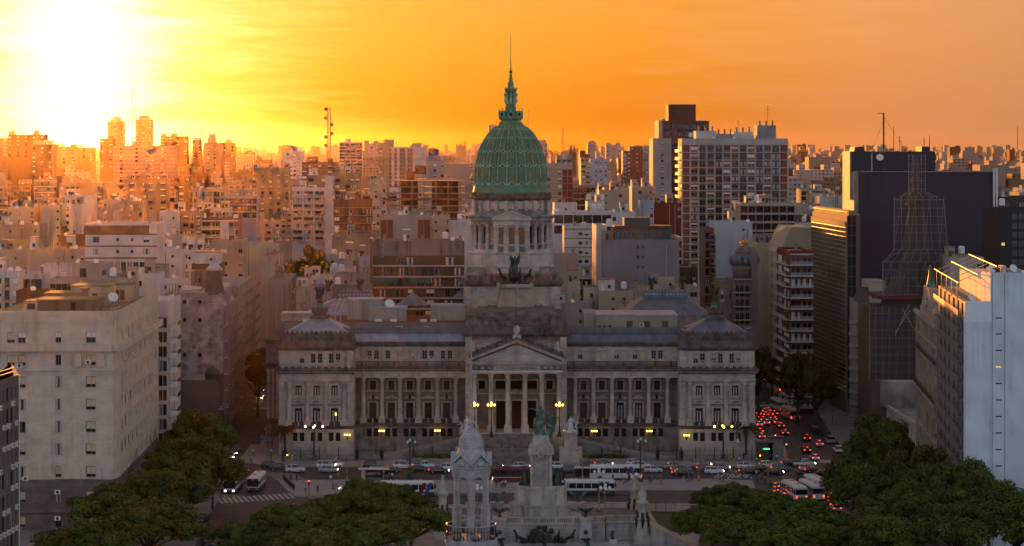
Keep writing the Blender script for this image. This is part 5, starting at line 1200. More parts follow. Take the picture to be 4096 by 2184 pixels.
# ---- travertine corner building on the left
def travertine():
 TRAV=mat('travertine',(.54,.465,.37),.8,var=.14,scale=.5,streak=.22,amp=.35,course=(2.2,.30),spec=.2)
 GRAN=mat('dark_granite',(.125,.105,.105),.6,var=.2,scale=.4,course=(1.6,1.0))
 root=thing('corner_building','large travertine corner building with dark granite base at left','building',(X(240,453),453,0)); S=Site(root)
 D=452.0; fz=lambda y,d=D:Z(y,d); k=lambda x:X(x,D)
 A,B_,C,E=(k(-120),D-1),(k(180),D),(k(292),D+.9),(k(452),D)
 c1=(X(478,456),456.0); f1=(c1[0]-.0313*63,519.0)
 top=fz(1252); OCC.append((453,-120,640,1210)); FOOT.append((-86,485,16,36))
 lo=[(fz(y1),fz(y0)) for y0,y1 in ((1506,1551),(1596,1641),(1685,1731),(1775,1820),(1866,1911),(1420,1462),(1328,1372))]
 base=[(fz(2012),fz(1966)),(fz(2110),fz(2065))]
 runs=[(A,B_,[((k(46)-A[0])/(B_[0]-A[0]),1.45),((k(88)-A[0])/(B_[0]-A[0]),1.45)]),(B_,C,[((k(232)-B_[0])/(C[0]-B_[0]),1.05)]),(C,E,[((k(361)-C[0])/(E[0]-C[0]),1.95)])]
 for a,b,cols in runs:
  run(S,a,b,fz(1918),top,cols,lo,TRAV,.35,kinds='eehecd',sill=TRAV)
  run(S,a,b,0,fz(1918),cols,base,GRAN,.35,kinds='eck',name='granite_base')
  for z0,z1,o in ((top,top+.35,.12),(fz(1404),fz(1376),1.15),(fz(1484),fz(1476),.35),(fz(1494),fz(1489),.2),(fz(1293),fz(1284),.18),(fz(2050),fz(2030),.5)):band(S,a,b,z0,z1,o,GRAN if z1 < 9.5 else TRAV,'cornice',.0 if o < .5 else .02)
  band(S,a,b,top-2.9,top-.003,.06,TRAV,'parapet_band')
 band(S,E,c1,0,fz(1918),.0,GRAN,'granite_base'); band(S,E,c1,fz(1918),top,0,TRAV,'corner_wall')
 for z0,z1,o in ((top,top+.35,.12),(fz(1404),fz(1376),1.15),(fz(1484),fz(1476),.35),(fz(2050),fz(2030),.5)):band(S,E,c1,z0,z1,o,GRAN if z1 < 9.5 else TRAV,'cornice',.3)
 cols=[.06,.14]+[.21+i*.052 for i in range(13)]+[.93]
 T,L,hs=run(S,c1,f1,fz(1918),top,cols,lo,TRAV,.35,1.2,'edhhckd',sill=TRAV,prob=.97)
 run(S,c1,f1,0,fz(1918),[.1+i*.09 for i in range(10)],base,GRAN,.3,1.2,'dk',name='granite_base')
 for z0,z1,o in ((top,top+.35,.12),(fz(1404),fz(1376),1.15),(fz(1484),fz(1476),.35),(fz(2050),fz(2030),.5)):band(S,c1,f1,z0,z1,o,GRAN if z1 < 9.5 else TRAV)
 a=math.atan2(f1[1]-c1[1],f1[0]-c1[0])
 for h in hs:
  if rnd.random() < .22:S.inst('air_conditioner',ACM,T @ Vector(((h[0]+h[1])/2,0,h[2]-.1)),a)
  elif rnd.random() < .22:                                     # shutters propped open
   q=MB(); q.T=T; q.add([(h[0],-.02,h[3]),(h[1],-.02,h[3]),(h[1],-.55,h[2]+.3),(h[0],-.55,h[2]+.3)],[(0,1,2,3)],BLIND); S.part('propped_shutter',q)
 for x,y in ((354,1456),(80,1470),(104,1921),(232,1975),(320,2020),(232,2080)):
  S.inst('air_conditioner',ACM,(k(x),D-.25,fz(y)),0,(1.3,1.2,1.3))
 for x,y in ((160,1440),(312,1440),(406,1440)):
  q=MB(); q.box(k(x-14),k(x+14),D-.16,D+.9,fz(y+28),fz(y-26),TRAV,.12,0); S.part('relief_panel',q)
 q=MB(); q.plan_in([(k(-120),D+.4),(k(452)-.3,D+1.3),(c1[0]-.4,c1[1]+.3),(f1[0]-.4,f1[1]),(k(-120),f1[1])],0,top-.9,ROOFM); S.part('roof',q)
 # things on its roof
 for x0,x1,yt,D2,dep,c,nm in ((150,380,1202,468,10,(.20,.165,.135),'machine_room'),(282,438,1146,488,8,CREAM,'stair_house'),(180,330,1176,484,8,(.36,.30,.22),'roof_store'),(440,520,1140,500,6,CREAM,'tank_house'),(100,150,1208,472,6,WHITE,'roof_cabin'),(390,460,1228,476,7,ACW,'skylight_box')):
  q=MB(); h=Z(yt,D2); m=c if not isinstance(c,tuple) else wallm(c,.35); q.box(X(x0,D2),X(x1,D2),D2,D2+dep,top-.95,h,m); q.box(X(x0,D2)-.25,X(x1,D2)+.25,D2-.25,D2+dep+.2,h,h+.25,ROOFM); o=S.part(nm,q)
  for fr in (.35,.62):
   g=MB(); xx=X(x0+(x1-x0)*fr,D2); g.box(xx-.45,xx+.45,D2-.05,D2+.02,top-.6,min(h-.3,top+1.5),rnd.choice((DOORW,RUST,VOID))); S.part('door',g,o)
 q=MB(); q.box(X(326,480),X(350,480),480,481.2,top,Z(1160,480),wallm((.25,.21,.18))); q.box(X(322,480),X(354,480),479.8,481.4,Z(1160,480),Z(1152,480),RUST); S.part('chimney_stack',q)
 S.inst('satellite_dish',DISHM,(X(452,482),482,top+1),.3,(1.6,1.6,1.6)); S.inst('antenna',ANTM,(X(120,468),468,top),0)
 for x,y in ((326,1918),(410,1912)):
  q=MB(); q.tube([(k(x),D-.4,fz(y+50)),(k(x+3),D-1.4,fz(y-42))],.06,paint('flagpole_blue',(.10,.25,.45)),5); S.part('flagpole',q)
travertine()
# ---- dark office block with air conditioners at the left edge
def left_edge():
 p0,p1=(X(-90,300),300.0),(X(76,318),318.0)
 root=thing('office_block','dark glass office block studded with air conditioners at the left edge','building',((p0[0]+p1[0])/2,309,0)); S=Site(root)
 GLZ=mat('sooty_office_glass',(.03,.03,.028),.25,var=.3,scale=.6); FR=wallm((.16,.15,.15)); top=Z(1500,318)
 OCC.append((309,-90,76,1500)); FOOT.append((-66,312,8,12))
 T,L,hs=run(S,p0,p1,0,top,[.08+i*.105 for i in range(9)],[(top-1.0-(i+1)*2.75+.7,top-1.0-i*2.75-.15) for i in range(9)],FR,.2,.95,'ddkcd')
 a=math.atan2(p1[1]-p0[1],p1[0]-p0[0])
 for h in hs:
  if rnd.random() < .42:S.inst('air_conditioner',ACM,T @ Vector(((h[0]+h[1])/2,0,h[2]-.62)),a)
 q=MB(); q.plan_in([p0,p1,(p1[0]-5.6,p1[1]+22),(p0[0],p0[1]+22)],0,top-.3,ROOFG); S.part('roof',q)
 q=MB(); q.box(p1[0]-.12,p1[0]+.1,p1[1]-.1,p1[1]+.1,0,top,ACW); S.part('edge_trim',q)
 q=MB(); q.T=T; q.box(0,L,.6,.66,top+1.0,top+1.06,ACW); q.box(0,L,.6,.66,top+.5,top+.55,ACW); S.part('roof_railing',q)
 q=MB(); q.T=T; q.box(0,L-2.2,2,9,top-.3,top+2.6,FR); q.add([(0,1.6,top+2.6),(L-2,1.6,top+2.6),(L-2,9,top+3.4),(0,9,top+3.4)],[(0,1,2,3)],ROOFT); S.part('roof_shed',q)
left_edge()
# ---- white building with rounded balconies behind the travertine corner
def white_balconies():
 D=522.0; p0,p1=(X(630,D),D),(X(672,D),D); f=(p1[0]-.0313*26,D+26)
 root=thing('apartment_building','narrow white building with stacked curved balconies behind the travertine corner','building',(p0[0],D,0)); S=Site(root)
 top=Z(1204,D); W=wallm(WHITE,.12); OCC.append((D,630,700,1204)); FOOT.append((p0[0],D+13,3,13))
 rows=[(Z(1290+i*58,D)-1.2,Z(1290+i*58,D)+1.1) for i in range(9)]
 run(S,p0,p1,0,top,[.3,.7],rows,W,.25,.8,'dck'); run(S,p1,f,0,top,[.12,.3,.5,.7,.9],rows,W,.25,1.2,'dck')
 for b,t in rows:
  q=MB(); q.lathe([(1.7,b-.25),(1.7,b-.08)],14,W,p1[0]+.1,D+2.6,0,1.5); q.lathe([(1.68,b-.08),(1.68,b+.85)],14,W,p1[0]+.1,D+2.6,0,1.5,cap=False); S.part('curved_balcony',q)
  q=MB(); q.box(p1[0],p1[0]+1.1,D+8,D+13,b-.2,b-.05,W); q.box(p1[0]+1.02,p1[0]+1.08,D+8,D+13,b-.05,b+.85,IRON); S.part('balcony',q)
 q=MB(); q.plan_in([p0,p1,f,(f[0]-4,f[1])],0,top-.3,ROOFG); S.part('roof',q)
 q=MB(); q.box(p0[0],p1[0],D+.1,D+.2,top,top+1.0,RAILW); q.box(p1[0]-.1,p1[0],D+.2,D+10,top,top+1.0,RAILW); S.part('roof_parapet',q)
white_balconies()
# ---- grey party wall with the belle epoque street front and slate cupola
def belle():
 D=572.0; p0,p1=(X(640,D),D),(X(892,D),D); f=(p1[0]-.0313*44,D+44)
 root=thing('mansion_block','rough grey party wall with slate cupola and balconied street front at the narrow street','building',(p0[0]+7,D,0)); S=Site(root)
 top=Z(1172,D); RW=mat('rough_render',(.24,.215,.205),.95,var=.35,scale=.9,streak=.35,bump=.8,bscale=3,course=(.9,.32),mottle=((.36,.34,.34),.35)); FR=wallm((.33,.30,.28),.3)
 OCC.append((D,640,900,1172)); FOOT.append(((p0[0]+p1[0])/2,D+22,8,22))
 run(S,p0,p1,0,top,[.39,.63],[(Z(y+8,D),Z(y-8,D)) for y in (1208,1280,1420)],RW,.25,.85,'k',name='party_wall')
 q=MB(); q.plan_in([(p0[0],D+.3),(p1[0],D+.3),f,(f[0]-13,f[1])],0,top-.3,ROOFG); S.part('roof',q)
 rows=[(Z(1300,D)-i*3.9,Z(1300,D)-i*3.9+2.6) for i in range(7)]
 T,L,hs=run(S,p1,f,0,Z(1235,D),[.08+.14*i for i in range(7)],rows,FR,.35,1.4,'dckd',bal='d',balw=1.5)
 for z in (Z(1236,D),Z(1310,D),Z(1500,D)):band(S,p1,f,z-.25,z+.25,.7,FR)
 q=MB(); q.T=T; q.add([(0,0,Z(1235,D)),(L,0,Z(1235,D)),(L,1.8,Z(1175,D)),(0,1.8,Z(1175,D)),(0,5,Z(1168,D)),(L,5,Z(1168,D))],[(0,1,2,3),(3,2,5,4)],ZINC); S.part('mansard',q)
 for i in (1,4):
  q=MB(); q.T=T; c=L*(.16+.16*i); q.box(c-1.3,c+1.3,-.3,1.2,Z(1240,D),Z(1205,D),FR); q.smooth=True; q.T=T @ Matrix.Translation((c,-.3,Z(1205,D))) @ Matrix.Rotation(R(90),4,'X'); q.lathe([(1.6,-1.2),(1.6,.1),(1.1,.12),(1.1,0)],16,FR); S.part('dormer',q)
 c=T @ Vector((2.2,2.2,0)); zz=lambda y:Z(y,D)
 q=MB(); q.lathe([(2.6,zz(1180)),(2.2,zz(1150)),(1.9,zz(1120)),(1.7,zz(1098)),(1.5,zz(1083))],8,mat('slate',(.06,.055,.06),.6,var=.2,scale=1),c.x,c.y,.39); cu_=S.part('slate_cupola',q)
 q=MB(); q.smooth=True; q.lathe([(1.9,zz(1084)),(2.1,zz(1078)),(1.3,zz(1066)),(.9,zz(1052)),(1.0,zz(1048)),(.4,zz(1042)),(.35,zz(1036)),(.08,zz(1020))],12,ZINC,c.x,c.y); S.part('zinc_cap',q,cu_)
 for i in range(5):
  q=MB(); q.box(X(662+i*12,D),X(664+i*12,D),D+1,D+1.1,top,top+2.2,RUST); S.part('roof_post',q)
 q=MB(); q.add([(X(720,D),D+1.5,top+.6),(X(800,D),D+1,top+.9),(X(800,D),D+5,top+1.2),(X(720,D),D+5,top+1.6)],[(0,1,2,3)],STEEL); S.part('tin_sheet',q)
 # neighbour deeper in the street
 g=(f[0]-.0313*60,f[1]+60)
 root2=thing('apartment_building','pale balconied building along the narrow street beyond the slate cupola','building',(f[0],f[1],0)); S2=Site(root2)
 run(S2,f,g,0,Z(1150,f[1]),[.06+.1*i for i in range(10)],[(Z(1190,f[1])-i*3.2,Z(1190,f[1])-i*3.2+2.2) for i in range(10)],wallm(BEIGE,.25),.3,1.5,'dckb',bal='d',balw=1.4)
 q=MB(); q.plan_in([(f[0]-14,f[1]+.05),(f[0],f[1]+.05),g,(g[0]-14,g[1])],0,Z(1150,f[1])-.3,ROOFG); S2.part('roof',q); OCC.append((f[1],935,1010,1150)); FOOT.append((f[0]-5,f[1]+30,9,30))
 # low house with stone dome on the corner
 D3=553.0; r3=thing('corner_house','dark low stone corner house with a rounded dome below the party wall','building',(X(800,D3),D3,0)); S3=Site(r3); DK=wallm((.10,.09,.085),.3)
 a_,b_=(X(700,D3),D3),(X(868,D3),D3); e_=(b_[0]-.6,D3+18); t3=Z(1520,D3); OCC.append((D3,700,870,1520)); FOOT.append((X(785,D3),D3+9,5,9))
 run(S3,a_,b_,0,t3,[],[],DK,.3,1.3,'k'); run(S3,b_,e_,0,t3,[.2,.5,.8],[(Z(1640,D3),Z(1590,D3)),(3,6)],DK,.3,1.3,'k',bal='d'); q=MB(); q.plan_in([a_,b_,e_,(a_[0],D3+18)],0,t3-.2,ROOFG); S3.part('roof',q)
 q=MB(); q.smooth=True; q.lathe([(1.7,t3-.3),(1.7,Z(1500,D3)),(1.9,Z(1498,D3)),(1.6,Z(1490,D3)),(1.2,Z(1480,D3)),(.3,Z(1473,D3)),(.1,Z(1462,D3))],14,DK,X(845,D3),D3+2.5); S3.part('stone_dome',q)
belle()
# ---- right side: glass office tower
def glass_tower():
 Dn,Df=650.0,700.0; pn,pf=(X(3388,Dn),Dn),(X(3250,Df),Df); pr=(X(3424,Dn),Dn+.3)
 root=thing('glass_office_tower','glass curtain wall office tower catching orange light on the right street','building',(pn[0],Dn,0)); S=Site(root)
 top=Z(842,Dn); GL=mat('bronze_curtain_glass',(.014,.012,.012),.10,var=.5,scale=1.2,spec=.9); MUL=mat('bronze_mullion',(.50,.36,.24),.40,metal=.5,var=.1); FR=wallm((.23,.19,.17),.1)
 OCC.append((Dn,3250,3424,842)); FOOT.append((pn[0]+4,675,9,27))
 a=math.atan2(pn[1]-pf[1],pn[0]-pf[0]); T=Matrix.Translation((pf[0],pf[1],0)) @ Matrix.Rotation(a,4,'Z'); L=(Vector(pn)-Vector(pf)).length
 q=MB(); q.plan([pn,pf,(pf[0]+16,pf[1]),(pn[0]+2.5,pn[1]+.3)],0,top-1.5,FR); S.part('core',q)
 nz=36; zs=[6+(top-4.6-6)*i/nz for i in range(nz+1)]; nx=8
 pane=MB(); dz=zs[1]-zs[0]; pane.box(.06,L/nx-.06,-.25,-.2,.06,dz-.1,GL); pane=pane.mesh('glass_pane')
 for i in range(nx):
  for j in range(nz):
   if 24 <= j <= 25:continue
   S.inst('glass_pane',pane,T @ Vector((i*L/nx,0,zs[j])),(rnd.uniform(-.006,.006),0,a+rnd.uniform(-.006,.006)))
 for j in range(nz+1):q=MB(); q.T=T; q.box(0,L,-.40,-.05,zs[j]-.05,zs[j]+.07,MUL); S.part('transom',q)
 for i in range(0,nx+1):q=MB(); q.T=T; q.box(i*L/nx-.09,i*L/nx+.09,-.34 if i % 2 == 0 else -.22,-.04,4,top-4.4,FR); S.part('mullion',q)
 q=MB(); q.T=T; q.box(0,L,-.5,0,top-4.4,top-3.0,FR); q.box(0,L,.4,2,top-3,top,OCHREM); S.part('roof_plinth',q)
 q=MB(); q.T=T; q.box(0,L,-.1,0,top-.5,top-.4,IRON); S.part('roof_rail',q)
 # dark gridded return facing the camera
 w=(X(3424,Dn)-pn[0]); GD_=mat('dark_grid_glass',(.018,.02,.022),.12,var=.2,scale=.5); LT=mat('grey_grid_bar',(.10,.105,.105),.5,var=.1)
 for j in range(18):
  for i in range(2):
   q=MB(); q.box(pn[0]+.15+i*w/2,pn[0]+(i+1)*w/2-.02,Dn-.12,Dn-.02,4+j*2.75,4+j*2.75+2.6,GD_); S.part('grid_pane',q)
 q=MB(); q.box(pn[0]+.05,pn[0]+w,Dn-.02,Dn+3,0,top-3,LT); S.part('grid_frame',q)
OCHREM=wallm(OCHRE,.3)
glass_tower()
# ---- the big blue-black slab
def dark_slab():
 D=668.0; root=thing('office_slab','huge blank blue-black slab building with sunlit left edge on the right','building',(X(3700,D),D,0)); S=Site(root); k=lambda x:X(x,D); fz=lambda y:Z(y,D)
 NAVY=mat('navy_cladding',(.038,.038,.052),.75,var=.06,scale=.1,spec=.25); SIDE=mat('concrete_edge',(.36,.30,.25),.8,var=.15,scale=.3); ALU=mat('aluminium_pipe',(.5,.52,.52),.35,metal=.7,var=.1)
 OCC.append((D,3416,4010,640)); FOOT.append((k(3700),D+14,20,15))
 q=MB(); q.box(k(3440),k(3972),D,D+24,0,fz(686),NAVY); q.box(k(3440),k(3972),D-.06,D+.2,fz(687.5),fz(685.5),SIDE); S.part('main_block',q)
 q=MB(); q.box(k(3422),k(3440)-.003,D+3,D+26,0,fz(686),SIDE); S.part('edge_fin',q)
 q=MB(); q.box(k(3440),k(3468),D-.5,D-.003,0,fz(688),NAVY); S.part('left_pier',q)
 q=MB(); q.box(k(3418),k(3756),D+6,D+22,fz(690),fz(606),NAVY); q.box(k(3432),k(3478),D+8,D+18,fz(606),fz(588),NAVY,.3,.3); q.box(k(3706),k(3740),D+8,D+18,fz(606),fz(586),NAVY); q.box(k(3497),k(3502),D+5.6,D+6.1,fz(688),fz(612),SIDE); S.part('upper_block',q)
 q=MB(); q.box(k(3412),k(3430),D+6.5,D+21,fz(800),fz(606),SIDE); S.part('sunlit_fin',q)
 for x in (3974,3985):q=MB(); q.tube([(k(x),D-.6,20),(k(x),D-.6,fz(672))],.28,ALU,8); S.part('vertical_duct',q)
 q=MB(); q.tube([(k(3548),D+6,fz(688)),(k(3548),D+6,fz(450))],.22,RUST,4);
 q.tube([(k(3548),D+6,fz(452)),(k(3522),D+6,fz(452))],.12,RUST,4); q.tube([(k(3548),D+6,fz(465)),(k(3640),D+6,fz(605))],.04,IRON,3); q.tube([(k(3548),D+6,fz(480)),(k(3500),D+6,fz(605))],.04,IRON,3); S.part('guyed_mast',q)
 for x,y in ((3593,506),(3716,552),(3738,540),(3565,590),(3580,592)):q=MB(); q.tube([(k(x),D+8,fz(640)),(k(x),D+8,fz(y))],.09,IRON,4); S.part('aerial',q)
 q=MB(); q.tube([(k(3618),D+8,fz(606)),(k(3618),D+8,fz(542))],.08,IRON,4); q.tube([(k(3610),D+8,fz(548)),(k(3626),D+8,fz(548))],.06,IRON,4); q.tube([(k(3608),D+8,fz(565)),(k(3628),D+8,fz(565))],.06,IRON,4); S.part('aerial',q)
 S.inst('satellite_dish',DISHM,(k(3531),D+5.5,fz(632)),0,(1.6,1.6,1.6))
dark_slab()
# ---- shrouded corner building with its domed tower inside
def shrouded():
 D=582.0; root=thing('shrouded_tower_building','domed corner building wrapped in grey debris netting and scaffolding on the right','building',(X(3680,D),D,0)); S=Site(root); k=lambda x:X(x,D); fz=lambda y:Z(y,D)
 NET=mat('debris_netting',(.075,.066,.066),.95,var=.25,scale=.4,alpha=.40); TUBE=mat('scaffold_tube',(.34,.32,.31),.6,metal=.3,var=.2,scale=2); IN=wallm((.13,.10,.08),.3)
 c=k(3690); OCC.append((D,3540,3790,1180)); FOOT.append((k(3640),D+12,13,13))
 # the building inside
 q=MB(); q.smooth=True; q.lathe([(4.6,fz(1180)),(4.6,fz(1060)),(3.6,fz(1040)),(3.2,fz(960)),(2.2,fz(870)),(1.6,fz(830)),(2.8,fz(820)),(1.4,fz(800)),(.9,fz(740)),(1.3,fz(728)),(.8,fz(700)),(.5,fz(640)),(.1,fz(622))],12,IN,c,D+9); S.part('hidden_spire',q)
 q=MB(); q.box(k(3490),k(3720),D+1.6,D+24,0,fz(1235),IN); S.part('hidden_body',q)
 q=MB(); q.smooth=True; q.lathe([(7,fz(1235)),(6.4,fz(1180)),(4.5,fz(1130)),(3.5,fz(1090))],12,IN,k(3660),D+9); S.part('hidden_dome',q)
 rnd2=random.Random(5)
 def wrap(x0,x1,x2,x3,y0,y1,d0,d1,name,nx=6,dz=2.0):
  """net box: bottom x0..x1 on row y0, top x2..x3 on row y1"""
  z0,z1=fz(y0),fz(y1)
  for (ya,yb,(a0,a1,b0,b1)) in ((D+d0,D+d0,(k(x0),k(x1),k(x2),k(x3))),):
   n=MB(); N=nx*2
   vs=[]
   for j in range(5):
    t=j/4
    for i in range(N+1):
     u=i/N; xx=(a0+(a1-a0)*u)*(1-t)+(b0+(b1-b0)*u)*t; vs.append((xx,ya+rnd2.uniform(-.12,.12),z0+(z1-z0)*t))
   n.add(vs,[(j*(N+1)+i,j*(N+1)+i+1,(j+1)*(N+1)+i+1,(j+1)*(N+1)+i) for j in range(4) for i in range(N)],NET)
   o=S.part('netting',n)
  for i in range(nx+1):
   g=MB(); u=i/nx
   g.tube([(k(x0+(x1-x0)*u),D+d0+.25,z0),(k(x2+(x3-x2)*u),D+d0+.25,z1)],.06,TUBE,4); S.part('scaffold_standard',g)
  for j in range(int((z1-z0)/dz)+1):
   t=min(1,j*dz/(z1-z0)); g=MB(); g.tube([(k(x0+(x2-x0)*t),D+d0+.3,z0+j*dz),(k(x1+(x3-x1)*t),D+d0+.3,z0+j*dz)],.05,TUBE,4); S.part('scaffold_ledger',g)
  for i in range(0,nx,2):
   g=MB(); g.tube([(k(x0+(x1-x0)*i/nx),D+d0+.28,z0),(k(x2+(x3-x2)*(i+1)/nx),D+d0+.28,z1)],.045,TUBE,4); S.part('scaffold_brace',g)
 wrap(3652,3720,3652,3720,790,616,6,13,'a',4)
 wrap(3600,3786,3640,3722,800,770,4.5,14,'b',5)
 wrap(3584,3800,3586,3784,1000,790,3,16,'c',7)
 wrap(3540,3830,3584,3800,1050,1000,2,16,'d',8)
 wrap(3534,3810,3536,3812,1180,1046,1.4,18,'e',8)
 wrap(3478,3690,3478,3690,1520,1222,0,20,'f',8)
 q=MB(); q.box(k(3510),k(3700),D-.6,D+18,fz(1196),fz(1182),mat('red_netting',(.11,.025,.03),.9,var=.3,scale=1)); S.part('catch_fan',q)
 for x0,y0,x1,y1 in ((3580,1340,3636,1216),(3610,1235,3650,1310),(3640,1240,3580,1330)):q=MB(); q.tube([(k(x0),D-.4,fz(y0)),(k(x1),D-.4,fz(y1))],.07,STEEL,4); S.part('diagonal_strut',q)
shrouded()
# ---- french building with rounded white balconies, left of the shroud
def french():
 D=618.0; root=thing('apartment_building','old white building with rounded balconies beside the netted tower','building',(X(3520,D),D,0)); S=Site(root); k=lambda x:X(x,D); fz=lambda y:Z(y,D)
 W=wallm((.42,.38,.33),.25); Df=648.0; pn,pf=(k(3452),D),(X(3398,Df),Df); OCC.append((D,3400,3545,1170)); FOOT.append((k(3490),D+18,6,20)); top=fz(1215)
 rows=[(fz(1300)-i*3.0,fz(1300)-i*3.0+2.2) for i in range(10)]
 run(S,pf,pn,0,top,[.2,.5,.8],rows,W,.3,1.3,'dck'); run(S,pn,(k(3545),D),0,top,[.25,.7],rows,W,.3,1.2,'dckb',bal='d',balw=1.3)
 q=MB(); q.plan_in([pf,pn,(k(3545),D),(k(3545),D+30),(pf[0],D+30)],0,top-.1,ROOFG); S.part('roof',q)
 for b,t in rows:
  q=MB(); q.smooth=False; q.lathe([(1.6,b-.5),(1.9,b-.05),(1.9,b+.7),(1.8,b+.72)],14,W,k(3440),D+7,0,1.3); S.part('rounded_balcony',q)
 q=MB(); q.box(k(3478),k(3545),D+1,D+14,top,fz(1130),wallm(CREAM,.2)); q.box(k(3476),k(3547),D+.8,D+14.2,fz(1131),fz(1126),W); o=S.part('attic_floor',q); S.inst('window',WU['d'],(k(3500),D+.85,fz(1195)),0,(1.2,1,1.8)); S.inst('window',WU['c'],(k(3526),D+.85,fz(1195)),0,(1.2,1,1.8))
 q=MB(); q.add([(k(3440),D,top),(k(3478),D,top),(k(3478),D+2,fz(1150)),(k(3456),D+2,fz(1150)),(k(3440),D+12,top),(k(3456),D+10,fz(1150))],[(0,1,2,3),(0,3,5,4)],mat('slate',(.06,.055,.06))); S.part('mansard',q)
french()
# ---- clock gable building with green statue
def clock_house():
 Dn,Df=486.0,538.0; pn,pf=(X(3752,Dn),Dn),(X(3668,Df),Df); root=thing('clock_building','tan stone building with a clock gable on the right street','building',(pf[0],Df,0)); S=Site(root)
 ST=mat('tan_stone',(.30,.255,.19),.85,var=.25,scale=.5,streak=.35,bump=.4); top=Z(1240,Df); OCC.append((512,3668,3760,1240)); FOOT.append((pn[0]+5,512,8,27))
 rows=[(top-3.2-i*3.9,top-3.2-i*3.9+2.5) for i in range(8)]
 T,L,hs=run(S,pf,pn,0,top,[.06+.11*i for i in range(9)],rows,ST,.35,1.3,'dckd',sill=ST)
 for i in range(10):
  q=MB(); q.T=T; q.box(L*(.005+.11*i),L*(.005+.11*i)+.7,-.3,.02,3,top-.6,ST); S.part('pilaster',q)
 for z,o in ((top,.9),(top-4.2,.45),(top-8.1,.5),(top-16,.9),(top-23.7,.5)):band(S,pf,pn,z-.3,z+.3,o,ST)
 for z in (top-8,top-16):band(S,pf,pn,z+.32,z+1.2,.85,IRON,'balcony_rail',0,-.80)
 q=MB(); q.plan_in([pf,pn,(pn[0]+12,pn[1]+1),(pf[0]+16,pf[1])],0,top-.4,ROOFG); S.part('roof',q)
 c=T @ Vector((L*.55,0,0)); A=math.atan2(pn[1]-pf[1],pn[0]-pf[0])
 q=MB(); q.T=T; m0,m1=L*.22,L*.88; q.poly([(m0,top),(m1,top),(m1,top+1.5),(L*.72,top+3),(L*.68,top+6.8),(L*.42,top+6.8),(L*.38,top+3),(m0,top+1.8)],-.3,1.5,ST)
 for x in (.24,.36,.74,.86):q.lathe([(.45,top+1.5),(.6,top+2.6),(.3,top+4.2),(.1,top+5.4)],8,ST,L*x,.6)
 g_=S.part('clock_gable',q)
 q=MB(); q.T=T @ Matrix.Translation((L*.55,-.32,top+4.2)) @ Matrix.Rotation(R(90),4,'X'); q.lathe([(1.75,0),(1.75,.12),(1.6,.2)],24,ST); q.lathe([(1.55,.2),(1.5,.22)],24,ACW); q.box(-.08,.08,-.1,1.2,.22,.26,IRON); q.box(-.1,.8,-.08,.08,.22,.27,IRON)
 for i in range(12):a_=i*math.pi/6; q.ball((1.3*math.cos(a_),1.3*math.sin(a_),.24),.1,IRON,5,4)
 S.part('clock_face',q)
 return T,L,top
CT,CL,CTOP=clock_house()
p=CT @ Vector((CL*.55,.6,CTOP+6.8)); g=robed('statue',VERDI,2.0,1.4,4.6,skirt=1.2)
o=g.build('rooftop_statue'); o.location=p; o.rotation_euler.z=R(-70); tag(o,'green bronze figure standing on the clock gable','statue')
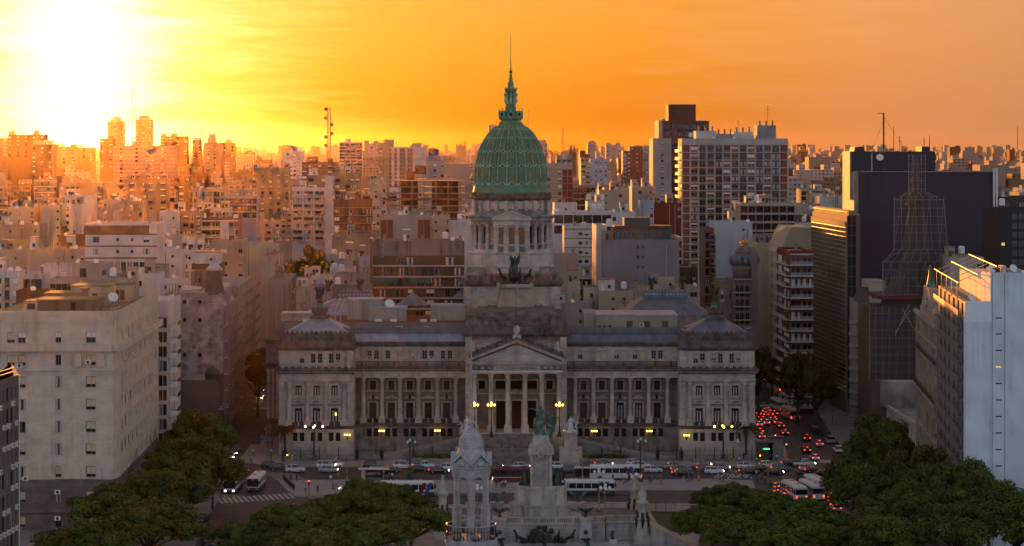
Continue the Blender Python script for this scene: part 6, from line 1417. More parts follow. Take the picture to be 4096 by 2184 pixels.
# ---- balconied building and blue-grey party wall at the right edge
def right_edge():
 Dn,Df=432.6,485.0; pn,pf=(X(3858,Dn),Dn),(X(3754,Df),Df); root=thing('apartment_building','modern building with railed balconies and pergola left of the blue-grey wall','building',(pf[0],Df,0)); S=Site(root)
 top=Z(1206,Dn); CO=wallm((.25,.25,.26),.2); OCC.append((460,3754,3858,1220)); FOOT.append((pn[0]+5,460,10,25))
 rows=[(top-2.6-i*3.0,top-.5-i*3.0) for i in range(13)]
 T,L,hs=run(S,pf,pn,0,top,[.1,.27,.44,.62,.78,.93],rows,CO,.5,3.6,'ddck'); a=math.atan2(pn[1]-pf[1],pn[0]-pf[0])
 RL=mat('bronze_rail',(.42,.34,.27),.35,metal=.5,var=.1)
 for b,t in rows:
  for f0,f1 in ((.02,.50),(.53,.98)):
   q=MB(); q.T=T; q.box(L*f0,L*f1,-1.1,.02,b-.35,b-.1,CO)
   for z in (.15,.4,.65,.9):q.box(L*f0,L*f1,-1.1,-1.04,b+z-.05,b+z+.05,RL)
   S.part('railed_balcony',q)
 q=MB(); q.plan_in([pf,pn,(pn[0]+18,pn[1]+.6),(pf[0]+18,pf[1])],0,top-.3,ROOFG); S.part('roof',q)
 for i in range(5):
  q=MB(); q.T=T; x=L*(.1+.2*i); q.tube([(x,-.8,top),(x,-.8,top+3.2),(x,6,top+6.2)],.09,RL,4); S.part('pergola_frame',q)
 for y_,z_ in ((-.8,3.2),(2.6,4.7),(6,6.2)):q=MB(); q.T=T; q.tube([(0,y_,top+z_),(L*.95,y_,top+z_)],.08,RL,4); S.part('pergola_beam',q)
 q=MB(); q.T=T; q.box(2,L-4,4,12,top-.3,top+3.4,wallm(WHITE,.2)); S.part('roof_room',q)
 D=431.0; r2=thing('party_wall_block','tall blank blue-grey party wall with slit windows at the right edge','building',(X(3990,D),D,0)); S2=Site(r2); k=lambda x:X(x,D); fz=lambda y:Z(y,D)
 BW=mat('blue_grey_render',(.56,.645,.70),.85,var=.10,scale=.25,streak=.22,spec=.2); BW2=mat('pale_render_patch',(.63,.71,.76),.85,var=.05,scale=.3,streak=.06); BW3=mat('blue_render_band',(.39,.46,.54),.85,var=.06,scale=.3,streak=.08)
 OCC.append((D,3858,4200,1092)); FOOT.append((k(3990),D+10,8,10))
 hs=[(k(3982)-.0,k(4007),fz(y+2.6),fz(y-2.6)) for y in (1272,1336,1402,1468,1534,1600,1666,1732,1798,1864)]
 q=MB(); q.holes(k(3963),k(4230),0,fz(1092),D,hs,BW,.3); q.box(k(3963),k(4230),D+.3,D+9,0,fz(1092),BW); S2.part('upper_wall',q)
 q=MB(); q.box(k(3860),k(3963)-.003,D+.05,D+1.4,0,fz(1206),BW); S2.part('lower_wall',q)
 q=MB(); q.box(k(3860),k(3966),D-.03,D+.04,fz(1290),fz(1207),BW2); S2.part('pale_patch',q)
 for x in (3969,4019):q=MB(); q.box(k(x)-.03,k(x)+.03,D-.05,D,0,fz(1092),mat('joint_dark',(.12,.13,.14),.9,var=0)); S2.part('expansion_joint',q)
 for i,h in enumerate(hs):S2.inst('slit_window',WU['y' if i == 3 else 'k'],((h[0]+h[1])/2,D+.1,h[2]),0,(h[1]-h[0],1,h[3]-h[2]))
 for x0,x1,t,c in ((3972,4010,1074,DRED),(4020,4034,1066,WHITE),(4040,4096,1080,GREY)):q=MB(); q.box(k(x0),k(x1),D+2,D+6,fz(1093),fz(t),wallm(c)); S2.part('roof_hut',q)
 for x in (3895,3975,4062):S2.inst('satellite_dish',DISHM,(k(x),D+2.2,fz(1078 if x > 3960 else 1196)),.4,(1.2,)*3)
right_edge()
B('apartment_block','plain beige block peeking between the netting and the blue-grey wall',3800,3936,1034,575,14,BEIGE,pat='...w',nf=2,roof='h.ta',rot=R(1),streak=.1)
o,w,h=B('office_block','dark mirrored office block at the right edge under the skyline',3996,4200,840,610,20,(.05,.052,.055),fl=2.3,pat='..gggggg',nf=14,rot=R(1),wf=.9)
put('window',WU['y'],o,(-w*.42,-.1,h-9),None,(.9,1,.8))
B('apartment_block','low dark roofed block right of the big navy slab',4012,4160,792,690,18,BROWN,pat='w.w.w',nf=3,roof='h..',rot=R(1))
# ---- low stone wall building by the right trees
def stone_hall():
 Dn,Df=540.0,600.0; pn,pf=(X(3676,Dn),Dn),(X(3502,Df),Df); root=thing('stone_hall','low rusticated stone hall with a round rooftop tank behind the right trees','building',(pf[0],Df,0)); S=Site(root); ST=mat('pale_ashlar',(.40,.35,.30),.85,var=.2,scale=.4,streak=.3,bump=.3); top=Z(1592,Df)
 T,L,hs=run(S,pf,pn,0,top,[.1,.3,.5,.7,.9],[(3,8)],ST,.3,1.6,'dk')
 for i in range(12):q=MB(); q.T=T; q.box(0,L,-.1,.02,top-1.2-i*.85,top-.5-i*.85,ST); S.part('stone_course',q)
 band(S,pf,pn,top-.4,top+.4,.5,ST); OCC.append((570,3502,3680,1592)); FOOT.append((pn[0]+4,570,10,30))
 q=MB(); q.plan_in([pf,pn,(pn[0]+14,pn[1]),(pf[0]+16,pf[1])],0,top-.4,ROOFG); S.part('roof',q)
 q=MB(); q.smooth=True; q.lathe([(5.5,top-.4),(5.5,top+5.6),(5.7,top+5.8),(5.2,top+6.2)],28,ST,X(3590,588),586,0); S.part('round_drum',q)
 q=MB(); q.box(X(3512,594),X(3538,594),588,594,top-.4,top+5,ST); S.part('corner_pier',q)
stone_hall()
# ---------------------------------------------------------------- the rest of the city
OCC += [(562,1116,3019,1335),(600,1862,2240,1130),(600,1890,2197,760)]
LM=[(1316,530,'the dish mast'),(570,600,'the lilac slab'),(1406,640,'the striped skyline block'),(1630,660,'the red-striped slab'),(1696,760,'the concrete frame'),(1410,860,'the yellow-banded brown block'),
  (1670,1060,'the brown terraced block'),(2042,620,'the green dome'),(2045,950,'the columned drum'),(2394,700,'the light blue tower'),(2740,480,'the tall dark tower'),(2940,700,'the big brick slab'),
  (2567,1050,'the blank grey wall'),(3330,1000,'the glass office tower'),(3700,700,'the blue-black slab'),(167,640,'the dark silhouetted tower'),(480,960,'the brown-banded white block'),(910,1080,'the slate cupola'),
  (1240,1070,'the big tree'),(2940,1000,'the pale blue wall'),(3180,1000,'the cream slanted wall'),(850,620,'the stepped pinkish tower')]
COLS=[('white',WHITE),('cream',CREAM),('grey',GREY),('beige',BEIGE),('pinkish',PINK),('brick red',BRICK),('brown',BROWN),('olive',OLIVE),('tan',TAN),('off-white',(.60,.57,.52)),('pale grey',(.50,.49,.48)),('sand',(.50,.42,.30))]
WTS=[6,5,4,4,3,2,2,1,2,4,4,3]
USED=set()
def far_label(x,y,cn,kind,feat):
 c=sorted(LM,key=lambda l:(l[0]-x)**2+(l[1]-y)**2)
 for l in c[:6]:
  dx,dy=x-l[0],y-l[1]
  v=('well above' if dy < -150 else 'above' if dy < -45 else 'well below' if dy > 150 else 'below' if dy > 45 else ''); h_=('far left of' if dx < -220 else 'left of' if dx < -60 else 'far right of' if dx > 220 else 'right of' if dx > 60 else '')
  if not v and not h_:rel='close to'
  elif v and h_:rel=v+' and '+h_
  else:rel=v or h_
  s=f'{cn} {kind}{feat}, {rel} {l[2]}'
  if s not in USED and len(s.split()) <= 16:USED.add(s); return s
 for e in ('small','plain','narrow','worn','squat','old','modest','stained','flat-topped','blocky'):
  for l in c[:4]:
   s=f'{e} {cn} {kind}{feat}, {"left" if x < l[0] else "right"} of {l[2]}'
   if s not in USED and len(s.split()) <= 16:USED.add(s); return s
 return f'{cn} {kind}{feat} among the rooftops near {c[0][2]}'
fr=random.Random(21)
cand=[]
CE,SE=math.cos(R(2)),math.sin(R(2))
row=0; yy=700.0
while yy < 2750:
 step=21 if yy < 1400 else 30
 if (int(yy) // 21) % 6 == 0 and yy < 1400:yy += 15;
 half=.225*yy+40; xx=-half+fr.uniform(0,10)
 while xx < half:
  w=fr.uniform(9,24) if yy < 1400 else fr.uniform(10,26)
  d=step-fr.uniform(1,5); t=fr.random()
  hgt=fr.uniform(14,27) if t < .5 else fr.uniform(25,36) if t < .82 else fr.uniform(34,46) if t < .96 else fr.uniform(44,54)
  if yy > 1400:hgt += fr.uniform(2,12)*(yy-1400)/1000
  cx=xx+w/2; X_=cx*CE-(yy-700)*SE; Y_=yy+fr.uniform(-2,2)+cx*SE
  xs=X_*F/Y_+2048
  ok=True
  for fx_,fy_,fw,fd in FOOT:
   if abs(X_-fx_) < fw+w/2-1 and abs(Y_+d/2-fy_) < fd+d/2-1:ok=False; break
  if ok and abs(X_-(-66-.0313*(Y_-560))) < 9+w/2 and Y_ < 1100:ok=False           # the left street
  if ok and abs(X_-(76-.045*(Y_-600))) < 9+w/2 and Y_ < 1000:ok=False              # the right street
  if 1140 < xs < 1340 and Y_ < 1000:hgt=min(hgt,H-(1120-HY)*Y_/F)
  if ok and hgt > 4:cand.append((Y_,X_,w,d,hgt))
  xx += w+fr.choice((0,.3,.3,.5,3))
 yy += step
cand.sort()
BIN=6; buf=[3000.0]*(4300//BIN); oc=sorted(OCC); oi=0
def seen(D,x0,x1,yt,commit):
 i0,i1=max(0,int((x0+100)/BIN)),min(len(buf),int((x1+100)/BIN)+1)
 n=sum(1 for i in range(i0,i1) if yt < buf[i]-5)
 if commit:
  for i in range(i0,i1):buf[i]=min(buf[i],yt)
 return n,max(1,i1-i0),(max(buf[i0:i1]) if i1 > i0 else 0)
sel=[]; rest=[]
for Y_,X_,w,d,hgt in cand:
 while oi < len(oc) and oc[oi][0] <= Y_:seen(*oc[oi],True); oi += 1
 x0,x1=(X_-w/2)*F/Y_+2048,(X_+w/2)*F/Y_+2048
 if x1 < -20 or x0 > 4116:continue
 yt=HY+(H-hgt)*F/Y_; n,tot,low=seen(Y_,x0,x1,yt,False)
 if n == 0:continue
 seen(Y_,x0,x1,yt,True)
 area=n*BIN*min(low-yt,400)
 (sel if Y_ < 1420 else rest).append((area,Y_,X_,w,d,hgt,x0,x1,yt,low))
sel.sort(reverse=True); rest += sel[285:]; sel=sel[:285]
for area,Y_,X_,w,d,hgt,x0,x1,yt,low in sel:
 cn,col=fr.choices(COLS,WTS)[0]; nfl=max(1,min(7,int((low-yt)*Y_/F/2.9)+1)); nb=max(2,int(w/2.6))
 sty=fr.random()
 if sty < .28:pat='.'*nb if fr.random() < .5 else ''.join(fr.choice('...s') for _ in range(nb)); kind,feat='blank party wall',fr.choice((' with a roof hut',' with stains',' with a parapet',' with rooftop clutter',''))
 elif sty < .55:pat=''.join(fr.choice('w.w') for _ in range(nb)); kind,feat='mid-rise block',fr.choice((' with plain windows',' with small windows',' with shuttered windows',''))
 elif sty < .85:pat=''.join(fr.choice('bBw') for _ in range(nb)); kind,feat='apartment block',fr.choice((' with balconies',' with open balconies',' with rails',' with stacked balconies'))
 else:pat='g'*nb; kind,feat='flat-roofed block',fr.choice((' with window ribbons',' with glazed floors'))
 roof=''.join(fr.choice('hhtcad..') for _ in range(fr.randint(2,5)))
 kind=('low ' if hgt < 20 else 'tall ' if hgt > 40 else '')+kind
 bld('city_building',far_label((x0+x1)/2,(yt+min(low,yt+60))/2,cn,kind,feat),x0,x1,yt,Y_,d,col,pat=pat,nf=nfl,roof=roof,band=fr.choice((None,None,WHITE,col)) if sty > .55 else None,bal=fr.choice('dws'),group='buildings packed behind the palace',rot=ROT+fr.uniform(-.01,.01),r=fr,streak=fr.choice((.12,.3,.4)))
# farther blocks: too small to pick apart, windows left to the material
def far_mat():
 m=bpy.data.materials.new('far_facades'); m.use_nodes=True; nt=m.node_tree; n=nt.nodes; l=nt.links; b=n['Principled BSDF']; b.inputs['Roughness'].default_value=.85; b.inputs['Specular IOR Level'].default_value=.2
 at=n.new('ShaderNodeAttribute'); at.attribute_name='tone'; geo=n.new('ShaderNodeNewGeometry'); sep=n.new('ShaderNodeSeparateXYZ'); l.new(geo.outputs['Position'],sep.inputs[0]); sn=n.new('ShaderNodeSeparateXYZ'); l.new(geo.outputs['Normal'],sn.inputs[0])
 def mm(op,a,b_=None):
  x=n.new('ShaderNodeMath'); x.operation=op
  for i,v in enumerate((a,b_)):
   if v is None:continue
   if isinstance(v,(int,float)):x.inputs[i].default_value=v
   else:l.new(v,x.inputs[i])
  return x.outputs[0]
 side=mm('GREATER_THAN',mm('ABSOLUTE',sn.outputs[0]),.7); wallz=mm('LESS_THAN',mm('ABSOLUTE',sn.outputs[2]),.5)
 u=mm('ADD',mm('MULTIPLY',sep.outputs[0],mm('SUBTRACT',1.0,side)),mm('MULTIPLY',sep.outputs[1],side)); rn=geo.outputs['Random Per Island']
 per=mm('ADD',2.2,mm('MULTIPLY',rn,2.0)); fu=mm('FRACT',mm('DIVIDE',u,per)); fv=mm('FRACT',mm('DIVIDE',sep.outputs[2],2.9))
 wu=mm('MULTIPLY',mm('GREATER_THAN',fu,.25),mm('LESS_THAN',fu,.8)); wv=mm('MULTIPLY',mm('GREATER_THAN',fv,.3),mm('LESS_THAN',fv,.78))
 blank=mm('GREATER_THAN',mm('FRACT',mm('MULTIPLY',rn,7.3)),.38)
 wn=mm('MULTIPLY',mm('MULTIPLY',mm('MULTIPLY',wu,wv),wallz),blank)
 wn2=n.new('ShaderNodeTexWhiteNoise'); cb=n.new('ShaderNodeCombineXYZ'); l.new(mm('FLOOR',mm('DIVIDE',u,per)),cb.inputs[0]); l.new(mm('FLOOR',mm('DIVIDE',sep.outputs[2],2.9)),cb.inputs[1]); l.new(cb.outputs[0],wn2.inputs[0])
 fac=mm('MULTIPLY',wn,mm('ADD',.25,mm('MULTIPLY',wn2.outputs[0],.75)))
 mx=n.new('ShaderNodeMix'); mx.data_type='RGBA'; l.new(fac,mx.inputs[0]); l.new(at.outputs['Color'],mx.inputs[6]); mx.inputs[7].default_value=(.03,.028,.028,1); l.new(mx.outputs[2],b.inputs['Base Color'])
 return m
FARM=far_mat()
def mass(name,label,boxes):
 mb=MB(); cols=[]
 for x0,x1,y0,y1,h,c in boxes:
  k0=len(mb.f); cx,cy_=(x0+x1)/2,y0; mb.T=Matrix.Translation((cx,cy_,0)) @ Matrix.Rotation(ROT,4,'Z')
  mb.box(x0-cx,x1-cx,0,y1-y0,0,h,FARM); w=x1-x0; r=fr.random()
  if r < .75:t=fr.uniform(.1,.5)*w; a=fr.uniform(-w/2,w/2-t); mb.box(a,a+t,2,(y1-y0)*.7,h,h+fr.uniform(1.8,4.5),FARM)
  if r < .35:a=fr.uniform(-w/2,w/2-2); mb.box(a,a+1.6,3,5,h,h+fr.uniform(2,6),FARM)
  if r > .92:mb.box(-.12,.12,4,4.3,h,h+fr.uniform(8,16),FARM)
  cols += [(c[0]*.62,c[1]*.53,c[2]*.48)]*(len(mb.f)-k0)  # dim warm tint in the tones stands in for haze over far blocks
 me=mb.mesh(name); at=me.color_attributes.new('tone','FLOAT_COLOR','CORNER'); buf_=[]
 for p_,c in zip(me.polygons,cols):buf_ += [c[0],c[1],c[2],1.0]*p_.loop_total
 at.data.foreach_set('color',buf_)
 return put(name,me,None,label=label,cat='city',kind='stuff')
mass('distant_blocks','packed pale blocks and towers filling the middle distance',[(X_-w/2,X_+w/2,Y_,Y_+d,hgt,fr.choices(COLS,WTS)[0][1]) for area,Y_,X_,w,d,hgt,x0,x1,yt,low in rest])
bx=[]; y=2750.0
while y < 13500:
 half=.225*y+60; x=-half
 while x < half:
  w=fr.uniform(10,30); t=fr.random(); base=29+min(13,(y-2750)/420)
  h_=base+fr.uniform(-10,6) if t < .74 else base+fr.uniform(4,18) if t < .95 else base+fr.uniform(16,42)
  bx.append((x,x+w,y,y+fr.uniform(14,30),h_,fr.choices(COLS,WTS)[0][1])); x += w+fr.uniform(0,22)
 y += 95+(y-2750)*.028
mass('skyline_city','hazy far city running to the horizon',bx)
# ---------------------------------------------------------------- ground, roads, pavements
GROUND=mat('asphalt',(.038,.038,.044),.62,var=.35,scale=.12,spec=.4,bump=.15,bscale=8,mottle=((.028,.028,.032),.35))
PAVE=mat('pale_paving',(.25,.245,.25),.50,var=.2,scale=.4,spec=.45,course=None,mottle=((.22,.215,.21),.5)); PAVE2=mat('grey_paving',(.20,.19,.19),.6,var=.25,scale=.4)
LINE=mat('road_paint',(.36,.36,.37),.7,var=.35,scale=1.2); KERB=mat('kerb_stone',(.24,.23,.22),.8,var=.2,scale=1); YKERB=mat('kerb_yellow',(.42,.27,.08),.8,var=.3,scale=1); SOIL=mat('terrace_paving',(.13,.105,.09),.85,var=.3,scale=.5)
GRASSM=mat('lawn',(.045,.062,.015),.95,var=.4,scale=.8)
g=MB(); g.add([(-7900,-50,0),(7900,-50,0),(7900,14900,0),(-7900,14900,0)],[(0,1,2,3)],GROUND); g.build('ground',kind='structure')
def slab(name,pts,m=PAVE,z=.14,kerb=KERB):
 P=[G(*p) for p in pts]; q=MB(); q.plan([(p.x,p.y) for p in P],-.05,z,m); o=q.build(name,kind='structure')
 if kerb:
  n=len(P)
  for i in range(n):
   a,b=P[i],P[(i+1) % n]; L=(b-a).length
   if L < .6 or (a.y > 700 and b.y > 700):continue
   k=MB(); k.T=Matrix.Translation((a.x,a.y,0)) @ Matrix.Rotation(math.atan2(b.y-a.y,b.x-a.x),4,'Z'); k.box(0,L,-.14,.14,-.04,z+.012,kerb); k.build('kerb',o)
 return o
slab('pavement',[(952,1850),(1004,1780),(1040,1781),(1068,1692),(1100,1560),(1140,1560),(1140,1800),(3005,1800),(3005,1560),(3024,1560),(3035,1740),(3145,1790),(3150,1852),(3020,1869),(1120,1869)])
slab('plaza_pavement',[(1115,1927),(1150,1921),(2400,1925),(2846,1917),(3009,1924),(3022,1961),(2846,1963),(2580,1962),(2300,1970),(1700,1976),(1336,1979),(1230,1987),(1185,1987),(1150,1965)])
slab('pavement',[(-200,2260),(770,2260),(790,2092),(845,2045),(872,1995),(905,1850),(925,1700),(965,1570),(900,1570),(700,1700),(-200,1700)],PAVE2)
slab('pavement',[(3150,1530),(3200,1530),(3330,1740),(3420,1850),(3500,2000),(3640,2260),(4300,2260),(4300,1530)],PAVE2)
slab('pavement',[(1330,2030),(1600,2022),(2580,2016),(2780,2016),(2800,2050),(2790,2260),(1300,2260)],PAVE)
q=MB(); q.plan([(p.x,p.y) for p in (G(2600,2048),G(2760,2050),G(2770,2135),G(2650,2130))],.1,.17,GRASSM); q.build('lawn',kind='structure')
def crosswalk(p0,p1,d0,d1,n,w=.55):
 """stripes strung from p0 to p1 (photo points), each running along d0 -> d1"""
 P0,P1=G(*p0),G(*p1); d=(G(*d1)-G(*d0)); L=d.length; a=math.atan2(d.y,d.x)
 o=thing('crosswalk',None,None,((P0+P1)/2)); o['kind']='structure'; me=MB(); me.box(-L/2,L/2,-w/2,w/2,.002,.006,LINE); me=me.mesh('stripe')
 for i in range(n):put('stripe',me,o,P0+(P1-P0)*(i/(n-1))-(P0+P1)/2,a)
crosswalk((880,2003),(1165,1983),(1019,1977),(1040,1998),15); crosswalk((1080,1873),(1170,1923),(1062,1900),(1180,1900),13,.5)
crosswalk((1268,1985),(1315,2014),(1258,2000),(1340,2000),9,.5); crosswalk((978,1633),(1075,1632),(1026,1629),(1022,1636),8); crosswalk((3095,1936),(3232,1926),(3160,1922),(3168,1940),9,.7)
crosswalk((3270,1843),(3335,1848),(3300,1839),(3312,1852),6,.6); crosswalk((2870,1903),(2990,1903),(2860,1912),(2885,1896),8,.6)
lm=MB(); lm.box(-1.3,1.3,-.06,.06,.002,.005,LINE); lm=lm.mesh('lane_mark'); o=thing('lane_marking',None,None,G(2000,1902)); o['kind']='structure'
for y in (1884,1902):
 for i in range(34):put('lane_mark',lm,o,G(1180+i*58,y)-Vector(o.location))
for i in range(14):p_=G(3180+i*2,1930-i*24); put('lane_mark',lm,o,p_-Vector(o.location),R(92))
# ---------------------------------------------------------------- stairs, ramps, garden and fence before the palace
def forecourt():
 o=thing('grand_stair','broad stone flight of steps rising to the portico','stairs',(X(2066,550),550,0)); S=Site(o); n=30; z1=Z(1728,560)
 for i in range(n):
  q=MB(); q.box(X(1925,550),X(2208,550),545.5+i*.37,557,z1*i/n,z1*(i+1)/n-.003,GRIME); S.part('step',q)
 for s,(xo,x1,x2) in ((-1,(1862,1640,1420)),(1,(2270,2490,2715))):
  r=thing('ramp','curved stone carriage ramp climbing to the portico on the %s of the stair' % ('left' if s < 0 else 'right'),'ramp',(X(x1,553),553,0)); S=Site(r)
  q=MB(); m=mat('ramp_stone',(.22,.21,.205),.85,var=.25,scale=.4,streak=.2); pts=[]
  for i in range(11):
   t=i/10; pts.append((X(xo+(x2-xo)*t,553+2*math.sin(t*3.1)),554.5-3.2*math.sin(t*2.2),z1*.82*(1-t)**1.15+.15))
  for i in range(10):
   a,b=pts[i],pts[i+1]; q.add([(a[0],a[1],0),(b[0],b[1],0),(b[0],b[1],b[2]),(a[0],a[1],a[2]),(a[0],a[1]+4.5,a[2]),(b[0],b[1]+4.5,b[2])],[(0,1,2,3),(3,2,5,4)],m)
  S.part('ramp_body',q); q=MB()
  for i in range(10):
   a,b=pts[i],pts[i+1]; q.add([(a[0],a[1]-.12,a[2]-.1),(b[0],b[1]-.12,b[2]-.1),(b[0],b[1]-.12,b[2]+.75),(a[0],a[1]-.12,a[2]+.75),(a[0],a[1]+.25,a[2]+.75),(b[0],b[1]+.25,b[2]+.75)],[(0,1,2,3),(3,2,5,4)],PARA)
  S.part('ramp_parapet',q)
  # raised flower bed
  xa,xb=(1655,1830) if s < 0 else (2325,2508); q=MB(); c=X((xa+xb)/2,548); w=(X(xb,548)-X(xa,548))/2
  bd=thing('garden_bed','oval hedged bed %s of the grand stair' % ('left' if s < 0 else 'right'),'garden bed',(c,548,0)); S2=Site(bd)
  q.lathe([(w+.5,0),(w+.5,1.1),(w,1.15)],28,PARA,c,548.5,0,.28); S2.part('bed_kerb',q)
  q=MB(); rr=random.Random(3); leafs(q,[((c+rr.uniform(-w,w)*.95,548.5+rr.uniform(-.8,.8),1.45),(.9,.6,.55)) for _ in range(int(w*4))],26,.34,HEDGE,rr); S2.part('hedge',q,kind='stuff')
  # marble group on its pedestal
  x=X(1868 if s < 0 else 2283,550); pd=thing('statue_pedestal','tall stone pedestal %s of the grand stair under a white marble group' % ('left' if s < 0 else 'right'),'pedestal',(x,550,0)); S3=Site(pd)
  q=MB(); q.box(x-2.6,x+2.6,548.5,553,0,3.3,STONE2); S3.part('plinth',q); q=MB(); q.box(x-1.5,x+1.5,549,552,3.3,6.5,STONE2,.05,.05); q.box(x-1.7,x+1.7,548.8,552.2,6.5,6.8,STONE2); S3.part('die',q)
  g=robed('marble_group',MARBLE,1.1,.7,3.6,attend=2,skirt=1.25); ob=g.build('marble_group'); ob.location=(x,550.5,6.8); tag(ob,'white marble figure group on the pedestal %s of the grand stair' % ('left' if s < 0 else 'right'),'statue')
 # iron fence
 D=551.5; x0,x1=X(1128,D),X(3008,D); f=thing('iron_fence','tall black iron fence with gates along the palace forecourt','fence',((x0+x1)/2,D,.14)); S=Site(f); n=25; sp=(x1-x0)/n
 pm=MB();
 for i in range(15):xx=sp*(i+.5)/15-sp/2; pm.box(xx-.018,xx+.018,-.018,.018,.35,2.5,IRON)
 for z in (.45,1.3,2.3):pm.box(-sp/2+.12,sp/2-.12,-.025,.025,z-.03,z+.03,IRON)
 pm.box(-sp/2,sp/2,-.12,.12,0,.3,GRIME); pm=pm.mesh('fence_panel'); tm=MB(); tm.box(-.09,.09,-.09,.09,0,2.9,IRON); tm.lathe([(.12,2.9),(.14,3.0),(.02,3.25)],6,IRON); tm=tm.mesh('fence_post')
 gm=MB(); gm.box(-.16,.16,-.16,.16,0,3.1,IRON); gm.box(-.45,.45,-.2,-.12,.6,2.4,IRON); gm=gm.mesh('gate_post')
 for i in range(n+1):
  S.inst('fence_post',tm,(x0+i*sp,D,.14))
  if i < n and abs(x0+(i+.5)*sp-X(2066,D)) > 8:S.inst('fence_panel',pm,(x0+(i+.5)*sp,D,.14))
 for x in (1428,1527,2630,2725):S.inst('gate_post',gm,(X(x,D),D-.1,.14))
 for x in (1948,2005,2060,2120,2180):
  q=MB(); c=X(x,D); q.box(c-.1,c+.1,D-.1,D+.1,.14,3.8,IRON); q.box(c-1.6,c+1.6,D-.05,D+.05,3.2,3.32,IRON)
  for i in range(10):q.box(c-1.5+i*.33-.02,c-1.5+i*.33+.02,D-.02,D+.02,.2,3.2,IRON)
  S.part('gate_leaf',q)
PARA=mat('parapet_stone',(.27,.255,.245),.85,var=.2,scale=.5,streak=.2)
# ---------------------------------------------------------------- foliage
def leaf_mat(name,col,var=.5):
 m=mat(name,col,.75,var=var,scale=.22,island=.35,spec=.25)
 b=m.node_tree.nodes['Principled BSDF']; b.inputs['Subsurface Weight'].default_value=0.0
 return m
HEDGE=leaf_mat('hedge_leaf',(.05,.07,.016)); LEAFJ=leaf_mat('jacaranda_leaf',(.060,.084,.010)); LEAFP=leaf_mat('plane_leaf',(.056,.072,.010)); LEAFD=leaf_mat('dark_street_leaf',(.028,.033,.008)); PALMM=leaf_mat('palm_frond',(.035,.045,.014)); BARK=mat('bark',(.07,.055,.045),.9,var=.3,scale=2,bump=.5)
def leafs(mb,clumps,n,size,m,r,flat=.5,core=None):
 """small leaf faces over the surface of clumps [(centre, radii)]"""
 vs=[]; fs=[]
 for (cx,cy,cz),(ra,rb,rc) in clumps:
  for _ in range(n):
   z=r.uniform(-.55,1); a=r.uniform(0,2*math.pi); s=math.sqrt(max(0,1-z*z)); k=r.uniform(.72,1.06)
   nx,ny,nz=s*math.cos(a),s*math.sin(a),z
   p=Vector((cx+ra*nx*k,cy+rb*ny*k,cz+rc*nz*k)); nrm=Vector((nx+r.uniform(-.4,.4),ny+r.uniform(-.4,.4),nz+r.uniform(-.25,.5))).normalized()
   u=nrm.orthogonal().normalized(); t=r.uniform(0,6.28); v=nrm.cross(u); u,v=u*math.cos(t)+v*math.sin(t),v*math.cos(t)-u*math.sin(t)
   h=size*r.uniform(.6,1.25); u *= h; v *= h*flat; o=len(vs)
   vs += [p-u,p-v*.9,p+u,p+v*.9]; fs.append((o,o+1,o+2,o+3))
 mb.add(vs,fs,m)
def tree_mesh(seed,rad,ht,trunk,m,nclump,nleaf,size,umbrella=False,clump=1.4):
 r=random.Random(seed); cl=[]
 t=MB(); t.smooth=True; lean=Vector((r.uniform(-.4,.4),r.uniform(-.4,.4),0)); base=trunk
 t.tube([(0,0,0),lean*.4+Vector((0,0,base*.5)),lean+Vector((0,0,base))],[.38,.3,.24],BARK,8)
 lobes=[]
 for i in range(max(5,int(nclump/9))):
  a=i*2.4+r.uniform(-.4,.4); d=rad*math.sqrt(r.uniform(.02,.9)); hh=(1-.62*(d/rad)**2) if umbrella else (1-.5*(d/rad)**2)*r.uniform(.55,1.0)
  lobes.append((lean.x+d*math.cos(a),lean.y+d*math.sin(a),trunk+(ht-trunk)*hh*(r.uniform(.68,.84) if umbrella else .82),rad*(r.uniform(.25,.40) if umbrella else r.uniform(.32,.46))))
 for lx,ly,lz,lr in lobes:
  t.tube([lean+Vector((0,0,base*.9)),(lean.x+(lx-lean.x)*.45,lean.y+(ly-lean.y)*.45,base+(lz-base)*.55),(lx,ly,lz)],[.2,.13,.05],BARK,6)
  for j in range(9):
   a=r.uniform(0,6.28); z=r.uniform(-.35,1); s=math.sqrt(1-z*z); k=r.uniform(.7,1.0)
   c=(lx+lr*k*s*math.cos(a),ly+lr*k*s*math.sin(a),lz+lr*k*z*(.85 if umbrella else .95)); q=clump*r.uniform(.6,1.1)
   cl.append((c,(q,q,q*(.6 if umbrella else .8))))
 c=MB(); leafs(c,cl,nleaf,size,m,r)
 return t.mesh('trunk'),c.mesh('crown')
PROTO={'j0':tree_mesh(1,7.2,8.6,3.4,LEAFJ,190,150,.27,True,1.45),'j1':tree_mesh(2,6.6,8.2,3.2,LEAFJ,180,150,.27,True,1.4),
   'p0':tree_mesh(3,6.4,15.5,5,LEAFP,200,150,.32,False,1.6),'p1':tree_mesh(4,6.0,14,4.5,LEAFP,190,150,.32,False,1.55),'d0':tree_mesh(5,4.6,12,4,LEAFD,120,70,.42,False,1.4)}
def tree(kind,x,D,top,label,group,wide=1.0,rot=0.0,name='tree'):
 """top: photo row of the crown's top; x: photo column of the trunk"""
 h0={'j0':8.6,'j1':8.2,'p0':15.5,'p1':14,'d0':12}[kind]; k=Z(top,D)/h0; s=.5*(k+wide)
 o=thing(name,label,'tree',(X(x,D),D,0),rot,group); t,c=PROTO[kind]
 put('trunk',t,o,None,None,(s,s,k)); put('crown',c,o,None,None,(wide,wide,k)); return o
JG='jacaranda trees in the square'
tree('j0',1478,462,1936,'dark green tree crown poking up behind the other jacarandas left of the monument',JG,.72,.4,'jacaranda_tree')
tree('j1',1560,444,1958,'broad jacaranda nearest the left side of the monument',JG,1.02,1.3,'jacaranda_tree')
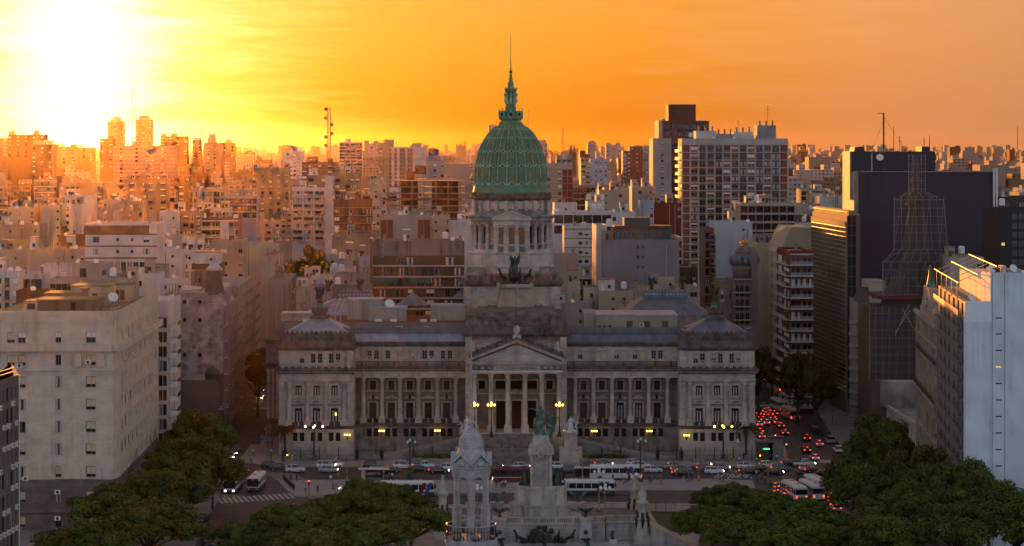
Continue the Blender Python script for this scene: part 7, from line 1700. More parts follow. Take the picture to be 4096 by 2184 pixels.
tree('j0',1370,436,1990,'jacaranda with flat crown in the middle of the left clump',JG,.95,2.2,'jacaranda_tree')
tree('j0',1180,428,2040,'jacaranda below the cyclist left of the clump',JG,1.0,.9,'jacaranda_tree')
tree('j1',1000,420,2100,'jacaranda at the left tip of the clump near the bottom',JG,.95,3.3,'jacaranda_tree')
tree('j1',1640,426,2040,'jacaranda beside the stone lantern turret',JG,1.0,5.0,'jacaranda_tree')
tree('j0',1440,414,2090,'jacaranda at the bottom of the left clump',JG,1.05,4.1,'jacaranda_tree')
tree('j0',1240,408,2130,'jacaranda cut by the bottom edge left of the turret',JG,1.0,5.5,'jacaranda_tree')
tree('j1',2905,458,1950,'round-topped jacaranda behind the right clump by the pavement',JG,.82,.2,'jacaranda_tree')
tree('j0',3030,446,1975,'jacaranda in the middle of the right clump',JG,1.0,1.0,'jacaranda_tree')
tree('j1',2850,430,2040,'jacaranda leaning over the lawn at the left of the right clump',JG,.95,2.9,'jacaranda_tree')
tree('j0',3160,432,2020,'jacaranda under the stopped buses in the right clump',JG,1.0,3.6,'jacaranda_tree')
tree('j1',3340,424,2060,'jacaranda between the right clump and the plane trees',JG,1.0,4.4,'jacaranda_tree')
tree('j0',2990,412,2100,'jacaranda at the bottom of the right clump',JG,1.1,5.2,'jacaranda_tree')
tree('j1',3220,408,2110,'jacaranda cut by the bottom edge right of the lawn',JG,1.1,.7,'jacaranda_tree')
PG='plane trees along the side streets'
for kind,x,D,top,w,rt,lab in (('p0',806,512,1645,1.05,.3,'farthest plane tree of the left row beside the narrow street'),('p1',735,474,1755,1.2,1.9,'second plane tree of the left row before the granite base'),('p0',850,478,1800,.8,2.6,'plane tree leaning over the oncoming buses at left'),
       ('p0',650,440,1870,1.2,3.1,'third plane tree of the left row in front of the travertine corner'),('p1',480,424,1950,1.2,4.2,'plane tree at lower left before the granite base'),('p0',600,408,2000,1.2,5.1,'plane tree at bottom left beside the parked police car'),('p1',330,396,2080,1.1,.5,'plane tree at the bottom left corner of the row'),
       ('p0',3520,468,1660,.95,.1,'tall plane tree in front of the low stone hall'),('p1',3430,462,1770,.85,1.2,'plane tree overhanging the stopped blue bus at right'),('p1',3660,446,1800,1.05,2.0,'plane tree below the clock building'),('p0',3480,440,1850,1.0,2.4,'plane tree in the middle of the right grove'),
       ('p0',3800,428,1830,1.05,3.9,'plane tree at the foot of the railed balconies'),('p1',3960,418,1900,1.1,4.6,'plane tree under the blue-grey wall'),('p0',3640,420,1940,1.15,5.7,'big plane tree low in the right grove'),('p0',4070,408,1960,1.1,.9,'plane tree at the right edge of the picture'),('p1',3820,404,2020,1.2,1.6,'plane tree at the lower right'),('p0',3540,404,2050,1.1,2.9,'plane tree at the bottom of the right grove')):
 tree(kind,x,D,top,lab,PG,w,rt,'plane_tree')
SG='street trees in the far side streets'
for x,D,top,w,rt,lab in ((1030,640,1400,.9,.2,'dark street tree deep in the narrow left street'),(1050,720,1380,1.1,1.2,'farther dark tree closing the narrow left street'),(3035,640,1370,.9,2.0,'dark street tree right behind the right pavilion'),(3090,690,1420,1.1,3.0,'dark street tree deep in the right street'),(3190,628,1395,1.05,4.0,'large dark street tree beside the dark red block'),(3260,612,1450,.9,5.0,'dark street tree at the foot of the glass tower')):
 tree('d0',x,D,top,lab,SG,w,rt,'street_tree')
o=tree('p1',1240,1000,996,'big tree rising among the roofs left of the brown terraced block',None,1.35,.4,'tree')
tree('d0',235,1010,985,'small tree between cream walls at far left',None,1.0,.4,'tree')
# palms by the palace
def palm(x,y,top,label):
 p=G(x,y); o=thing('palm_tree',label,'palm tree',p,0,'palms before the palace'); r=random.Random(int(x)); ht=Z(top,p.y)
 t=MB(); t.smooth=True; t.lathe([(.42,0),(.34,.6),(.3,ht*.5),(.32,ht*.72)],8,BARK); t.build('trunk',o)
 c=MB(); z0=ht*.72
 for i in range(46):
  a=r.uniform(0,6.28); e=r.uniform(-.5,1.4); L=r.uniform(2.4,3.4); pts=[]
  for j in range(6):
   s_=j/5; el=e-1.5*s_*s_; pts.append(Vector((math.cos(a)*L*s_*math.cos(e*.6),math.sin(a)*L*s_*math.cos(e*.6),z0+L*(math.sin(e)*s_*.75-.55*s_*s_))))
  for j in range(5):
   d=(pts[j+1]-pts[j]); sd=d.cross(Vector((0,0,1))).normalized()*(.42*(1-j/5.5)); dr=Vector((0,0,-.22))
   c.add([pts[j],pts[j+1],pts[j+1]+sd*.9+dr,pts[j]+sd+dr],[(0,1,2,3)],PALMM); c.add([pts[j],pts[j+1],pts[j+1]-sd*.9+dr,pts[j]-sd+dr],[(0,1,2,3)],PALMM)
 c.build('crown',o)
palm(1140,1826,1672,'palm at the left corner of the palace'); palm(1484,1800,1640,'palm before the left colonnade'); palm(2652,1800,1676,'palm before the right colonnade'); palm(2984,1822,1660,'palm at the right corner of the palace')
forecourt()
# ---------------------------------------------------------------- lamps and street furniture
BULB=mat('lit_globe',(1,.85,.4),.4,var=0,emit=3.5,ecol=(1,.58,.07)); BULBW=mat('lit_globe_white',(1,.9,.7),.4,var=0,emit=2.2,ecol=(1,.72,.34)); OPAL=mat('opal_globe',(.72,.74,.74),.3,var=0); GOLDP=mat('gilded_iron',(.36,.22,.07),.45,metal=.4,var=.3,scale=2); GREENP=mat('dark_green_iron',(.03,.045,.04),.5,var=.2,scale=2)
REDL=mat('red_signal',(1,.1,.05),.4,var=0,emit=6,ecol=(1,.035,.015)); GRNL=mat('green_signal',(.1,1,.2),.4,var=0,emit=5,ecol=(.03,1,.12)); AMBL=mat('amber_signal',(1,.5,.1),.4,var=0,emit=5,ecol=(1,.33,.03))
def lamp(name,label,x,y,ytop,m,globes,gm,group,base=.5,arms=1.0,gr=.28,topglobe=True,zb=0.0,D=None,lampz=None,glow=0):
 p=G(x,y) if D is None else Vector((X(x,D),D,zb)); o=thing(name,label,'lamp post',p,0,group); h=Z(ytop,p.y)-p.z; hz=h if lampz is None else Z(lampz,p.y)-p.z
 q=MB(); q.smooth=True; q.lathe([(base,0),(base,.4),(base*.7,.5),(base*.75,1.0),(base*.35,1.3),(base*.28,hz*.5),(base*.34,hz*.52),(base*.22,hz*.56),(base*.2,hz-.3),(base*.26,hz-.2),(base*.12,hz)],8,m); q.build('post',o)
 if h > hz+1:q=MB(); q.tube([(0,0,hz-.2),(0,0,h)],.07,m,5,.03); q.build('upper_pole',o)
 ps=[(math.cos(a)*arms,math.sin(a)*arms*.8,hz-.1) for a in [math.pi*2*i/globes for i in range(globes)]] if globes > 1 else []
 for c in ps:
  q=MB(); q.tube([(0,0,hz-.9),(c[0]*.6,c[1]*.6,hz-1.0),(c[0],c[1],hz-.55)],.05,m,5); q.build('arm',o)
 if topglobe:ps.append((0,0,hz+.35))
 for c in ps:
  q=MB(); q.smooth=True; q.lathe([(gr*.35,c[2]-gr*1.2),(gr*.9,c[2]-gr*.5),(gr,c[2]),(gr*.75,c[2]+gr*.7),(gr*.15,c[2]+gr*1.35)],10,gm,c[0],c[1]); g=q.build('globe',o)
  q=MB(); q.lathe([(gr*.5,c[2]+gr*1.1),(gr*.1,c[2]+gr*1.7)],6,m,c[0],c[1]); q.build('cap',g)
 return o
zp=Z(1742,555)
for x,lab in ((1898,'lit five-globe lamp left of the portico'),(1965,'lit five-globe lamp at the left column of the portico'),(2238,'lit five-globe lamp at the right column of the portico')):
 lamp('portico_lamp',lab,x,0,1618,IRON,4,BULB,'lit lamps of the portico',.5,.75,.23,True,zp-.3,555.2)
for x,y,ytop,lab in ((1256,1838,1466,'tall lamp mast with lit globes before the left pavilion'),(2893,1838,1452,'tall lamp mast with lit globes before the right pavilion')):
 lamp('lamp_mast',lab,x,y,ytop,GREENP,4,BULBW if x < 2000 else BULB,'lit lamp masts at the pavilions',.7,2.0,.24,False,lampz=1704)
for x,y,ytop,lab in ((1640,1912,1752,'dark three-lantern lamp post on the left of the avenue'),(2562,1928,1748,'dark three-lantern lamp post on the right of the avenue')):
 lamp('street_lamp',lab,x,y,ytop+14,GREENP,3,OPAL,'unlit three-lantern posts',.6,1.1,.26,True)
for x,y,ytop,lab in ((1388,1934,1828,'gilded lamp post on the left of the plaza pavement'),(2330,1926,1800,'gilded lamp post behind the right bus'),(2796,1926,1800,'gilded lamp post on the right of the plaza pavement')):
 lamp('gilded_lamp',lab,x,y,ytop,GOLDP,4,GOLDP,'gilded lamp posts',.38,1.0,.16,True)
for x,D,zb,ytop,lab in ((2421,441,3.6,1950,'tall gilded lamp with white globes at the front of the terrace'),(2396,452,3.6,1886,'gilded lamp with white globes at the back of the terrace'),(1909,441,3.6,1950,'gilded lamp with white globes seen through the turret'),(2545,452,3.6,1905,'gilded lamp beside the rostral column')):
 lamp('terrace_lamp',lab,x,0,ytop,GOLDP,2 if x == 2545 else 4,OPAL,'gilded terrace lamps',.32,.8,.3,True,zb,D)
wl=None
for x,y,D,lab in ((1390,1740,561.4,'lit triple wall lamp on the left pavilion corner'),(1527,1724,568,'lit triple wall lamp in the outer part of the left wing'),(1750,1723,568,'lit triple wall lamp in the inner part of the left wing'),(2377,1725,568,'lit triple wall lamp in the inner part of the right wing'),(2597,1725,568,'lit triple wall lamp in the outer part of the right wing'),(2746,1742,561.4,'lit triple wall lamp on the right pavilion corner'),(2256,1724,556,'lit wall lamp beside the right statue pedestal')):
 o=thing('wall_lamp',lab,'wall lamp',(X(x,D),D,Z(y,D)),0,'lit wall lamps of the basement'); q=MB(); q.tube([(0,0,-.6),(0,-.5,-.7),(0,-.7,-.2)],.06,IRON,5); q.tube([(-.6,-.7,-.2),(.6,-.7,-.2)],.05,IRON,5); q.lathe([(.1,-1.0),(.3,-.5),(.1,-.3)],6,IRON,0,-.55); q.build('bracket',o)
 for dx in ((-.55,0,.55) if x != 2256 else (0,)):q=MB(); q.smooth=True; q.ball((dx,-.7,.12),.19,BULB,10,6); q.build('globe',o)
# traffic lights, signs, masts
def signal(x,y,ytop,lm,label,arm=0.0,side=1):
 p=G(x,y); o=thing('traffic_light',label,'traffic light',p,0,'traffic lights'); h=Z(ytop,p.y); q=MB()
 if arm:q.tube([(0,0,0),(0,0,h+.8),(arm*.3,0,h+1.4),(arm,0,h+1.2)],.08,GREENP,6)
 else:q.tube([(0,0,0),(0,0,h+.6)],.07,GREENP,6)
 q.build('pole',o); q=MB(); q.box(arm-.2,arm+.2,-.2,.15,h-.55,h+.65,IRON); b=q.build('signal_head',o)
 for k,zc in enumerate((.4,.02,-.34)):
  on=(lm is REDL and k == 0) or (lm is AMBL and k == 1) or (lm is GRNL and k == 2)
  g=MB(); g.T=Matrix.Translation((arm,-.21,h+zc)) @ Matrix.Rotation(R(90),4,'X'); g.lathe([(.15,-.02),(.15,.03),(.08,.06)],10,lm if on else VOID); g.build('lens',b)
for a in ((1236,1982,1931,REDL,'red traffic light on the tip of the plaza pavement'),(1133,1908,1820,AMBL,'amber traffic light at the left crossing',.9),(3145,1850,1784,REDL,'red traffic light at the corner of the right street'),(3040,1876,1822,AMBL,'amber traffic light among the crowd at the right corner'),(3101,1800,1742,AMBL,'amber traffic light by the kiosk in the right street'),
   (936,1660,1590,GRNL,'green traffic light in the narrow left street'),(3057,1640,1522,REDL,'high red traffic light in the right street'),(3330,1700,1524,REDL,'red traffic light at the foot of the glass tower'),(3120,1640,1564,REDL,'red traffic light far down the right street')):signal(*a)
def sign(name,label,x,y,ytop,w,h,m,txt=None,tcol=None,ts=.5,poles=(0,),cat='sign',cells=0):
 p=G(x,y); o=thing(name,label,cat,p); zt=Z(ytop,p.y); q=MB()
 for dx in poles:q.tube([(dx,.06,0),(dx,.06,zt)],.05,STEEL,5)
 q.build('post',o); q=MB(); q.box(-w/2,w/2,-.04,.04,zt-h,zt,m); b=q.build('sign_panel',o)
 if txt:
  for i,t in enumerate(txt.split('|')):put('lettering',lettering(t,ts,tcol),b,(0,-.06,zt-ts*1.05-i*ts*1.15),(R(90),0,0))
 for i in range(cells):q=MB(); q.box(-w*.36,w*.36,-.06,-.045,zt-ts*1.5-.22*i-.07,zt-ts*1.5-.22*i,tcol); q.build('faint_line',b)
 return o,b,zt
BLUE=paint('sign_blue',(.02,.13,.36)); SGREEN=paint('sign_green',(.015,.16,.07)); SWHITE=paint('sign_white',(.6,.6,.58)); LETW=mat('white_letter',(.75,.75,.75),.6,var=0); LETD=mat('grey_letter',(.16,.15,.14),.6,var=0)
o,b,zt=sign('arrow_sign','blue round arrow sign at the tip of the plaza pavement',3004,1962,1900,.9,.9,BLUE,'\u2192',LETW,.8)
sign('arrow_sign','blue sign on a post at the left street corner',1047,1805,1740,.8,1.2,BLUE,'\u2191',LETW,.7)
o,b,zt=sign('direction_sign','green overhead direction sign with a white plane symbol over the right street',3196,1690,1598,3.0,1.1,SGREEN)
for zz,ww_,xx in ((.26,1.2,.3),(.5,1.5,.3),(.85,.35,.3)):q=MB(); q.box(xx-ww_,xx+ww_*.6,-.07,-.045,zt-zz-.06,zt-zz+.05,LETW); q.build('blurred_line',b)
q=MB(); q.box(-2.3,-1.52,-.05,.04,zt-1.1,zt,SWHITE); q.box(-1.97,-1.85,-.07,-.05,zt-1.0,zt-.1,IRON); q.box(-2.2,-1.62,-.07,-.05,zt-.6,zt-.48,IRON); q.build('plane_symbol',b)
sign('notice_board','large grey notice sign reading ATENCION in front of the stopped buses',3243,2090,1992,2.4,1.15,paint('sign_cream',(.50,.45,.36),rough=.6),'ATENCION',LETD,.28,(-1.0,1.0),cells=3)
sign('round_sign','white round sign on a pole left of the gilded lamp',1323,1929,1901,.55,.55,SWHITE); sign('parking_sign','red and white sign post on the plaza pavement at right',2643,1956,1893,.5,.7,paint('sign_red',(.4,.03,.03)),'E',LETW,.5)
p=G(2951,1838); o=thing('camera_mast','pale curved camera mast beside the right pavilion','mast',p); h=Z(1705,p.y); q=MB(); q.tube([(0,0,0),(0,0,h-1.5),(.4,0,h-.3),(1.4,0,h+.2),(1.9,0,h+.1)],.09,STEEL,6); q.build('pole',o); q=MB(); q.box(-.3,.3,-.3,.1,h*.52,h*.62,ACW); q.build('control_box',o); q=MB(); q.tube([(1.7,0,h+.12),(2.4,0,h+.05)],.14,STEEL,6); q.build('camera_head',o)
for x,w,m,txt,lab in ((3070,2.6,VOID,'1.OPEN','dark street kiosk with a green lit sign at the right corner'),(3114,2.4,PAVE2,None,'grey street kiosk at the right corner')):
 p=G(x,1840); o=thing('kiosk',lab,'kiosk',p); q=MB(); q.box(-w,w*.4,-1.4,1.4,.1,4.0 if txt else 5.2,mat('kiosk_panel',(.06,.062,.06),.5,var=.2) if txt else PAVE2); q.build('body',o); q=MB(); q.box(-w-.3,w*.4+.3,-1.8,1.6,4.0 if txt else 5.2,4.25 if txt else 5.45,GREENP); q.build('roof',o)
 if txt:put('lit_sign',lettering('\u00b7OF TON',.36,GRNL),o,(-.4,-1.45,2.6),(R(90),0,0))
for x,y,D,w,h,m,lab in ((3182,1558,700,.7,1.0,GRNL,'bright green round pharmacy light down the right street'),(3200,1558,700,.9,.9,GRNL,'bright green lit sign bars down the right street'),(3081,1537,720,1.6,.35,mat('violet_neon',(.5,.4,1),.4,var=0,emit=2,ecol=(.35,.3,1)),'violet neon shop strip down the right street'),(3314,1632,690,.25,.7,AMBL,'small amber light in the dark arcade')):
 o=thing('shop_light',lab,'shop sign',(X(x,D),D,Z(y,D)),0); q=MB(); q.box(-w/2,w/2,-.08,.08,-h/2,h/2,m); q.build('light_panel',o); q=MB(); q.box(-w/2-.1,w/2+.1,.08,.3,-h/2-.1,h/2+.1,IRON); q.build('casing',o)
p=G(1495,1924); o=thing('bus_shelter','glass bus shelter with a pale roof and white scrawled graffiti','bus shelter',p); q=MB(); q.box(-3.3,3.3,-.8,.9,2.55,2.75,SWHITE); q.build('roof',o)
for x in (-2.6,-1.9,2.0):q=MB(); q.box(x-.05,x+.05,.5,.6,.1,2.55,STEEL); q.build('post',o)
q=MB(); q.box(-1.8,1.9,.52,.58,.5,2.3,DARKGL); b=q.build('glass_panel',o); put('graffiti',lettering('CASNO 53',.7,LETW),b,(-.3,.48,1.3),(R(90),0,0)); q=MB(); q.box(-2.65,-1.95,-.1,.1,.3,2.3,CURT); q.build('poster_panel',o); q=MB(); q.box(-1.5,1.6,.1,.45,.55,.62,STEEL); q.build('bench',o)
p=G(2330,1918); o=thing('bus_shelter','low bus shelter with a dark roof right of the monument','bus shelter',p); q=MB(); q.box(-1.8,3.5,-.8,.8,2.5,2.7,SWHITE); q.build('roof',o); q=MB(); q.box(-.05,.05,0,.1,.1,2.5,STEEL); q.build('post',o); q=MB(); q.box(-1.5,3,.5,.56,.5,2.3,DARKGL); q.build('glass_panel',o)
def railing(label,a,b,h=1.1,step=.18,m=IRON,z=.14):
 A_,B_=G(*a),G(*b); L=(B_-A_).length; o=thing('railing',label,'railing',A_+Vector((0,0,z)),math.atan2(B_.y-A_.y,B_.x-A_.x)); n=max(1,round(L/2.4))
 q=MB(); w=L/n
 for i in range(int(w/step)):q.box(i*step-.012,i*step+.012,-.012,.012,.05,h,m)
 q.box(0,w,-.02,.02,h-.06,h,m); q.box(0,w,-.02,.02,.08,.13,m); me=q.mesh('panel'); pq=MB(); pq.box(-.04,.04,-.04,.04,0,h+.1,m); pm=pq.mesh('post')
 for i in range(n):put('panel',me,o,(i*w,0,0)); put('post',pm,o,(i*w,0,0))
 put('post',pm,o,(L,0,0))
railing('black railing at the left tip of the plaza pavement',(1133,1922),(1178,1965)); railing('black railing behind the terrace balustrade on the left',(1690,2020),(1990,2018),1.6); railing('black railing behind the terrace balustrade right of the monument',(2290,2018),(2560,2016),1.6)
railing('tall black fence panel along the lawn',(2585,2048),(2700,2060),2.0,.14); railing('black fence running along the lawn edge at right',(2700,2066),(2770,2066),2.0,.14)
# ---------------------------------------------------------------- monument of the two congresses
MST=mat('monument_stone',(.385,.36,.32),.8,var=.25,scale=.5,streak=.35,bump=.3,spec=.2); MSTD=mat('monument_stone_dark',(.30,.28,.26),.85,var=.3,scale=.4,streak=.4)
def monument():
 D=447.0; s=F/D; k=lambda x:X(x,D); fz=lambda y:Z(y,D); c=k(2162)
 root=thing('monument','tall pale stone monument pedestal with tiers rising from the terrace','monument',(c,D,3.6)); S=Site(root)
 tiers=[('step',2000,2324,2064,2056,4.6),('base_tier',2041,2284,2056,2016,3.9),('base_moulding',2036,2289,2016,2011,4.1),('middle_tier',2058,2267,2011,1948,3.2),('middle_moulding',2054,2271,1948,1938,3.4)]
 for nm,x0,x1,y0,y1,dp in tiers:
  q=MB(); z0,z1=fz(y0),fz(y1); a,b=k(x0),k(x1)
  q.plan([(a+(b-a)*u,D+v*dp) for u,v in ((0,-.3),(.06,-.62),(.2,-.72),(.24,-1),(.76,-1),(.8,-.72),(.94,-.62),(1,-.3),(1,.3),(.94,.62),(.8,.72),(.76,1),(.24,1),(.2,.72),(.06,.62),(0,.3))],z0,z1,MST); S.part(nm,q)
 for i,(w_,y0,y1,dd) in enumerate(((62,1970,1960,3.0),(54,1960,1948,2.7))):q=MB(); q.box(k(2164-w_),k(2164+w_),D-dd,D+dd,fz(y0),fz(y1),MST); S.part('shaft_plinth',q)
 q=MB(); q.box(k(2119),k(2209),D-2.1,D+2.1,fz(1950),fz(1812),MST,.12,.12); S.part('shaft',q)
 q=MB(); q.box(k(2138),k(2190),D-2.3,D-2.05,fz(1945),fz(1850),MSTD); S.part('inscription_panel',q)
 for x in (2126,2202):q=MB(); q.box(k(x-5),k(x+5),D-2.35,D-2.0,fz(1945),fz(1815),MST); S.part('shaft_pilaster',q)
 q=MB(); q.box(k(2112),k(2215),D-2.6,D+2.6,fz(1812),fz(1800),MST); q.box(k(2114),k(2213),D-2.4,D+2.4,fz(1800),fz(1782),MST,.1,.1); q.box(k(2122),k(2206),D-2.1,D+2.1,fz(1782),fz(1765),MST,.4,.3); q.box(k(2130),k(2198),D-1.8,D+1.8,fz(1765),fz(1739),MST,.2,.2); S.part('capital',q)
 q=MB(); q.smooth=True; q.ball((k(2163),D-2.4,fz(1805)),.95,MST,12,8,1.25,.9,.4); q.ball((k(2163),D-2.6,fz(1805)),.55,MSTD,10,6,1.2,.8,.4)
 for a in range(-6,7):q.ball((k(2163)+1.25*math.sin(a*.25),D-2.3,fz(1808)-1.2*math.cos(a*.25)),.2,MST,6,4)
 S.part('coat_of_arms',q)
 # terrace with walls and balustrades
 tr=thing('monument_terrace','pale stone terrace with balustrade and fountain wall around the monument','terrace',(c,438,0)); T=Site(tr); Df=437.5; fx=lambda x:X(x,Df); gz=lambda y:Z(y,Df); zt=3.55
 q=MB(); q.plan([(fx(1760),440.5),(fx(2025),439.5),(fx(2060),Df+.4),(fx(2280),Df+.4),(fx(2320),439.5),(fx(2440),440.5),(fx(2560),440.5),(fx(2560),456.5),(fx(1760),456.5)],0,zt,SOIL); T.part('terrace_floor',q)
 for x0,x1,d in ((1985,2342,437.6),(2360,2420,438.6),(2425,2545,440.0),(1760,1980,440.0)):
  q=MB(); a,b=X(x0,d),X(x1,d); q.box(a,b,d-.05,d+.6,0,3.3,MST)
  for i in range(4):q.box(a-.01,b+.01,d-.14,d-.04,.4+i*.72,1.02+i*.72,MST)
  T.part('retaining_wall',q)
  q=MB(); q.box(a-.1,b+.1,d-.45,d+.6,3.3,3.6,MST); T.part('wall_cornice',q); q=MB(); balustrade(q,a,b,d-.1,3.6,4.7,MST,.34,.35); T.part('balustrade',q)
 for x0,x1 in ((1860,2000),(2300,2400),(2415,2550)):
  d=456.0; q=MB(); balustrade(q,X(x0,d),X(x1,d),d,zt,4.65,MST,.34,.35); T.part('rear_balustrade',q)
 for x,d in ((1999,437.2),(2343,437.2),(1988,455.6),(2313,455.6)):
  q=MB(); a=X(x,d); q.box(a-1.15,a+1.15,d-.8,d+1.2,0 if d < 440 else zt,4.3,MST,.05,.05); q.box(a-1.3,a+1.3,d-.95,d+1.35,4.3,4.75,MST); T.part('eagle_pedestal',q)
  e=eagle_mb(VERDI if d > 450 else BRONZE,3.4 if d > 450 else 2.9); ob=e.build('bronze_eagle'); ob.location=(a,d+.2,4.95); tag(ob,'spread-winged bronze eagle %s' % {1999:'on the front pedestal left of the monument',2343:'on the front pedestal right of the monument',1988:'on the rear pedestal left of the monument',2313:'on the rear pedestal right of the monument'}[x],'statue','bronze eagles of the monument')
  if d < 440:q=MB(); q.smooth=True; q.ball((a,d-1.0,2.2),.4,BRONZE,8,6); q.lathe([(.3,.6),(.9,.9),(1.0,1.1)],12,BRONZE,a,d-1.4,0,.7); T.part('lion_mask_basin',q)
 # rostral columns
 def rostral(x,D2,ytop,zb,label,hr):
  a=X(x,D2); o=thing('rostral_column',label,'column',(a,D2,zb),0,'stone columns of the monument terrace'); h=Z(ytop,D2)-zb
  q=MB(); q.box(-1.6,1.6,-1.6,1.6,0,h*.16,MST,.1,.1); q.build('plinth',o); q=MB(); q.box(-1.1,1.1,-1.1,1.1,h*.16,h*.40,MST,.25,.25); q.build('die',o)
  q=MB(); q.smooth=True; q.lathe([(1.0,h*.40),(1.15,h*.43),(.8,h*.46),(.75,h*.66),(1.05,h*.69),(1.1,h*.73),(.6,h*.76),(.8,h*.82),(.75,h*.88),(.25,h*.93),(.3,h*.96),(.08,h)],12,MST); q.build('shaft',o)
  for an in (-1.57,-.3,3.44):q=MB(); q.smooth=True; q.tube([(math.cos(an)*.8,math.sin(an)*.8,h*.50),(math.cos(an)*1.15,math.sin(an)*1.15,h*.42),(math.cos(an)*1.1,math.sin(an)*1.1,h*.28)],[.3,.34,.12],BRONZE,7); q.ball((math.cos(an)*.95,math.sin(an)*.95,h*.53),.26,BRONZE,8,6); q.build('bronze_mask',o)
 rostral(2569,437,1942,0,'ornate stone column with bronze masks at the front right of the terrace',0); rostral(2537,455,1894,0,'ornate stone column with bronze masks at the rear right of the terrace',0); rostral(1770,441,1898,0,'ornate stone column with bronze masks left of the turret',0)
 # stair flanking the terrace
 st=thing('terrace_stair','pale stone stair with sloping parapet right of the terrace','stairs',(X(2640,438),438,0)); U=Site(st)
 for i in range(12):q=MB(); q.box(X(2600,438)+i*.55,X(2600,438)+(i+1)*.55+.02,434,441,0,3.5-i*.28,MST); U.part('step',q)
 q=MB(); q.poly([(X(2590,438),0),(X(2590,438),4.4),(X(2690,438),1.2),(X(2690,438),0)],441.1,441.6,MST); U.part('parapet',q)
 # pool and fountain
 q=MB(); q.plan([(X(1960,432)+0,431),(X(2520,432),431),(X(2520,432),437.4),(X(1960,432),437.4)],.0,.35,mat('pool_floor',(.32,.34,.33),.3,var=.2,scale=.5)); q.build('fountain_pool',label='shallow pale pool at the foot of the terrace wall',cat='pool')
 def heap(x,D2,w,h,label,seed):
  r=random.Random(seed); q=MB(); q.smooth=False; a=X(x,D2)
  for i in range(60):
   u=r.uniform(-1,1); hh=h*(1-abs(u)**1.2)*r.uniform(.1,1); q.ball((u*w,r.uniform(-.6,.5),hh*.85),r.uniform(.25,.55),BRONZE,7,5,r.uniform(.7,1.2))
  q.box(-w*.5,w*.5,-.4,.8,0,h*.5,BRONZE,w*.25,.2); o=q.build('bronze_fountain_group'); o.location=(a,D2,.3); tag(o,label,'fountain')
 heap(2172,436.0,3.9,4.0,'black bronze heap of figures against the fountain wall',4)
monument()
def figure_at(me_or_mb,name,loc,rot,label,cat='statue',group=None,scale=1.0):
 o=me_or_mb.build(name) if isinstance(me_or_mb,MB) else put(name,me_or_mb); o.location=loc; o.rotation_euler.z=rot; o.scale=(scale,)*3; tag(o,label,cat,group); return o
g=robed('republic',VERDI,2.5,.9,5.4,skirt=.92,attend=1,arms=((2.1,.1),(.95,.25))); figure_at(g,'bronze_republic',(X(2163,447),447,Z(1739,447)),0,'green bronze robed woman with raised arm on top of the monument')
for x,s,lab in ((2098,-1,'dark bronze seated group on the left shoulder of the monument'),(2229,1,'dark bronze seated group on the right shoulder of the monument')):
 g=robed('group',BRONZE,1.5,.9,3.3,skirt=1.5,attend=1); figure_at(g,'bronze_group',(X(x,446),446,Z(1938,447)),s*.4,lab)
HM=horse_mesh('bronze_horse',BRONZE,.45)
for x,rt,lab in ((2080,-.9,'rearing bronze horse at the left end of the pool'),(2131,-.3,'bronze horse second from the left in the pool'),(2228,.3,'bronze horse third from the left in the pool'),(2276,.9,'rearing bronze horse at the right end of the pool')):
 figure_at(HM,'pool_horse',(X(x,433.5),433.5,.2),rt,lab,'statue','bronze horses in the pool',1.15)
for x,D_,lab in ((2179,432.5,'small bronze figure between the pool horses'),(2008,432,'small bronze figure at the left of the pool'),(2353,432,'small bronze figure under the right basin'),(2451,436,'bronze child seated on a block right of the pool')):
 g=robed('pool_figure',BRONZE,.8,.6,1.7); figure_at(g,'bronze_figure',(X(x,D_),D_,.35 if x != 2451 else 1.0),0,lab,'statue','small bronze pool figures')
q=MB(); q.box(X(2451,436)-.8,X(2451,436)+.8,435.3,436.8,0,1.0,MST,.1,.1); q.build('figure_block',label='plain stone block under the seated bronze child',cat='pedestal')
# ---- statues on the palace
def victory(loc,label,sc=1.0):g=robed('victory',BRONZE,2.4,1.0,3.9*sc,wings=True,skirt=.85,arms=((.3,.6),(2.3,.2))); figure_at(g,'winged_victory',loc,0,label,'statue','winged victories on the palace roof')
victory(PAVL,'dark winged victory on the crown of the left pavilion roof'); victory(PAVR,'dark winged victory on the crown of the right pavilion roof')
for x,y,lab in ((1314,1158,'left winged victory on the ridge behind the left wing'),(1440,1158,'right winged victory on the ridge behind the left wing'),(2607,1150,'left winged victory on the ridge behind the right wing'),(2730,1150,'right winged victory on the ridge behind the right wing')):victory((X(x,626),626,Z(y+8,626)),lab,.82)
for x,y,D,lab in ((1142,1330,564,'stone condor on the left corner of the left pavilion'),(1392,1330,564,'stone condor on the right corner of the left pavilion'),(2742,1326,564,'stone condor on the left corner of the right pavilion'),(2990,1326,564,'stone condor on the right corner of the right pavilion'),(2500,1225,622,'stone condor at the foot of the ridge behind the right wing'),(1206,1228,622,'stone condor at the foot of the ridge behind the left wing')):
 figure_at(eagle_mb(GRIME,2.5),'stone_condor',(X(x,D),D,Z(y,D)),0,lab,'statue','stone condors on the palace roof')
qx,qz,Q=QUAD
o=thing('quadriga','dark bronze four-horse chariot with winged figure on the tower pedestal','statue',(qx(2060),Q+2,qz(1137))); HQ=horse_mesh('chariot_horse',BRONZE,.3)
for dx,rt in ((-2.7,-.5),(-.95,-.12),(.95,.12),(2.7,.5)):put('horse',HQ,o,(dx*1.1,-.3,0),rt,(1.55,)*3)
q=MB(); q.smooth=True; q.lathe([(1.3,.6),(1.4,1.4),(1.5,2.2),(1.45,2.3)],12,BRONZE,0,2.4); q.T=None; q.box(-1.2,1.2,1.4,3.4,.4,.8,BRONZE); q.build('chariot',o)
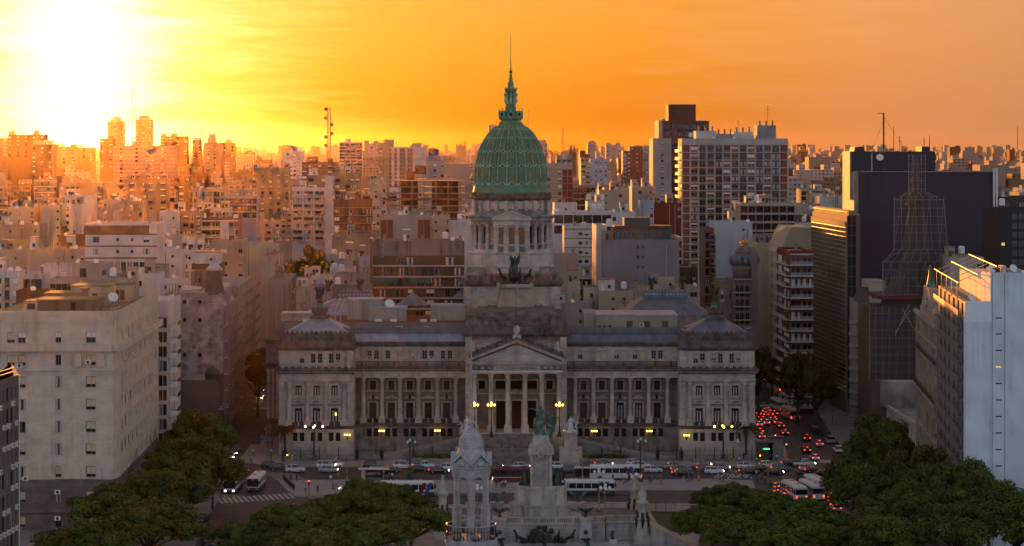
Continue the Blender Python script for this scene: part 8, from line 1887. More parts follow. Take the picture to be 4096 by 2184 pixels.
for sx in (-1,1):q=MB(); q.T=Matrix.Translation((sx*1.5,2.6,.9)) @ Matrix.Rotation(R(90),4,'Y'); q.lathe([(.9,-.1),(.9,.1)],14,BRONZE); q.build('wheel',o)
g=robed('charioteer',BRONZE,2.9,.6,4.6,wings=True); b=g.build('winged_figure',o); b.location=(0,2.2,2.2)
q=MB(); q.box(-3.6,3.6,-1.6,3.8,-.02,.35,BRONZE); q.build('plinth',o)
# flagpole with flag in front of the tower
D=558.5; o=thing('flagpole','tall flagpole with a small blue and white flag before the tower','flagpole',(X(2064,D),D,Z(1320,D))); q=MB(); q.tube([(0,0,0),(0,0,Z(1128,D)-Z(1320,D))],.09,IRON,6,.05); q.build('pole',o)
hf=Z(1128,D)-Z(1320,D); q=MB(); FB=paint('flag_blue',(.16,.30,.62),rough=.8); q.add([(.05,0,hf),(.45,.15,hf-.9),(.35,-.1,hf-2.2),(.06,0,hf-2.3)],[(0,1,2,3)],FB); q.add([(.05,0,hf-.8),(.3,.1,hf-1.2),(.28,-.05,hf-1.6),(.05,0,hf-1.5)],[(0,1,2,3)],SWHITE); q.build('flag',o)
# roofs behind the wings
def rear_roofs():
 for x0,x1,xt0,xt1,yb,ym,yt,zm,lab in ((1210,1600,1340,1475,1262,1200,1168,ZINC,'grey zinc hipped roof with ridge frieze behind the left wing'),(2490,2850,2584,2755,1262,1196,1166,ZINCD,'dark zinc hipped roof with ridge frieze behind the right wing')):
  D=616.0; o=thing('palace_rear_roof',lab,'roof',(X((x0+x1)/2,D),D,20)); S=Site(o); z0,z1,z2=Z(yb,D),Z(ym,D),Z(yt,D)
  q=MB(); q.add([(X(x0,D),D,z0),(X(x1,D),D,z0),(X(xt1,D),D+8,z1),(X(xt0,D),D+8,z1),(X(x0,D),D+26,z0),(X(x1,D),D+26,z0),(X(xt1,D),D+16,z1),(X(xt0,D),D+16,z1)],[(0,1,2,3),(1,5,6,2),(5,4,7,6),(4,0,3,7),(3,2,6,7)],zm); q.box(X(x0,D)+.1,X(x1,D)-.1,D+.1,D+25.9,12,z0,GRIME); rf=S.part('hipped_roof',q)
  n=16
  for i in range(1,n):t=i/n; q=MB(); q.tube([(X(x0+(x1-x0)*t,D),D-.02,z0+.04),(X(xt0+(xt1-xt0)*t,D),D+8,z1+.04)],.06,zm,4); S.part('roof_seam',q,rf)
  q=MB(); a,b=X(xt0,D),X(xt1,D); q.box(a-.3,b+.3,D+7.7,D+16,z1-.1,z1+.5,ZINCD); q.box(a,b,D+8,D+15,z1+.5,z2-.4,ZINCD); crest(q,a,b,D+7.8,z2-.9,1.1,ZINCD,.8)
  m=int((b-a)/.9)
  for i in range(m):xx=a+(i+.5)*(b-a)/m; q.box(xx-.3,xx+.3,D+7.85,D+8,z1+.55,z1+1.1,ZINC)
  S.part('ridge_frieze',q)
 # cluttered red-coped roofs between left wing and tower
 D=590.0; k=lambda x:X(x,D); o=thing('palace_inner_roofs','flat service roofs with red coping and skylights behind the left wing','roof',(k(1600),D,18)); S=Site(o); RC=mat('red_coping',(.20,.055,.035),.9,var=.3,scale=1); CW=wallm((.45,.42,.36),.3)
 zr=Z(1290,D); q=MB(); q.box(k(1130),k(1860),D,D+24,12,zr,wallm((.28,.25,.23))); q.box(k(1130),k(1860),D+.5,D+23,zr,zr+.1,RC); S.part('flat_roof',q)
 for x0,x1,y0,y1,d in ((1380,1520,1285,1210,8),(1470,1620,1290,1240,4),(1720,1860,1290,1232,6),(1120,1240,1300,1262,3)):q=MB(); q.box(k(x0),k(x1),D+d,D+d+8,zr,Z(y1,D),CW); q.box(k(x0)-.2,k(x1)+.2,D+d-.2,D+d+8.2,Z(y1,D),Z(y1,D)+.35,ZINC); S.part('roof_house',q)
 q=MB(); q.lathe([(k(1640)-k(1570),Z(1236,D)),(.4,Z(1190,D)),(.1,Z(1180,D))],20,ZINCD,k(1641),D+16); S.part('conical_skylight',q)
 q=MB(); q.lathe([(3.2,Z(1205,D)),(.1,Z(1166,D))],4,ZINCD,k(1846),D+18,R(45)); S.part('pyramid_skylight',q)
 for x in (1210,1250,1500,1560,1680,1720):q=MB(); q.box(k(x),k(x+26),D+1.0,D+2.2,zr,zr+.7,ACW); S.part('roof_skylight',q)
 for x in (1600,1705):S.inst('air_conditioner',ACM,(k(x),D-.5,Z(1318,D)),0,(1.4,)*3)
 S.inst('satellite_dish',DISHM,(k(1552),D+6,Z(1225,D)),.5,(2,2,2))
 for x in (1338,1358):q=MB(); q.tube([(k(x),D+3,zr),(k(x),D+3,zr+3),(k(x+14),D+9,zr+5.5)],.12,STEEL,5); S.part('vent_pipe',q)
 D=588.0; o=thing('palace_penthouse','cream rooftop annex with brown doors behind the right wing','roof house',(X(2530,D),D,18)); S=Site(o); k=lambda x:X(x,D)
 q=MB(); q.box(k(2384),k(2708),D,D+16,12,Z(1264,D),wallm((.46,.43,.35),.15)); q.box(k(2380),k(2712),D-.2,D+16.2,Z(1264,D),Z(1258,D),ZINC); S.part('wall',q)
 q=MB(); q.box(k(2336),k(2384)-.01,D+1,D+14,12,Z(1252,D),wallm((.42,.40,.35),.25)); S.part('stair_house',q)
 for x in (2518,2589,2660):q=MB(); q.box(k(x-12),k(x+12),D-.06,D+.05,Z(1312,D),Z(1285,D),mat('brown_door',(.13,.055,.03),.6,var=.2)); d=S.part('door',q); q=MB(); q.box(k(x-17),k(x+17),D-.3,D+.02,Z(1282,D),Z(1278,D),wallm((.46,.43,.35),.15)); S.part('door_hood',q,d)
 for x in (2398,2419,2440):q=MB(); q.box(k(x-5),k(x+5),D-.05,D+.05,Z(1311,D),Z(1302,D),VOID); S.part('vent_window',q)
 S.inst('air_conditioner',ACM,(k(2566),D,Z(1306,D)),0,(1.3,)*3)
rear_roofs()
# ---------------------------------------------------------------- stone lantern turret, nearer the camera
def turret():
 D=250.0; s=F/D; c=X(1885,D); fz=lambda y:Z(y,D); u=lambda p:p/s
 WST=mat('turret_stone',(.33,.345,.34),.75,var=.25,scale=1.2,streak=.35,bump=.3,spec=.25)
 root=thing('lantern_turret','pale stone open lantern turret with beaded dome and iron balcony in front','turret',(c,D,0)); S=Site(root)
 q=MB(); q.lathe([(u(100),0),(u(100),fz(2168)),(u(104),fz(2165)),(u(104),fz(2150)),(u(96),fz(2148))],32,WST,c,D); S.part('drum',q)
 zb,zt=fz(2150),fz(1882)
 for i in range(6):
  a=R(90)+i*math.pi/3+R(0); px_,py_=c+u(66)*math.cos(a),D+u(66)*math.sin(a)
  q=MB(); q.T=Matrix.Translation((px_,py_,0)) @ Matrix.Rotation(a,4,'Z'); h1=fz(2030)
  q.box(-u(13),u(13),-u(14),u(14),zb,h1,WST); q.box(-u(14.5),u(14.5),-u(15.5),u(15.5),h1-.05,h1+.12,WST)
  for dx,dy in ((0,-9),(0,9),(7,0)):q.box(u(dx)-u(5),u(dx)+u(5),u(dy)-u(5),u(dy)+u(5),h1,zt,WST)
  q.box(-u(12),u(12),-u(14),u(14),zt-.55,zt,WST,-.08,-.08); S.part('pillar',q)
 for i in range(6):                                        # round arches between the pillars
  a0=R(90)+i*math.pi/3; a1=a0+math.pi/3; P0=Vector((c+u(66)*math.cos(a0),D+u(66)*math.sin(a0),0)); P1=Vector((c+u(66)*math.cos(a1),D+u(66)*math.sin(a1),0)); L=(P1-P0).length
  q=MB(); q.T=Matrix.Translation(P0) @ Matrix.Rotation(math.atan2(P1.y-P0.y,P1.x-P0.x),4,'Z'); r_=L*.5-u(13); zc=fz(1922); n=12; ring=[(L/2+r_*math.cos(math.pi*j/n),zc+r_*math.sin(math.pi*j/n)) for j in range(n+1)]
  for j in range(n):
   (ax,az),(bx_,bz)=ring[j],ring[j+1]; q.add([(ax,-u(6),az),(bx_,-u(6),bz),(bx_,-u(6),zt+.3),(ax,-u(6),zt+.3),(ax,u(6),az),(bx_,u(6),bz),(bx_,u(6),zt+.3),(ax,u(6),zt+.3)],[(0,1,2,3),(4,7,6,5),(0,4,5,1)],WST)
  S.part('arch',q)
 q=MB(); q.lathe([(u(80),zt),(u(82),fz(1872)),(u(86),fz(1868)),(u(86),fz(1862)),(u(78),fz(1860))],6,WST,c,D,R(90)); S.part('entablature',q)
 for i in range(6):
  a=R(90)+(i+.5)*math.pi/3; q=MB(); q.T=Matrix.Translation((c,D,0)) @ Matrix.Rotation(a+R(90),4,'Z'); r_=-u(74); w=u(46)
  q.poly([(-w*.92,fz(1861)),(w*.92,fz(1861)),(0,fz(1822))],r_,r_+u(30),WST)
  for s_ in (-1,1):q.poly([(0,fz(1814)),(s_*w*1.08,fz(1858)),(s_*w*1.08,fz(1850)),(0,fz(1804))],r_-u(8),r_+u(12),WST)
  q.smooth=True; q.ball((0,r_-.03,fz(1848)),u(12),WST,8,5,.8,1.4,.3); S.part('gable',q)
 q=MB(); q.smooth=True; q.lathe([(u(78),fz(1860)),(u(66),fz(1832)),(u(55),fz(1806)),(u(51),fz(1798)),(u(51),fz(1792))],24,WST,c,D); S.part('dome_drum',q)
 prof=[(48,1795),(48.5,1780),(47.5,1768),(45,1757),(40,1747),(33,1737),(22.5,1723),(13,1712),(8,1705)]; q=MB(); q.smooth=True; q.lathe([(u(r_),fz(y)) for r_,y in prof],32,WST,c,D)
 for j in range(9):
  t=(j+.5)/9*(len(prof)-1); i=int(t); f_=t-i; r_=prof[i][0]+(prof[i+1][0]-prof[i][0])*f_; y=prof[i][1]+(prof[i+1][1]-prof[i][1])*f_
  for m_ in range(24):a=2*math.pi*(m_+.5*(j % 2))/24; q.ball((c+u(r_)*math.cos(a),D+u(r_)*math.sin(a),fz(y)),u(3.3)*(.5+.5*r_/49),WST,6,4)
 S.part('beaded_dome',q)
 q=MB(); q.smooth=True; q.lathe([(u(8.5),fz(1708)),(u(8),fz(1704)),(u(8),fz(1699)),(u(14),fz(1695)),(u(14.5),fz(1686)),(u(9),fz(1677)),(u(5),fz(1674)),(u(4.5),fz(1640)),(u(2.5),fz(1635))],14,WST,c,D); S.part('finial',q)
 q=MB(); q.tube([(c,D,fz(1640)),(c,D,fz(1345))],u(4),WST,6,u(2));
 for s_ in (-1,1):q.tube([(c,D,fz(1625)),(c+s_*u(16),D,fz(1612)),(c+s_*u(15),D,fz(1597)),(c+s_*u(5),D,fz(1600))],u(1.6),WST,5)
 S.part('lightning_mast',q)
 # iron balcony
 zr,zf=fz(2095),fz(2165); Rb=u(99); q=MB()
 for i in range(44):a=2*math.pi*i/44; q.tube([(c+Rb*math.cos(a),D+Rb*math.sin(a),zf),(c+Rb*math.cos(a),D+Rb*math.sin(a),zr)],.025 if i % 4 else .04,IRON,4)
 S.part('balusters',q)
 for z,w in ((zr,.055),(zf+.15,.035),(zr-.55,.03)):
  q=MB(); q.tube([(c+Rb*math.cos(2*math.pi*i/48),D+Rb*math.sin(2*math.pi*i/48),z) for i in range(49)],w,STEEL if z == zr else IRON,6); S.part('rail_ring',q)
 for i in range(8):
  a=2*math.pi*(i+.25)/8; q=MB(); q.smooth=True; q.T=Matrix.Translation((c+Rb*math.cos(a),D+Rb*math.sin(a),zr-1.0)) @ Matrix.Rotation(a+R(90),4,'Z')
  for s_ in (-1,1):q.tube([(s_*.1,0,.35),(s_*.5,-.08,.3),(s_*.55,-.1,-.1),(s_*.25,-.08,-.2),(s_*.3,-.08,.1)],.045,IRON,5); q.ball((s_*.3,-.1,-.3),.12,IRON,6,4)
  q.ball((0,-.1,-.35),.15,IRON,6,4); S.part('scroll_ornament',q)
 q=MB(); q.lathe([(u(100),fz(2172)),(u(106),fz(2170)),(u(106),fz(2163)),(u(92),fz(2162))],40,WST,c,D); S.part('balcony_floor',q)
turret()
# skyline masts
def mast(name,label,x,D,y0,y1,m,wd=.5,dishes=(),guys=0):
 o=thing(name,label,'mast',(X(x,D),D,Z(y0,D))); h=Z(y1,D)-Z(y0,D); q=MB(); lattice(q,(0,0,0),(0,0,h),wd,m,14,wd*.24); q.build('lattice',o)
 for f_,sx in dishes:q=MB(); q.T=Matrix.Translation((sx*wd*2.0,-1.0,h*f_)) @ Matrix.Rotation(R(90),4,'X'); q.lathe([(1.0,0),(1.0,.8),(.2,.9)],14,mat('microwave_dish',(.13,.12,.12),.6,var=.1)); q.build('microwave_dish',o)
 for s_ in (-1,1)[:guys]:q=MB(); q.tube([(0,0,h*.9),(s_*h*.32,2,0)],.06,IRON,3); q.build('guy_wire',o)
REDW=mat('faded_red_steel',(.33,.12,.08),.6,var=.3,scale=.2)
mast('dish_mast','guyed lattice mast hung with microwave dishes on the left skyline',1316,1310,640,430,REDW,.8,((.97,-1),(.80,-1),(.67,1),(.50,1),(.44,-1),(.28,-1)),2)
mast('radio_mast','tall thin radio mast between the twin towers',528,2600,590,340,REDW,.5); mast('radio_mast','lattice radio tower on the skyline right of the dome',2251,3000,610,510,REDW,1.1); mast('radio_mast','short mast with aerials on the skyline left of the dome',1861,1700,624,562,REDW,.5)
mast('radio_mast','thin aerial beside the lantern right of the dome',2115,1500,640,440,IRON,.18); mast('radio_mast','tall thin aerial on the horizon at far right',4070,2600,600,505,IRON,.3); mast('radio_mast','thin aerial at far left of the skyline',60,2400,590,462,IRON,.3); mast('radio_mast','second thin aerial at far left of the skyline',47,2450,590,474,IRON,.3); mast('chimney_pole','red and white striped pole right of the brick slab',3347,760,830,708,REDW,.35)
# ---------------------------------------------------------------- vehicles
TYRE=mat('tyre',(.015,.015,.016),.8,var=0); RIM=mat('alloy_rim',(.3,.3,.31),.4,metal=.6,var=0); CARGL=mat('car_glass',(.012,.013,.016),.08,var=0,spec=.7); TRIM=mat('car_trim',(.02,.02,.021),.5,var=0)
HEADL=mat('headlight_on',(1,.95,.8),.3,var=0,emit=8,ecol=(1,.78,.45)); TAILL=mat('tail_light_on',(.6,.02,.01),.3,var=0,emit=2.2,ecol=(1,.04,.012)); HEADO=mat('headlight_off',(.55,.56,.58),.15,var=0); TAILO=mat('tail_light_off',(.22,.01,.01),.2,var=0)
PAINTS={'white':(.66,.67,.68),'silver':(.36,.37,.39),'grey':(.13,.135,.145),'black':(.014,.014,.016),'beige':(.30,.27,.23),'navy':(.025,.03,.05),'red':(.18,.015,.02),'taxi':(.014,.014,.016)}
def pm(c):return paint('car_paint_'+c,PAINTS[c],rough=.22,spec=.6)
TAXIY=paint('taxi_yellow',(.55,.33,.02),rough=.3)
# per type: length, half width, stations of the lower body (x, sill, belt), cabin (x base rear, x roof rear, x roof front, x base front, roof height)
SHAPES={'sedan':(4.5,.88,((-2.25,.45,.80),(-2.15,.28,.95),(-1.2,.24,.98),(.9,.24,.95),(2.0,.26,.80),(2.25,.42,.62)),(-1.75,-.95,.35,1.15,1.47)),
   'hatch':(4.1,.87,((-2.0,.45,.85),(-1.95,.28,1.0),(-1.0,.24,1.0),(.8,.24,.97),(1.85,.26,.82),(2.05,.42,.62)),(-1.95,-1.45,.3,1.15,1.52)),
   'suv':(4.35,.92,((-2.15,.5,.95),(-2.1,.34,1.08),(-1.0,.30,1.1),(.85,.30,1.08),(1.95,.32,.95),(2.18,.48,.72)),(-2.1,-1.75,.25,1.0,1.70)),
   'van':(4.5,.90,((-2.2,.4,1.0),(-2.18,.28,1.1),(-1.0,.26,1.1),(1.0,.26,1.05),(2.0,.28,.9),(2.25,.42,.66)),(-2.18,-2.1,.45,1.3,1.85)),
   'pickup':(5.1,.92,((-2.5,.5,1.05),(-2.48,.38,1.08),(-.6,.36,1.08),(1.1,.36,1.08),(2.3,.38,.95),(2.55,.5,.74)),(-.65,-.45,.75,1.35,1.75))}
def wheel_mesh():
 m=MB(); m.smooth=True; m.T=Matrix.Rotation(R(90),4,'X'); m.lathe([(.20,-.1),(.31,-.1),(.33,-.06),(.33,.06),(.31,.1),(.20,.1)],16,TYRE); m.lathe([(.2,-.09),(.21,.105),(.05,.11)],12,RIM); return m.mesh('wheel')
WHEEL=wheel_mesh()
CARM={}
def car_meshes(typ,col):
 if (typ,col) in CARM:return CARM[typ,col]
 L,w,st,(x0,x1,x2,x3,zr)=SHAPES[typ]; P=pm(col); RF=TAXIY if col == 'taxi' else P; out={}
 b=MB(); vs=[]; n=len(st)
 for x,zl,zh in st:
  k=.9 if x in (st[0][0],st[-1][0]) else 1.0; zm=zl+(zh-zl)*.55
  vs += [(x,-w*k*.94,zl),(x,-w*k,zm),(x,-w*k*.93,zh),(x,w*k*.93,zh),(x,w*k,zm),(x,w*k*.94,zl)]
 fs=[(i*6+j,(i+1)*6+j,(i+1)*6+(j+1) % 6,i*6+(j+1) % 6) for i in range(n-1) for j in range(6)]; fs += [tuple(range(6)),tuple((n-1)*6+j for j in range(5,-1,-1))]
 b.smooth=False; b.add(vs,fs,P); b.box(st[0][0]+.3,st[-1][0]-.3,-w*.8,w*.8,st[1][1]-.08,st[1][1]+.05,TRIM); b.box(st[-1][0]-.08,st[-1][0]+.03,-w*.7,w*.7,.36,.55,TRIM); b.box(st[0][0]-.03,st[0][0]+.06,-w*.75,w*.75,.36,.5,TRIM)
 for s in (-1,1):b.box(x3-.45,x3-.25,s*w*.93,s*(w+.14),st[3][2]-.02,st[3][2]+.14,P)
 if typ == 'pickup':b.box(-2.44,-.75,-w*.8,w*.8,1.07,1.09,VOID)
 out['body']=b.mesh('body'); zb=st[2][2]-.02; wb,wt=w*.90,w*.72
 r=MB(); r.box(x1-.05,x2+.05,-wt-.01,wt+.01,zr-.05,zr+.02,RF,.1,.08)
 for s in (-1,1):
  for (xa,za),(xb,zb_) in (((x0,zb),(x1,zr)),((x3,zb),(x2,zr)),(((x1+x2)/2-.1,zb),((x1+x2)/2-.1,zr))):
   r.add([(xa-.05,s*(wb+.01),za),(xa+.05,s*(wb+.01),za),(xb+.05,s*(wt+.015),zb_),(xb-.05,s*(wt+.015),zb_)],[(0,1,2,3)],RF)
 out['roof']=r.mesh('roof')
 def quad(nm,p):m=MB(); m.add(p,[(0,1,2,3)],CARGL); out[nm]=m.mesh(nm)
 quad('windscreen',[(x3,-wb,zb),(x3,wb,zb),(x2,wt,zr),(x2,-wt,zr)]); quad('rear_window',[(x0,-wb,zb),(x0,wb,zb),(x1,wt,zr),(x1,-wt,zr)])
 for s,nm in ((-1,'side_window'),(1,'side_window_far')):quad(nm,[(x0,s*wb,zb),(x3,s*wb,zb),(x2,s*wt,zr),(x1,s*wt,zr)])
 for nm,m_,x,z,hw in (('headlight',HEADO,st[-2][0]+.1,st[-1][2]+.04,.2),('headlight_on',HEADL,st[-2][0]+.1,st[-1][2]+.04,.2),('tail',TAILO,st[0][0]+.02,st[1][2]-.14,.17),('tail_on',TAILL,st[0][0]+.02,st[1][2]-.14,.17)):
  q=MB(); e=.16 if 'head' in nm else .06; q.box(-e,e if 'tail' in nm else .1,-hw,hw,-.07,.08,m_); out[nm]=(q.mesh(nm),x,z,w)
 CARM[typ,col]=out; return out
def car(typ,col,x,y,rot,label,head=False,tail=True,group='cars in the traffic',lean=0):
 p=G(x,y); o=thing('taxi' if col == 'taxi' else {'van':'van','pickup':'pickup_truck'}.get(typ,'car'),label,'taxi' if col == 'taxi' else {'van':'van','pickup':'pickup'}.get(typ,'car'),p,R(rot),group); M=car_meshes(typ,col); L=SHAPES[typ][0]
 for k in ('body','roof','windscreen','rear_window'):put(k,M[k],o)
 put('side_window',M['side_window'],o); put('side_window',M['side_window_far'],o); w=SHAPES[typ][1]
 for sx in (-L*.30,L*.30):
  for sy in (-1,1):put('wheel',WHEEL,o,(sx,sy*(w-.1),.32))
 for nm,on,pn in (('headlight',head,'headlight'),('tail',tail,'tail_light')):
  me,px_,pz_,w_=M[nm+'_on' if on else nm]
  for sy in (-1,1):put(pn,me,o,(px_,sy*(w_-.26),pz_))
 if tail and typ in ('suv','hatch','sedan','van'):
  me,px_,pz_,w_=M['tail_on']; put('brake_light',me,o,(SHAPES[typ][3][1]-.12,0,SHAPES[typ][3][4]-.06),None,(.5,1.3,.35))
 if col == 'taxi':q=MB(); q.box(-.35,-.05,-.3,.3,1.5,1.68,TRIM); q.build('roof_sign',o)
 return o
WD={'suv':'SUV','hatch':'hatchback','sedan':'sedan','van':'van','pickup':'pickup truck'}
FRONT=[('suv','black',1083,1876,'at the far left of the avenue'),('suv','navy',1117,1884,'beside the left crossing'),('suv','white',1183,1889,'just right of the left crossing'),('suv','white',1305,1873,'behind the silver sedan near the gilded lamp'),('sedan','silver',1313,1889,'near the left gilded lamp'),('hatch','white',1336,1868,'farthest of three by the left fence'),
   ('suv','black',1490,1872,'behind the bus shelter roof'),('sedan','silver',1517,1882,'above the bus shelter roof'),('sedan','taxi',1563,1892,'right of the bus shelter'),('van','white',1614,1875,'left of the three-lantern post'),('pickup','white',1696,1874,'by the fence right of the three-lantern post'),('sedan','black',1676,1886,'under the white pickup'),('sedan','black',1756,1893,'left of the turret'),('suv','white',1800,1883,'half hidden behind the turret'),
   ('suv','red',1950,1884,'seen through the turret arches'),('sedan','black',1958,1904,'dark between turret pillars'),('hatch','black',1975,1876,'behind the red one at the turret'),('hatch','white',2085,1876,'left of the monument shaft'),('hatch','white',2230,1875,'right of the monument shaft'),('suv','grey',2290,1890,'right of the monument shaft in the near lane'),('hatch','black',2359,1875,'left of the white bus'),('hatch','grey',2415,1866,'behind the white bus'),
   ('hatch','white',2540,1863,'farthest of the pale ones right of the bus'),('suv','white',2566,1875,'behind the right three-lantern post'),('hatch','white',2613,1890,'right of the three-lantern post in the near lane'),('sedan','beige',2694,1875,'under the right gate'),('sedan','grey',2725,1888,'behind a taxi left of the right gilded lamp'),('sedan','taxi',2729,1902,'left of the right gilded lamp'),('suv','silver',2807,1869,'behind the right gilded lamp'),('suv','grey',2826,1886,'second behind the right gilded lamp'),('suv','white',2856,1896,'right of the right gilded lamp'),('sedan','beige',2880,1880,'behind the white wagon'),
   ('hatch','white',2984,1874,'left of the taxis at the right corner'),('sedan','taxi',2997,1895,'first of the row at the right corner'),('sedan','taxi',3048,1885,'second of the row at the right corner'),('sedan','taxi',3095,1899,'third of the row at the right corner'),('hatch','white',3075,1870,'behind the row of taxis'),('suv','grey',3124,1884,'right of the row of taxis'),('sedan','taxi',3166,1863,'beside the white pickup at the right corner'),('pickup','white',3217,1866,'turning at the right corner'),('sedan','silver',3238,1884,'below the white pickup at the right corner'),('sedan','taxi',3262,1892,'below the silver sedan at right'),('sedan','taxi',3294,1906,'nearest the right trees on the avenue'),('hatch','white',3352,1884,'half under the right trees')]
for t,c,x,y,w in FRONT:
 car(t,c,x,y,rnd.uniform(-2,2),f"{'black-yellow taxi' if c == 'taxi' else c+' '+WD[t]} {w}",rnd.random() < .45,rnd.random() < .5,'cars crossing before the palace')
JAM=[('hatch','taxi',3098,1956),('hatch','black',3095,1971),('suv','black',3092,1990),('hatch','white',3149,1957),('hatch','white',3143,1984),('suv','black',3176,1950),('hatch','black',3211,1943),('hatch','white',3272,2046),('sedan','black',3328,2026),('suv','silver',3343,2046),('suv','black',3320,2000),('hatch','taxi',3352,1957),('hatch','black',3357,1974),
  ('hatch','silver',3033,1662),('hatch','black',3056,1652),('sedan','grey',3041,1676),('hatch','silver',3061,1667),('sedan','black',3050,1686),('suv','white',3063,1700),('hatch','black',3088,1677),('hatch','taxi',3080,1690),('sedan','silver',3104,1696),('sedan','taxi',3121,1711),('suv','black',3137,1742),('van','black',3224,1763),('suv','silver',3274,1786),('suv','black',3224,1812),('hatch','white',3258,1841),('sedan','white',3034,1706),('suv','grey',3036,1736),('sedan','silver',3044,1754),('hatch','grey',3070,1650),('hatch','white',3078,1660),('sedan','red',3096,1662)]
ORD=['nearest','second','third','fourth','fifth','sixth','seventh','eighth','ninth','tenth']
cnt={}
for t,c,x,y in sorted(JAM,key=lambda j:-j[3]):
 zone='by the stopped buses at right' if y > 1900 else 'moving up the right street' if y > 1720 else 'in the far right-street jam'; key=('taxi' if c == 'taxi' else t+c,zone); k=cnt[key]=cnt.get(key,-1)+1; c2='black-yellow taxi' if c == 'taxi' else c+' '+WD[t]
 car(t,c,x,y,92,(f'{c2} {ORD[k]} of its kind {zone}, tail lights red'),False,True,'cars queuing in the right street')
for t,c,x,y,rot,h,lab in (('suv','silver',923,1837,-86,True,'silver SUV with headlights facing us beside the left trees'),('sedan','taxi',938,1819,-86,True,'taxi behind the silver SUV in the left street'),('sedan','grey',949,1803,-86,False,'grey sedan third in the left street queue'),('hatch','silver',1040,1598,-88,True,'silver hatchback with bright headlights deep in the left street'),('hatch','grey',1062,1590,-88,True,'grey hatchback with headlights beside the palace flank'),('suv','black',1063,1568,-88,True,'farthest car with headlights in the left street'),('sedan','silver',1021,1587,-88,False,'unlit silver sedan deep in the left street'),
 ('sedan','white',3062,1632,5,False,'white sedan crossing the far end of the right street'),('sedan','silver',3150,1630,0,False,'silver sedan crossing behind the white buses'),('hatch','white',3238,1634,180,True,'white hatchback waiting at the far right crossing'),('van','silver',3320,1772,92,False,'silver van parked at the right kerb'),('suv','black',3258,1724,92,False,'black SUV parked by the motorcycles'),('sedan','black',809,2088,-100,False,'dark police car parked under the left trees'),('sedan','black',828,2186,-70,False,'black sedan cut by the bottom edge at left'),('sedan','white',1400,1966,170,True,'white sedan half hidden behind the left jacaranda'),('suv','white',3352,1810,92,True,'white SUV at the edge of the right trees')):
 car(t,c,x,y,rot,lab,h,False,'cars in the side streets')
# ---- buses
def bus(x,y,rot,label,base,strip,roofc=(.6,.61,.61),L=11.2,head=False,tail=False,sign=None,stripes=(),redbus=False):
 """base: lower colour, strip: side colour; local +x is forward; x,y: centre on the ground"""
 p=G(x,y); o=thing('bus',label,'bus',p,R(rot),'city buses'); w,h=1.27,3.05; A=paint('bus_%02d%02d%02d' % tuple(int(c*99) for c in base),base,rough=.35); S_=paint('bus_%02d%02d%02d' % tuple(int(c*99) for c in strip),strip,rough=.35); RF=paint('bus_roof_%02d' % int(roofc[0]*99),roofc,rough=.28,spec=.7)
 q=MB(); q.box(-L/2,L/2,-w,w,.35,1.0,A); q.box(-L/2,L/2,-w-.004,w+.004,1.0,1.45,S_); q.box(-L/2+.04,L/2-.04,-w+.03,w-.03,1.45,2.5,CARGL); q.box(-L/2,L/2,-w-.003,w+.003,2.5,2.85,S_,.0,.0); q.build('body',o)
 q=MB(); q.box(-L/2+.03,L/2-.03,-w,w,2.85,h+.08,RF,.25,.28); q.build('roof',o); n=7
 for s in (-1,1):
  for i in range(n+1):q=MB(); xx=-L/2+.12+i*(L-.24)/n; q.box(xx-.06,xx+.06,s*(w-.03)-.02,s*(w-.03)+.03,1.45,2.5,S_); q.build('window_pillar',o)
  for xx in (-L*.28,L*.30):put('wheel',WHEEL,o,(xx,s*(w-.1),.46),None,(1.45,1.3,1.45))
 q=MB(); q.box(L/2-.02,L/2+.05,-w*.93,w*.93,1.2,2.42,CARGL); q.build('windscreen',o); q=MB(); q.box(L/2-.01,L/2+.07,-w*.9,w*.9,2.45,2.85,TRIM); sg=q.build('destination_sign',o)
 if sign:put('route_number',lettering(sign,.36,LETW),sg,(L/2+.08,0,2.52),(R(90),0,R(90)))
 q=MB(); q.box(-L/2-.05,-L/2+.02,-w*.85,w*.85,1.7,2.5,CARGL); q.build('rear_window',o)
 for s in (-1,1):
  q=MB(); q.box(L/2,L/2+.06,s*.85-.2,s*.85+.2,.62,.82,HEADL if head else HEADO); q.build('headlight',o); q=MB(); q.box(-L/2-.06,-L/2,s*1.0-.14,s*1.0+.14,.75,1.15,TAILL if tail else TAILO); q.build('tail_light',o)
  q=MB(); q.box(L/2-.1,L/2+.3,s*(w+.05),s*(w+.3),1.75,2.3,TRIM); q.build('mirror',o)
 for xx in (-L*.25,L*.2):q=MB(); q.box(xx-.8,xx+.8,-.6,.6,h+.05,h+.25,RF,.1,.1); q.box(xx-.3,xx+.3,-.3,.3,h+.25,h+.3,TRIM); q.build('roof_hatch',o)
 for xs,wd,c in stripes:
  q=MB(); z0=.4
  for s in (-1,1):q.add([(xs,s*(w+.012),.4),(xs+wd,s*(w+.012),.4),(xs+wd+1.1,s*(w+.012),2.84),(xs+1.1,s*(w+.012),2.84)],[(0,1,2,3)],paint('stripe_%02d%02d%02d' % tuple(int(v*99) for v in c),c))
  q.build('colour_stripe',o)
 if redbus:q=MB(); q.box(-L/2+.2,L/2-.2,-w-.01,w+.01,1.02,1.12,SWHITE); q.build('white_line',o)
 return o
WB,GB,BB,RB=(.62,.63,.63),(.015,.05,.035),(.02,.07,.28),(.12,.012,.018)
bus(1628,1984,2,'white and green bus with red and blue slashes right of the left jacarandas',GB,WB,stripes=((2.1,.9,RB),(3.4,.9,BB)),tail=False)
bus(2350,1978,0,'white bus with a green skirt just right of the monument',GB,WB,stripes=((1.6,.5,RB),(2.6,.7,BB)))
bus(2462,1916,180,'white bus with blue and red roof edge on the avenue right of the monument',WB,WB,stripes=((-4.6,.6,BB),(-3.4,.5,RB)),tail=True)
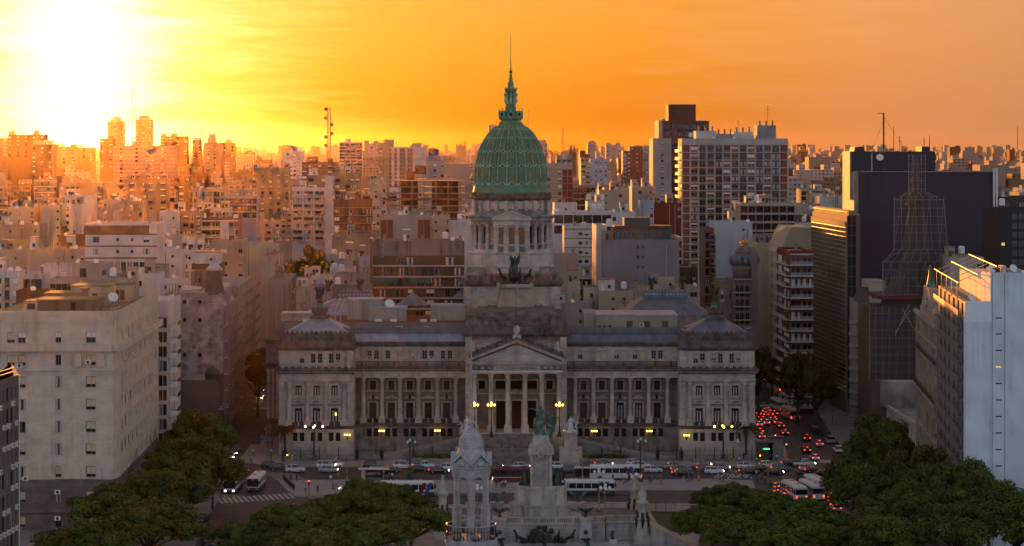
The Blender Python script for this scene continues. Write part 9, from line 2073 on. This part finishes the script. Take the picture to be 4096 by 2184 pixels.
bus(2055,1926,180,'dark red bus half hidden behind the monument',RB,RB,(.10,.015,.02),L=9,redbus=True,head=True)
bus(934,1962,-92,'white and blue bus with headlights facing us at left',BB,WB,head=True,sign='8'); bus(1026,1955,-92,'green and white bus facing us beside the white and blue one',GB,WB,sign='151',head=False); bus(912,1930,-88,'second white bus behind the white and blue one at left',WB,WB,head=False)
bus(3270,1968,100,'large white coach seen from behind at the right crossing',WB,WB,tail=True); bus(3178,1992,98,'white bus seen from behind left in the stopped row',WB,WB,tail=True); bus(3247,1988,98,'white bus seen from behind between its neighbours in the stopped row',WB,WB,tail=True); bus(3376,2010,104,'white and blue bus under the right trees',BB,WB,tail=True)
bus(3118,1640,97,'far white bus in the jam of the right street',WB,WB,tail=True); bus(3160,1675,97,'nearer grey-white bus in the jam of the right street',(.45,.42,.42),(.48,.45,.45),tail=True)
# ---- two-wheelers with riders
def twowheel(x,y,rot,label,bicycle,shirt,light=None):
 p=G(x,y); o=thing('bicycle' if bicycle else 'motorcycle',label,'bicycle' if bicycle else 'motorcycle',p,R(rot)); r=.34; t=.03 if bicycle else .09
 for xx in (-.58,.58):
  q=MB(); q.smooth=True; q.tube([(xx+r*math.cos(a*.5236),0,r+r*math.sin(a*.5236)) for a in range(13)],t,TYRE,6); q.build('wheel',o)
 q=MB(); q.tube([(-.58,0,.34),(0,0,.35),(.45,0,.8),(.58,0,.34)],.025 if bicycle else .05,IRON,5); q.tube([(0,0,.35),(-.25,0,.85)],.025,IRON,5); q.tube([(-.2,0,.75),(.45,0,.8)],.025 if bicycle else .14,IRON,6); q.build('frame',o)
 q=MB(); q.box(-.5 if not bicycle else -.38,-.05,-.1,.1,.82,.9,TRIM); q.build('saddle',o); q=MB(); q.tube([(.42,-.3,1.0),(.45,0,1.02),(.42,.3,1.0)],.02,IRON,5); q.build('handlebar',o)
 if light:q=MB(); q.ball((.62,0,.85),.09,light,8,6); q.build('headlight',o)
 if not bicycle:q=MB(); q.box(-.9,-.5,-.22,.22,.9,1.25,RUST); q.build('top_box',o)
 return p
# ---------------------------------------------------------------- people
POSE={'stand':human('person',(.04,-.04),(0,0),((.1,.05),(.12,-.05)),(.2,.2)),'walk':human('person',(.42,-.36),(.1,.45),((.12,-.35),(.12,.4)),(.3,.5)),'stride':human('person',(-.5,.5),(.6,.15),((.14,.5),(.14,-.4)),(.6,.25)),'phone':human('person',(.03,-.06),(0,.05),((.12,.1),(.2,.5)),(.3,1.9)),'sit':human('person',(1.45,1.4),(1.5,1.45),((.15,.4),(.15,.4)),(.9,.9)),'ride':human('person',(1.0,.7),(1.2,1.3),((.2,1.0),(.2,1.0)),(.3,.3),.45)}
CL={k:mat('cloth_'+k,c,.9,var=.12,scale=3,spec=.15) for k,c in dict(white=(.6,.6,.6),black=(.018,.018,.02),navy=(.03,.04,.09),grey=(.16,.16,.17),red=(.3,.03,.03),magenta=(.32,.03,.14),hivis=(.42,.6,.06),blue=(.09,.18,.38),khaki=(.2,.17,.11),teal=(.05,.2,.2),denim=(.05,.07,.13)).items()}
SKINS=[mat('skin_a',(.42,.25,.17),.6,var=.05),mat('skin_b',(.30,.17,.11),.6,var=.05)]; HAIRS=[mat('hair_dark',(.02,.014,.01),.6,var=0),mat('hair_brown',(.07,.04,.02),.6,var=0)]; SHOE=mat('shoe_leather',(.02,.018,.016),.5,var=0)
SEEN=set()
def person(x,y,pose,shirt,legs,where,rot=None,sc=1.0,z=0.0,loc=None,D=None):
 lab=f'person in {shirt} top and {legs} trousers {where}'
 o=put('person',POSE[pose],None,loc or (G(x,y)+Vector((0,0,z))),R(rot if rot is not None else rnd.uniform(-180,180)),(sc,)*3,label=lab,cat='person',group='people in the square'); s=o.material_slots
 for i,m in enumerate((rnd.choice(SKINS),CL[shirt],CL[legs],SHOE,rnd.choice(HAIRS))):s[i].link='OBJECT'; s[i].material=m
 assert lab not in SEEN,lab
 SEEN.add(lab); return o
PK=.15
for a in ((1163,1926,'stand','khaki','black','on the left crossing',160),(1187,1928,'phone','magenta','black','on the left crossing',170),(1222,1982,'stand','grey','khaki','by the red light at the pavement tip',30),(1258,1976,'stand','white','white','small beside an adult on the pavement tip',-60,.62),(1271,1976,'stand','black','black','with a child on the pavement tip',-20),(1333,1965,'walk','grey','black','walking in a pair left of the jacarandas',60),(1345,1966,'stride','khaki','khaki','walking in a pair left of the jacarandas',80),
   (1003,1857,'stride','khaki','black','hurrying across the left corner',80),(1013,1826,'stand','white','black','on the pale left corner pavement',10),(1084,1826,'stand','white','navy','beside the palace on the left corner',0),(1084,1846,'walk','black','khaki','near the left fence end',90),(1168,1848,'stand','white','white','before the left fence',20),(1057,1748,'walk','black','black','in the narrow left pavement',0),(1070,1790,'walk','grey','grey','on the left pavement behind the signal',0),(1089,1790,'stand','black','navy','on the left pavement by the wall',0),
   (1234,1844,'sit','white','denim','leftmost of three sitting at the fence',0),(1247,1844,'sit','white','grey','middle of three sitting at the fence',0),(1258,1844,'sit','blue','white','rightmost of three sitting at the fence',0),(1345,1858,'stand','white','grey','by the fence behind the silver sedan',0),(1008,1634,'walk','black','grey','on the far left zebra',80),
   (1557,1924,'stand','blue','denim','waiting right of the bus shelter',30),(1569,1924,'stand','white','black','waiting right of the bus shelter',-20),(1985,1954,'stand','black','khaki','alone seen right of the turret',0),(2007,1956,'stand','hivis','black','in the group right of the turret',40),(2015,1952,'stand','blue','denim','in the group right of the turret',-40),(2022,1952,'walk','white','black','in the group right of the turret',20),
   (2452,1928,'walk','black','denim','boarding at the white bus',0),(2487,1932,'walk','white','denim','beside the white bus',60),(2500,1942,'stride','blue','navy','right of the white bus',-80),(2512,1938,'walk','red','denim','right of the white bus',80),(2598,1936,'walk','black','denim','left one of a couple by the lamp post',-30),(2605,1937,'walk','khaki','denim','right one of a couple by the lamp post',-30),(2643,1945,'stride','grey','grey','at the red sign post',90),
   (2734,1928,'walk','magenta','white','crossing the plaza pavement',80),(2755,1934,'walk','khaki','denim','left of the right gilded lamp',80),(2766,1930,'walk','black','navy','left of the right gilded lamp',80),(2853,1924,'stride','red','denim','stepping up right of the gilded lamp',-70),(2880,1934,'walk','grey','navy','at the head of the crossing crowd',-70),(2893,1936,'stride','navy','black','in the crossing crowd',-80),(2899,1920,'walk','white','black','in the crossing crowd',-80),(2906,1924,'walk','grey','khaki','in the crossing crowd',100),(2914,1928,'stride','khaki','white','in the crossing crowd',-80),(2921,1906,'walk','white','navy','at the rear of the crossing crowd',80),(2944,1912,'stand','hivis','navy','directing at the crossing',0),(2962,1922,'walk','white','grey','right of the crossing crowd',90),(2970,1922,'walk','black','denim','right of the crossing crowd',90),
   (3026,1914,'stand','hivis','black','on the road at the right corner',0),(3030,1940,'walk','navy','black','beside the blue arrow sign',90),(3049,1926,'walk','black','black','on the right zebra',80),(3061,1948,'walk','black','navy','on the right zebra near the jam',90),(2851,1852,'walk','black','khaki','by the fence left of the right pavilion',90),(2908,1852,'walk','khaki','navy','before the right pavilion',80),(2927,1850,'walk','white','khaki','before the right pavilion',80),(2935,1852,'walk','black','hivis','before the right pavilion',80),(2957,1858,'walk','white','black','at the camera mast',0),(2975,1842,'stand','black','black','by the palm at the right corner',0),
   (3022,1848,'stand','red','black','in the crowd at the right corner',0),(3027,1860,'stand','white','denim','in the crowd at the right corner',10),(3040,1858,'stand','white','black','in the crowd at the right corner',50),(3041,1842,'stand','red','denim','in the crowd at the right corner',0),(3057,1840,'walk','magenta','khaki','by the kiosk at the right corner',0),(3076,1826,'walk','white','navy','between the two kiosks',0),(3106,1848,'walk','white','denim','walking away by the grey kiosk',180),(3082,1846,'walk','teal','black','in front of the kiosks',90),(3032,1800,'walk','black','grey','behind the dark kiosk',0),(3125,1838,'stand','grey','denim','right of the grey kiosk',0),(3290,1690,'stand','white','grey','on the far right pavement',0),(3344,1704,'stand','blue','khaki','on the far right pavement',0),(3303,1912,'walk','khaki','grey','crossing behind the white coach',80)):
 x,y,pose,shirt,legs,where=a[:6]; person(x,y,pose,shirt,legs,where,a[6] if len(a) > 6 else None,a[7] if len(a) > 7 else 1.0,PK if not (1990 > y > 1985) else .0)
for x,y,rot,lab,bi,sh,lg,li in ((984,1897,10,'motorcycle with a red top box and lit lamp left of the buses',False,'blue','black',AMBL),(1175,2040,175,'bicycle on the open road above the jacarandas',True,'hivis','khaki',None),(3196,1906,5,'motorcycle crossing between the taxis and the jam',False,'grey','black',None),(3190,1928,90,'motorcycle heading into the jam',False,'black','grey',None)):
 p_=twowheel(x,y,rot,lab,bi,sh,li); person(x,y,'ride',sh,lg,'riding the '+lab.split(' ')[0]+(' at left' if x < 1100 else ' ahead of the jam' if y == 1928 else ''),rot+90,1.0,loc=p_+Vector((-.22*math.cos(R(rot)),-.22*math.sin(R(rot)),-.08 if not bi else -.05)))
for i,(x,y) in enumerate(((3246,1705),(3252,1712),(3262,1738),(3278,1742),(3290,1750),(3340,1785),(3346,1800))):twowheel(x,y,40,'parked motorcycle, %s from the far end at the right kerb' % ['first','second','third','fourth','fifth','sixth','seventh'][i],False,'black')
# ---------------------------------------------------------------- haze
HZ=bpy.data.materials.new('haze_air'); HZ.use_nodes=True; nt=HZ.node_tree; nt.nodes.clear()
ho=nt.nodes.new('ShaderNodeOutputMaterial'); pv=nt.nodes.new('ShaderNodeVolumePrincipled'); nt.links.new(pv.outputs[0],ho.inputs['Volume'])
pv.inputs['Density'].default_value=0.40e-5; pv.inputs['Color'].default_value=(.97,.64,.34,1); pv.inputs['Anisotropy'].default_value=.925
hb=MB(); hb.box(-8000,8000,-60,15000,-1.5,145,HZ); hz=hb.build('haze',kind='stuff')
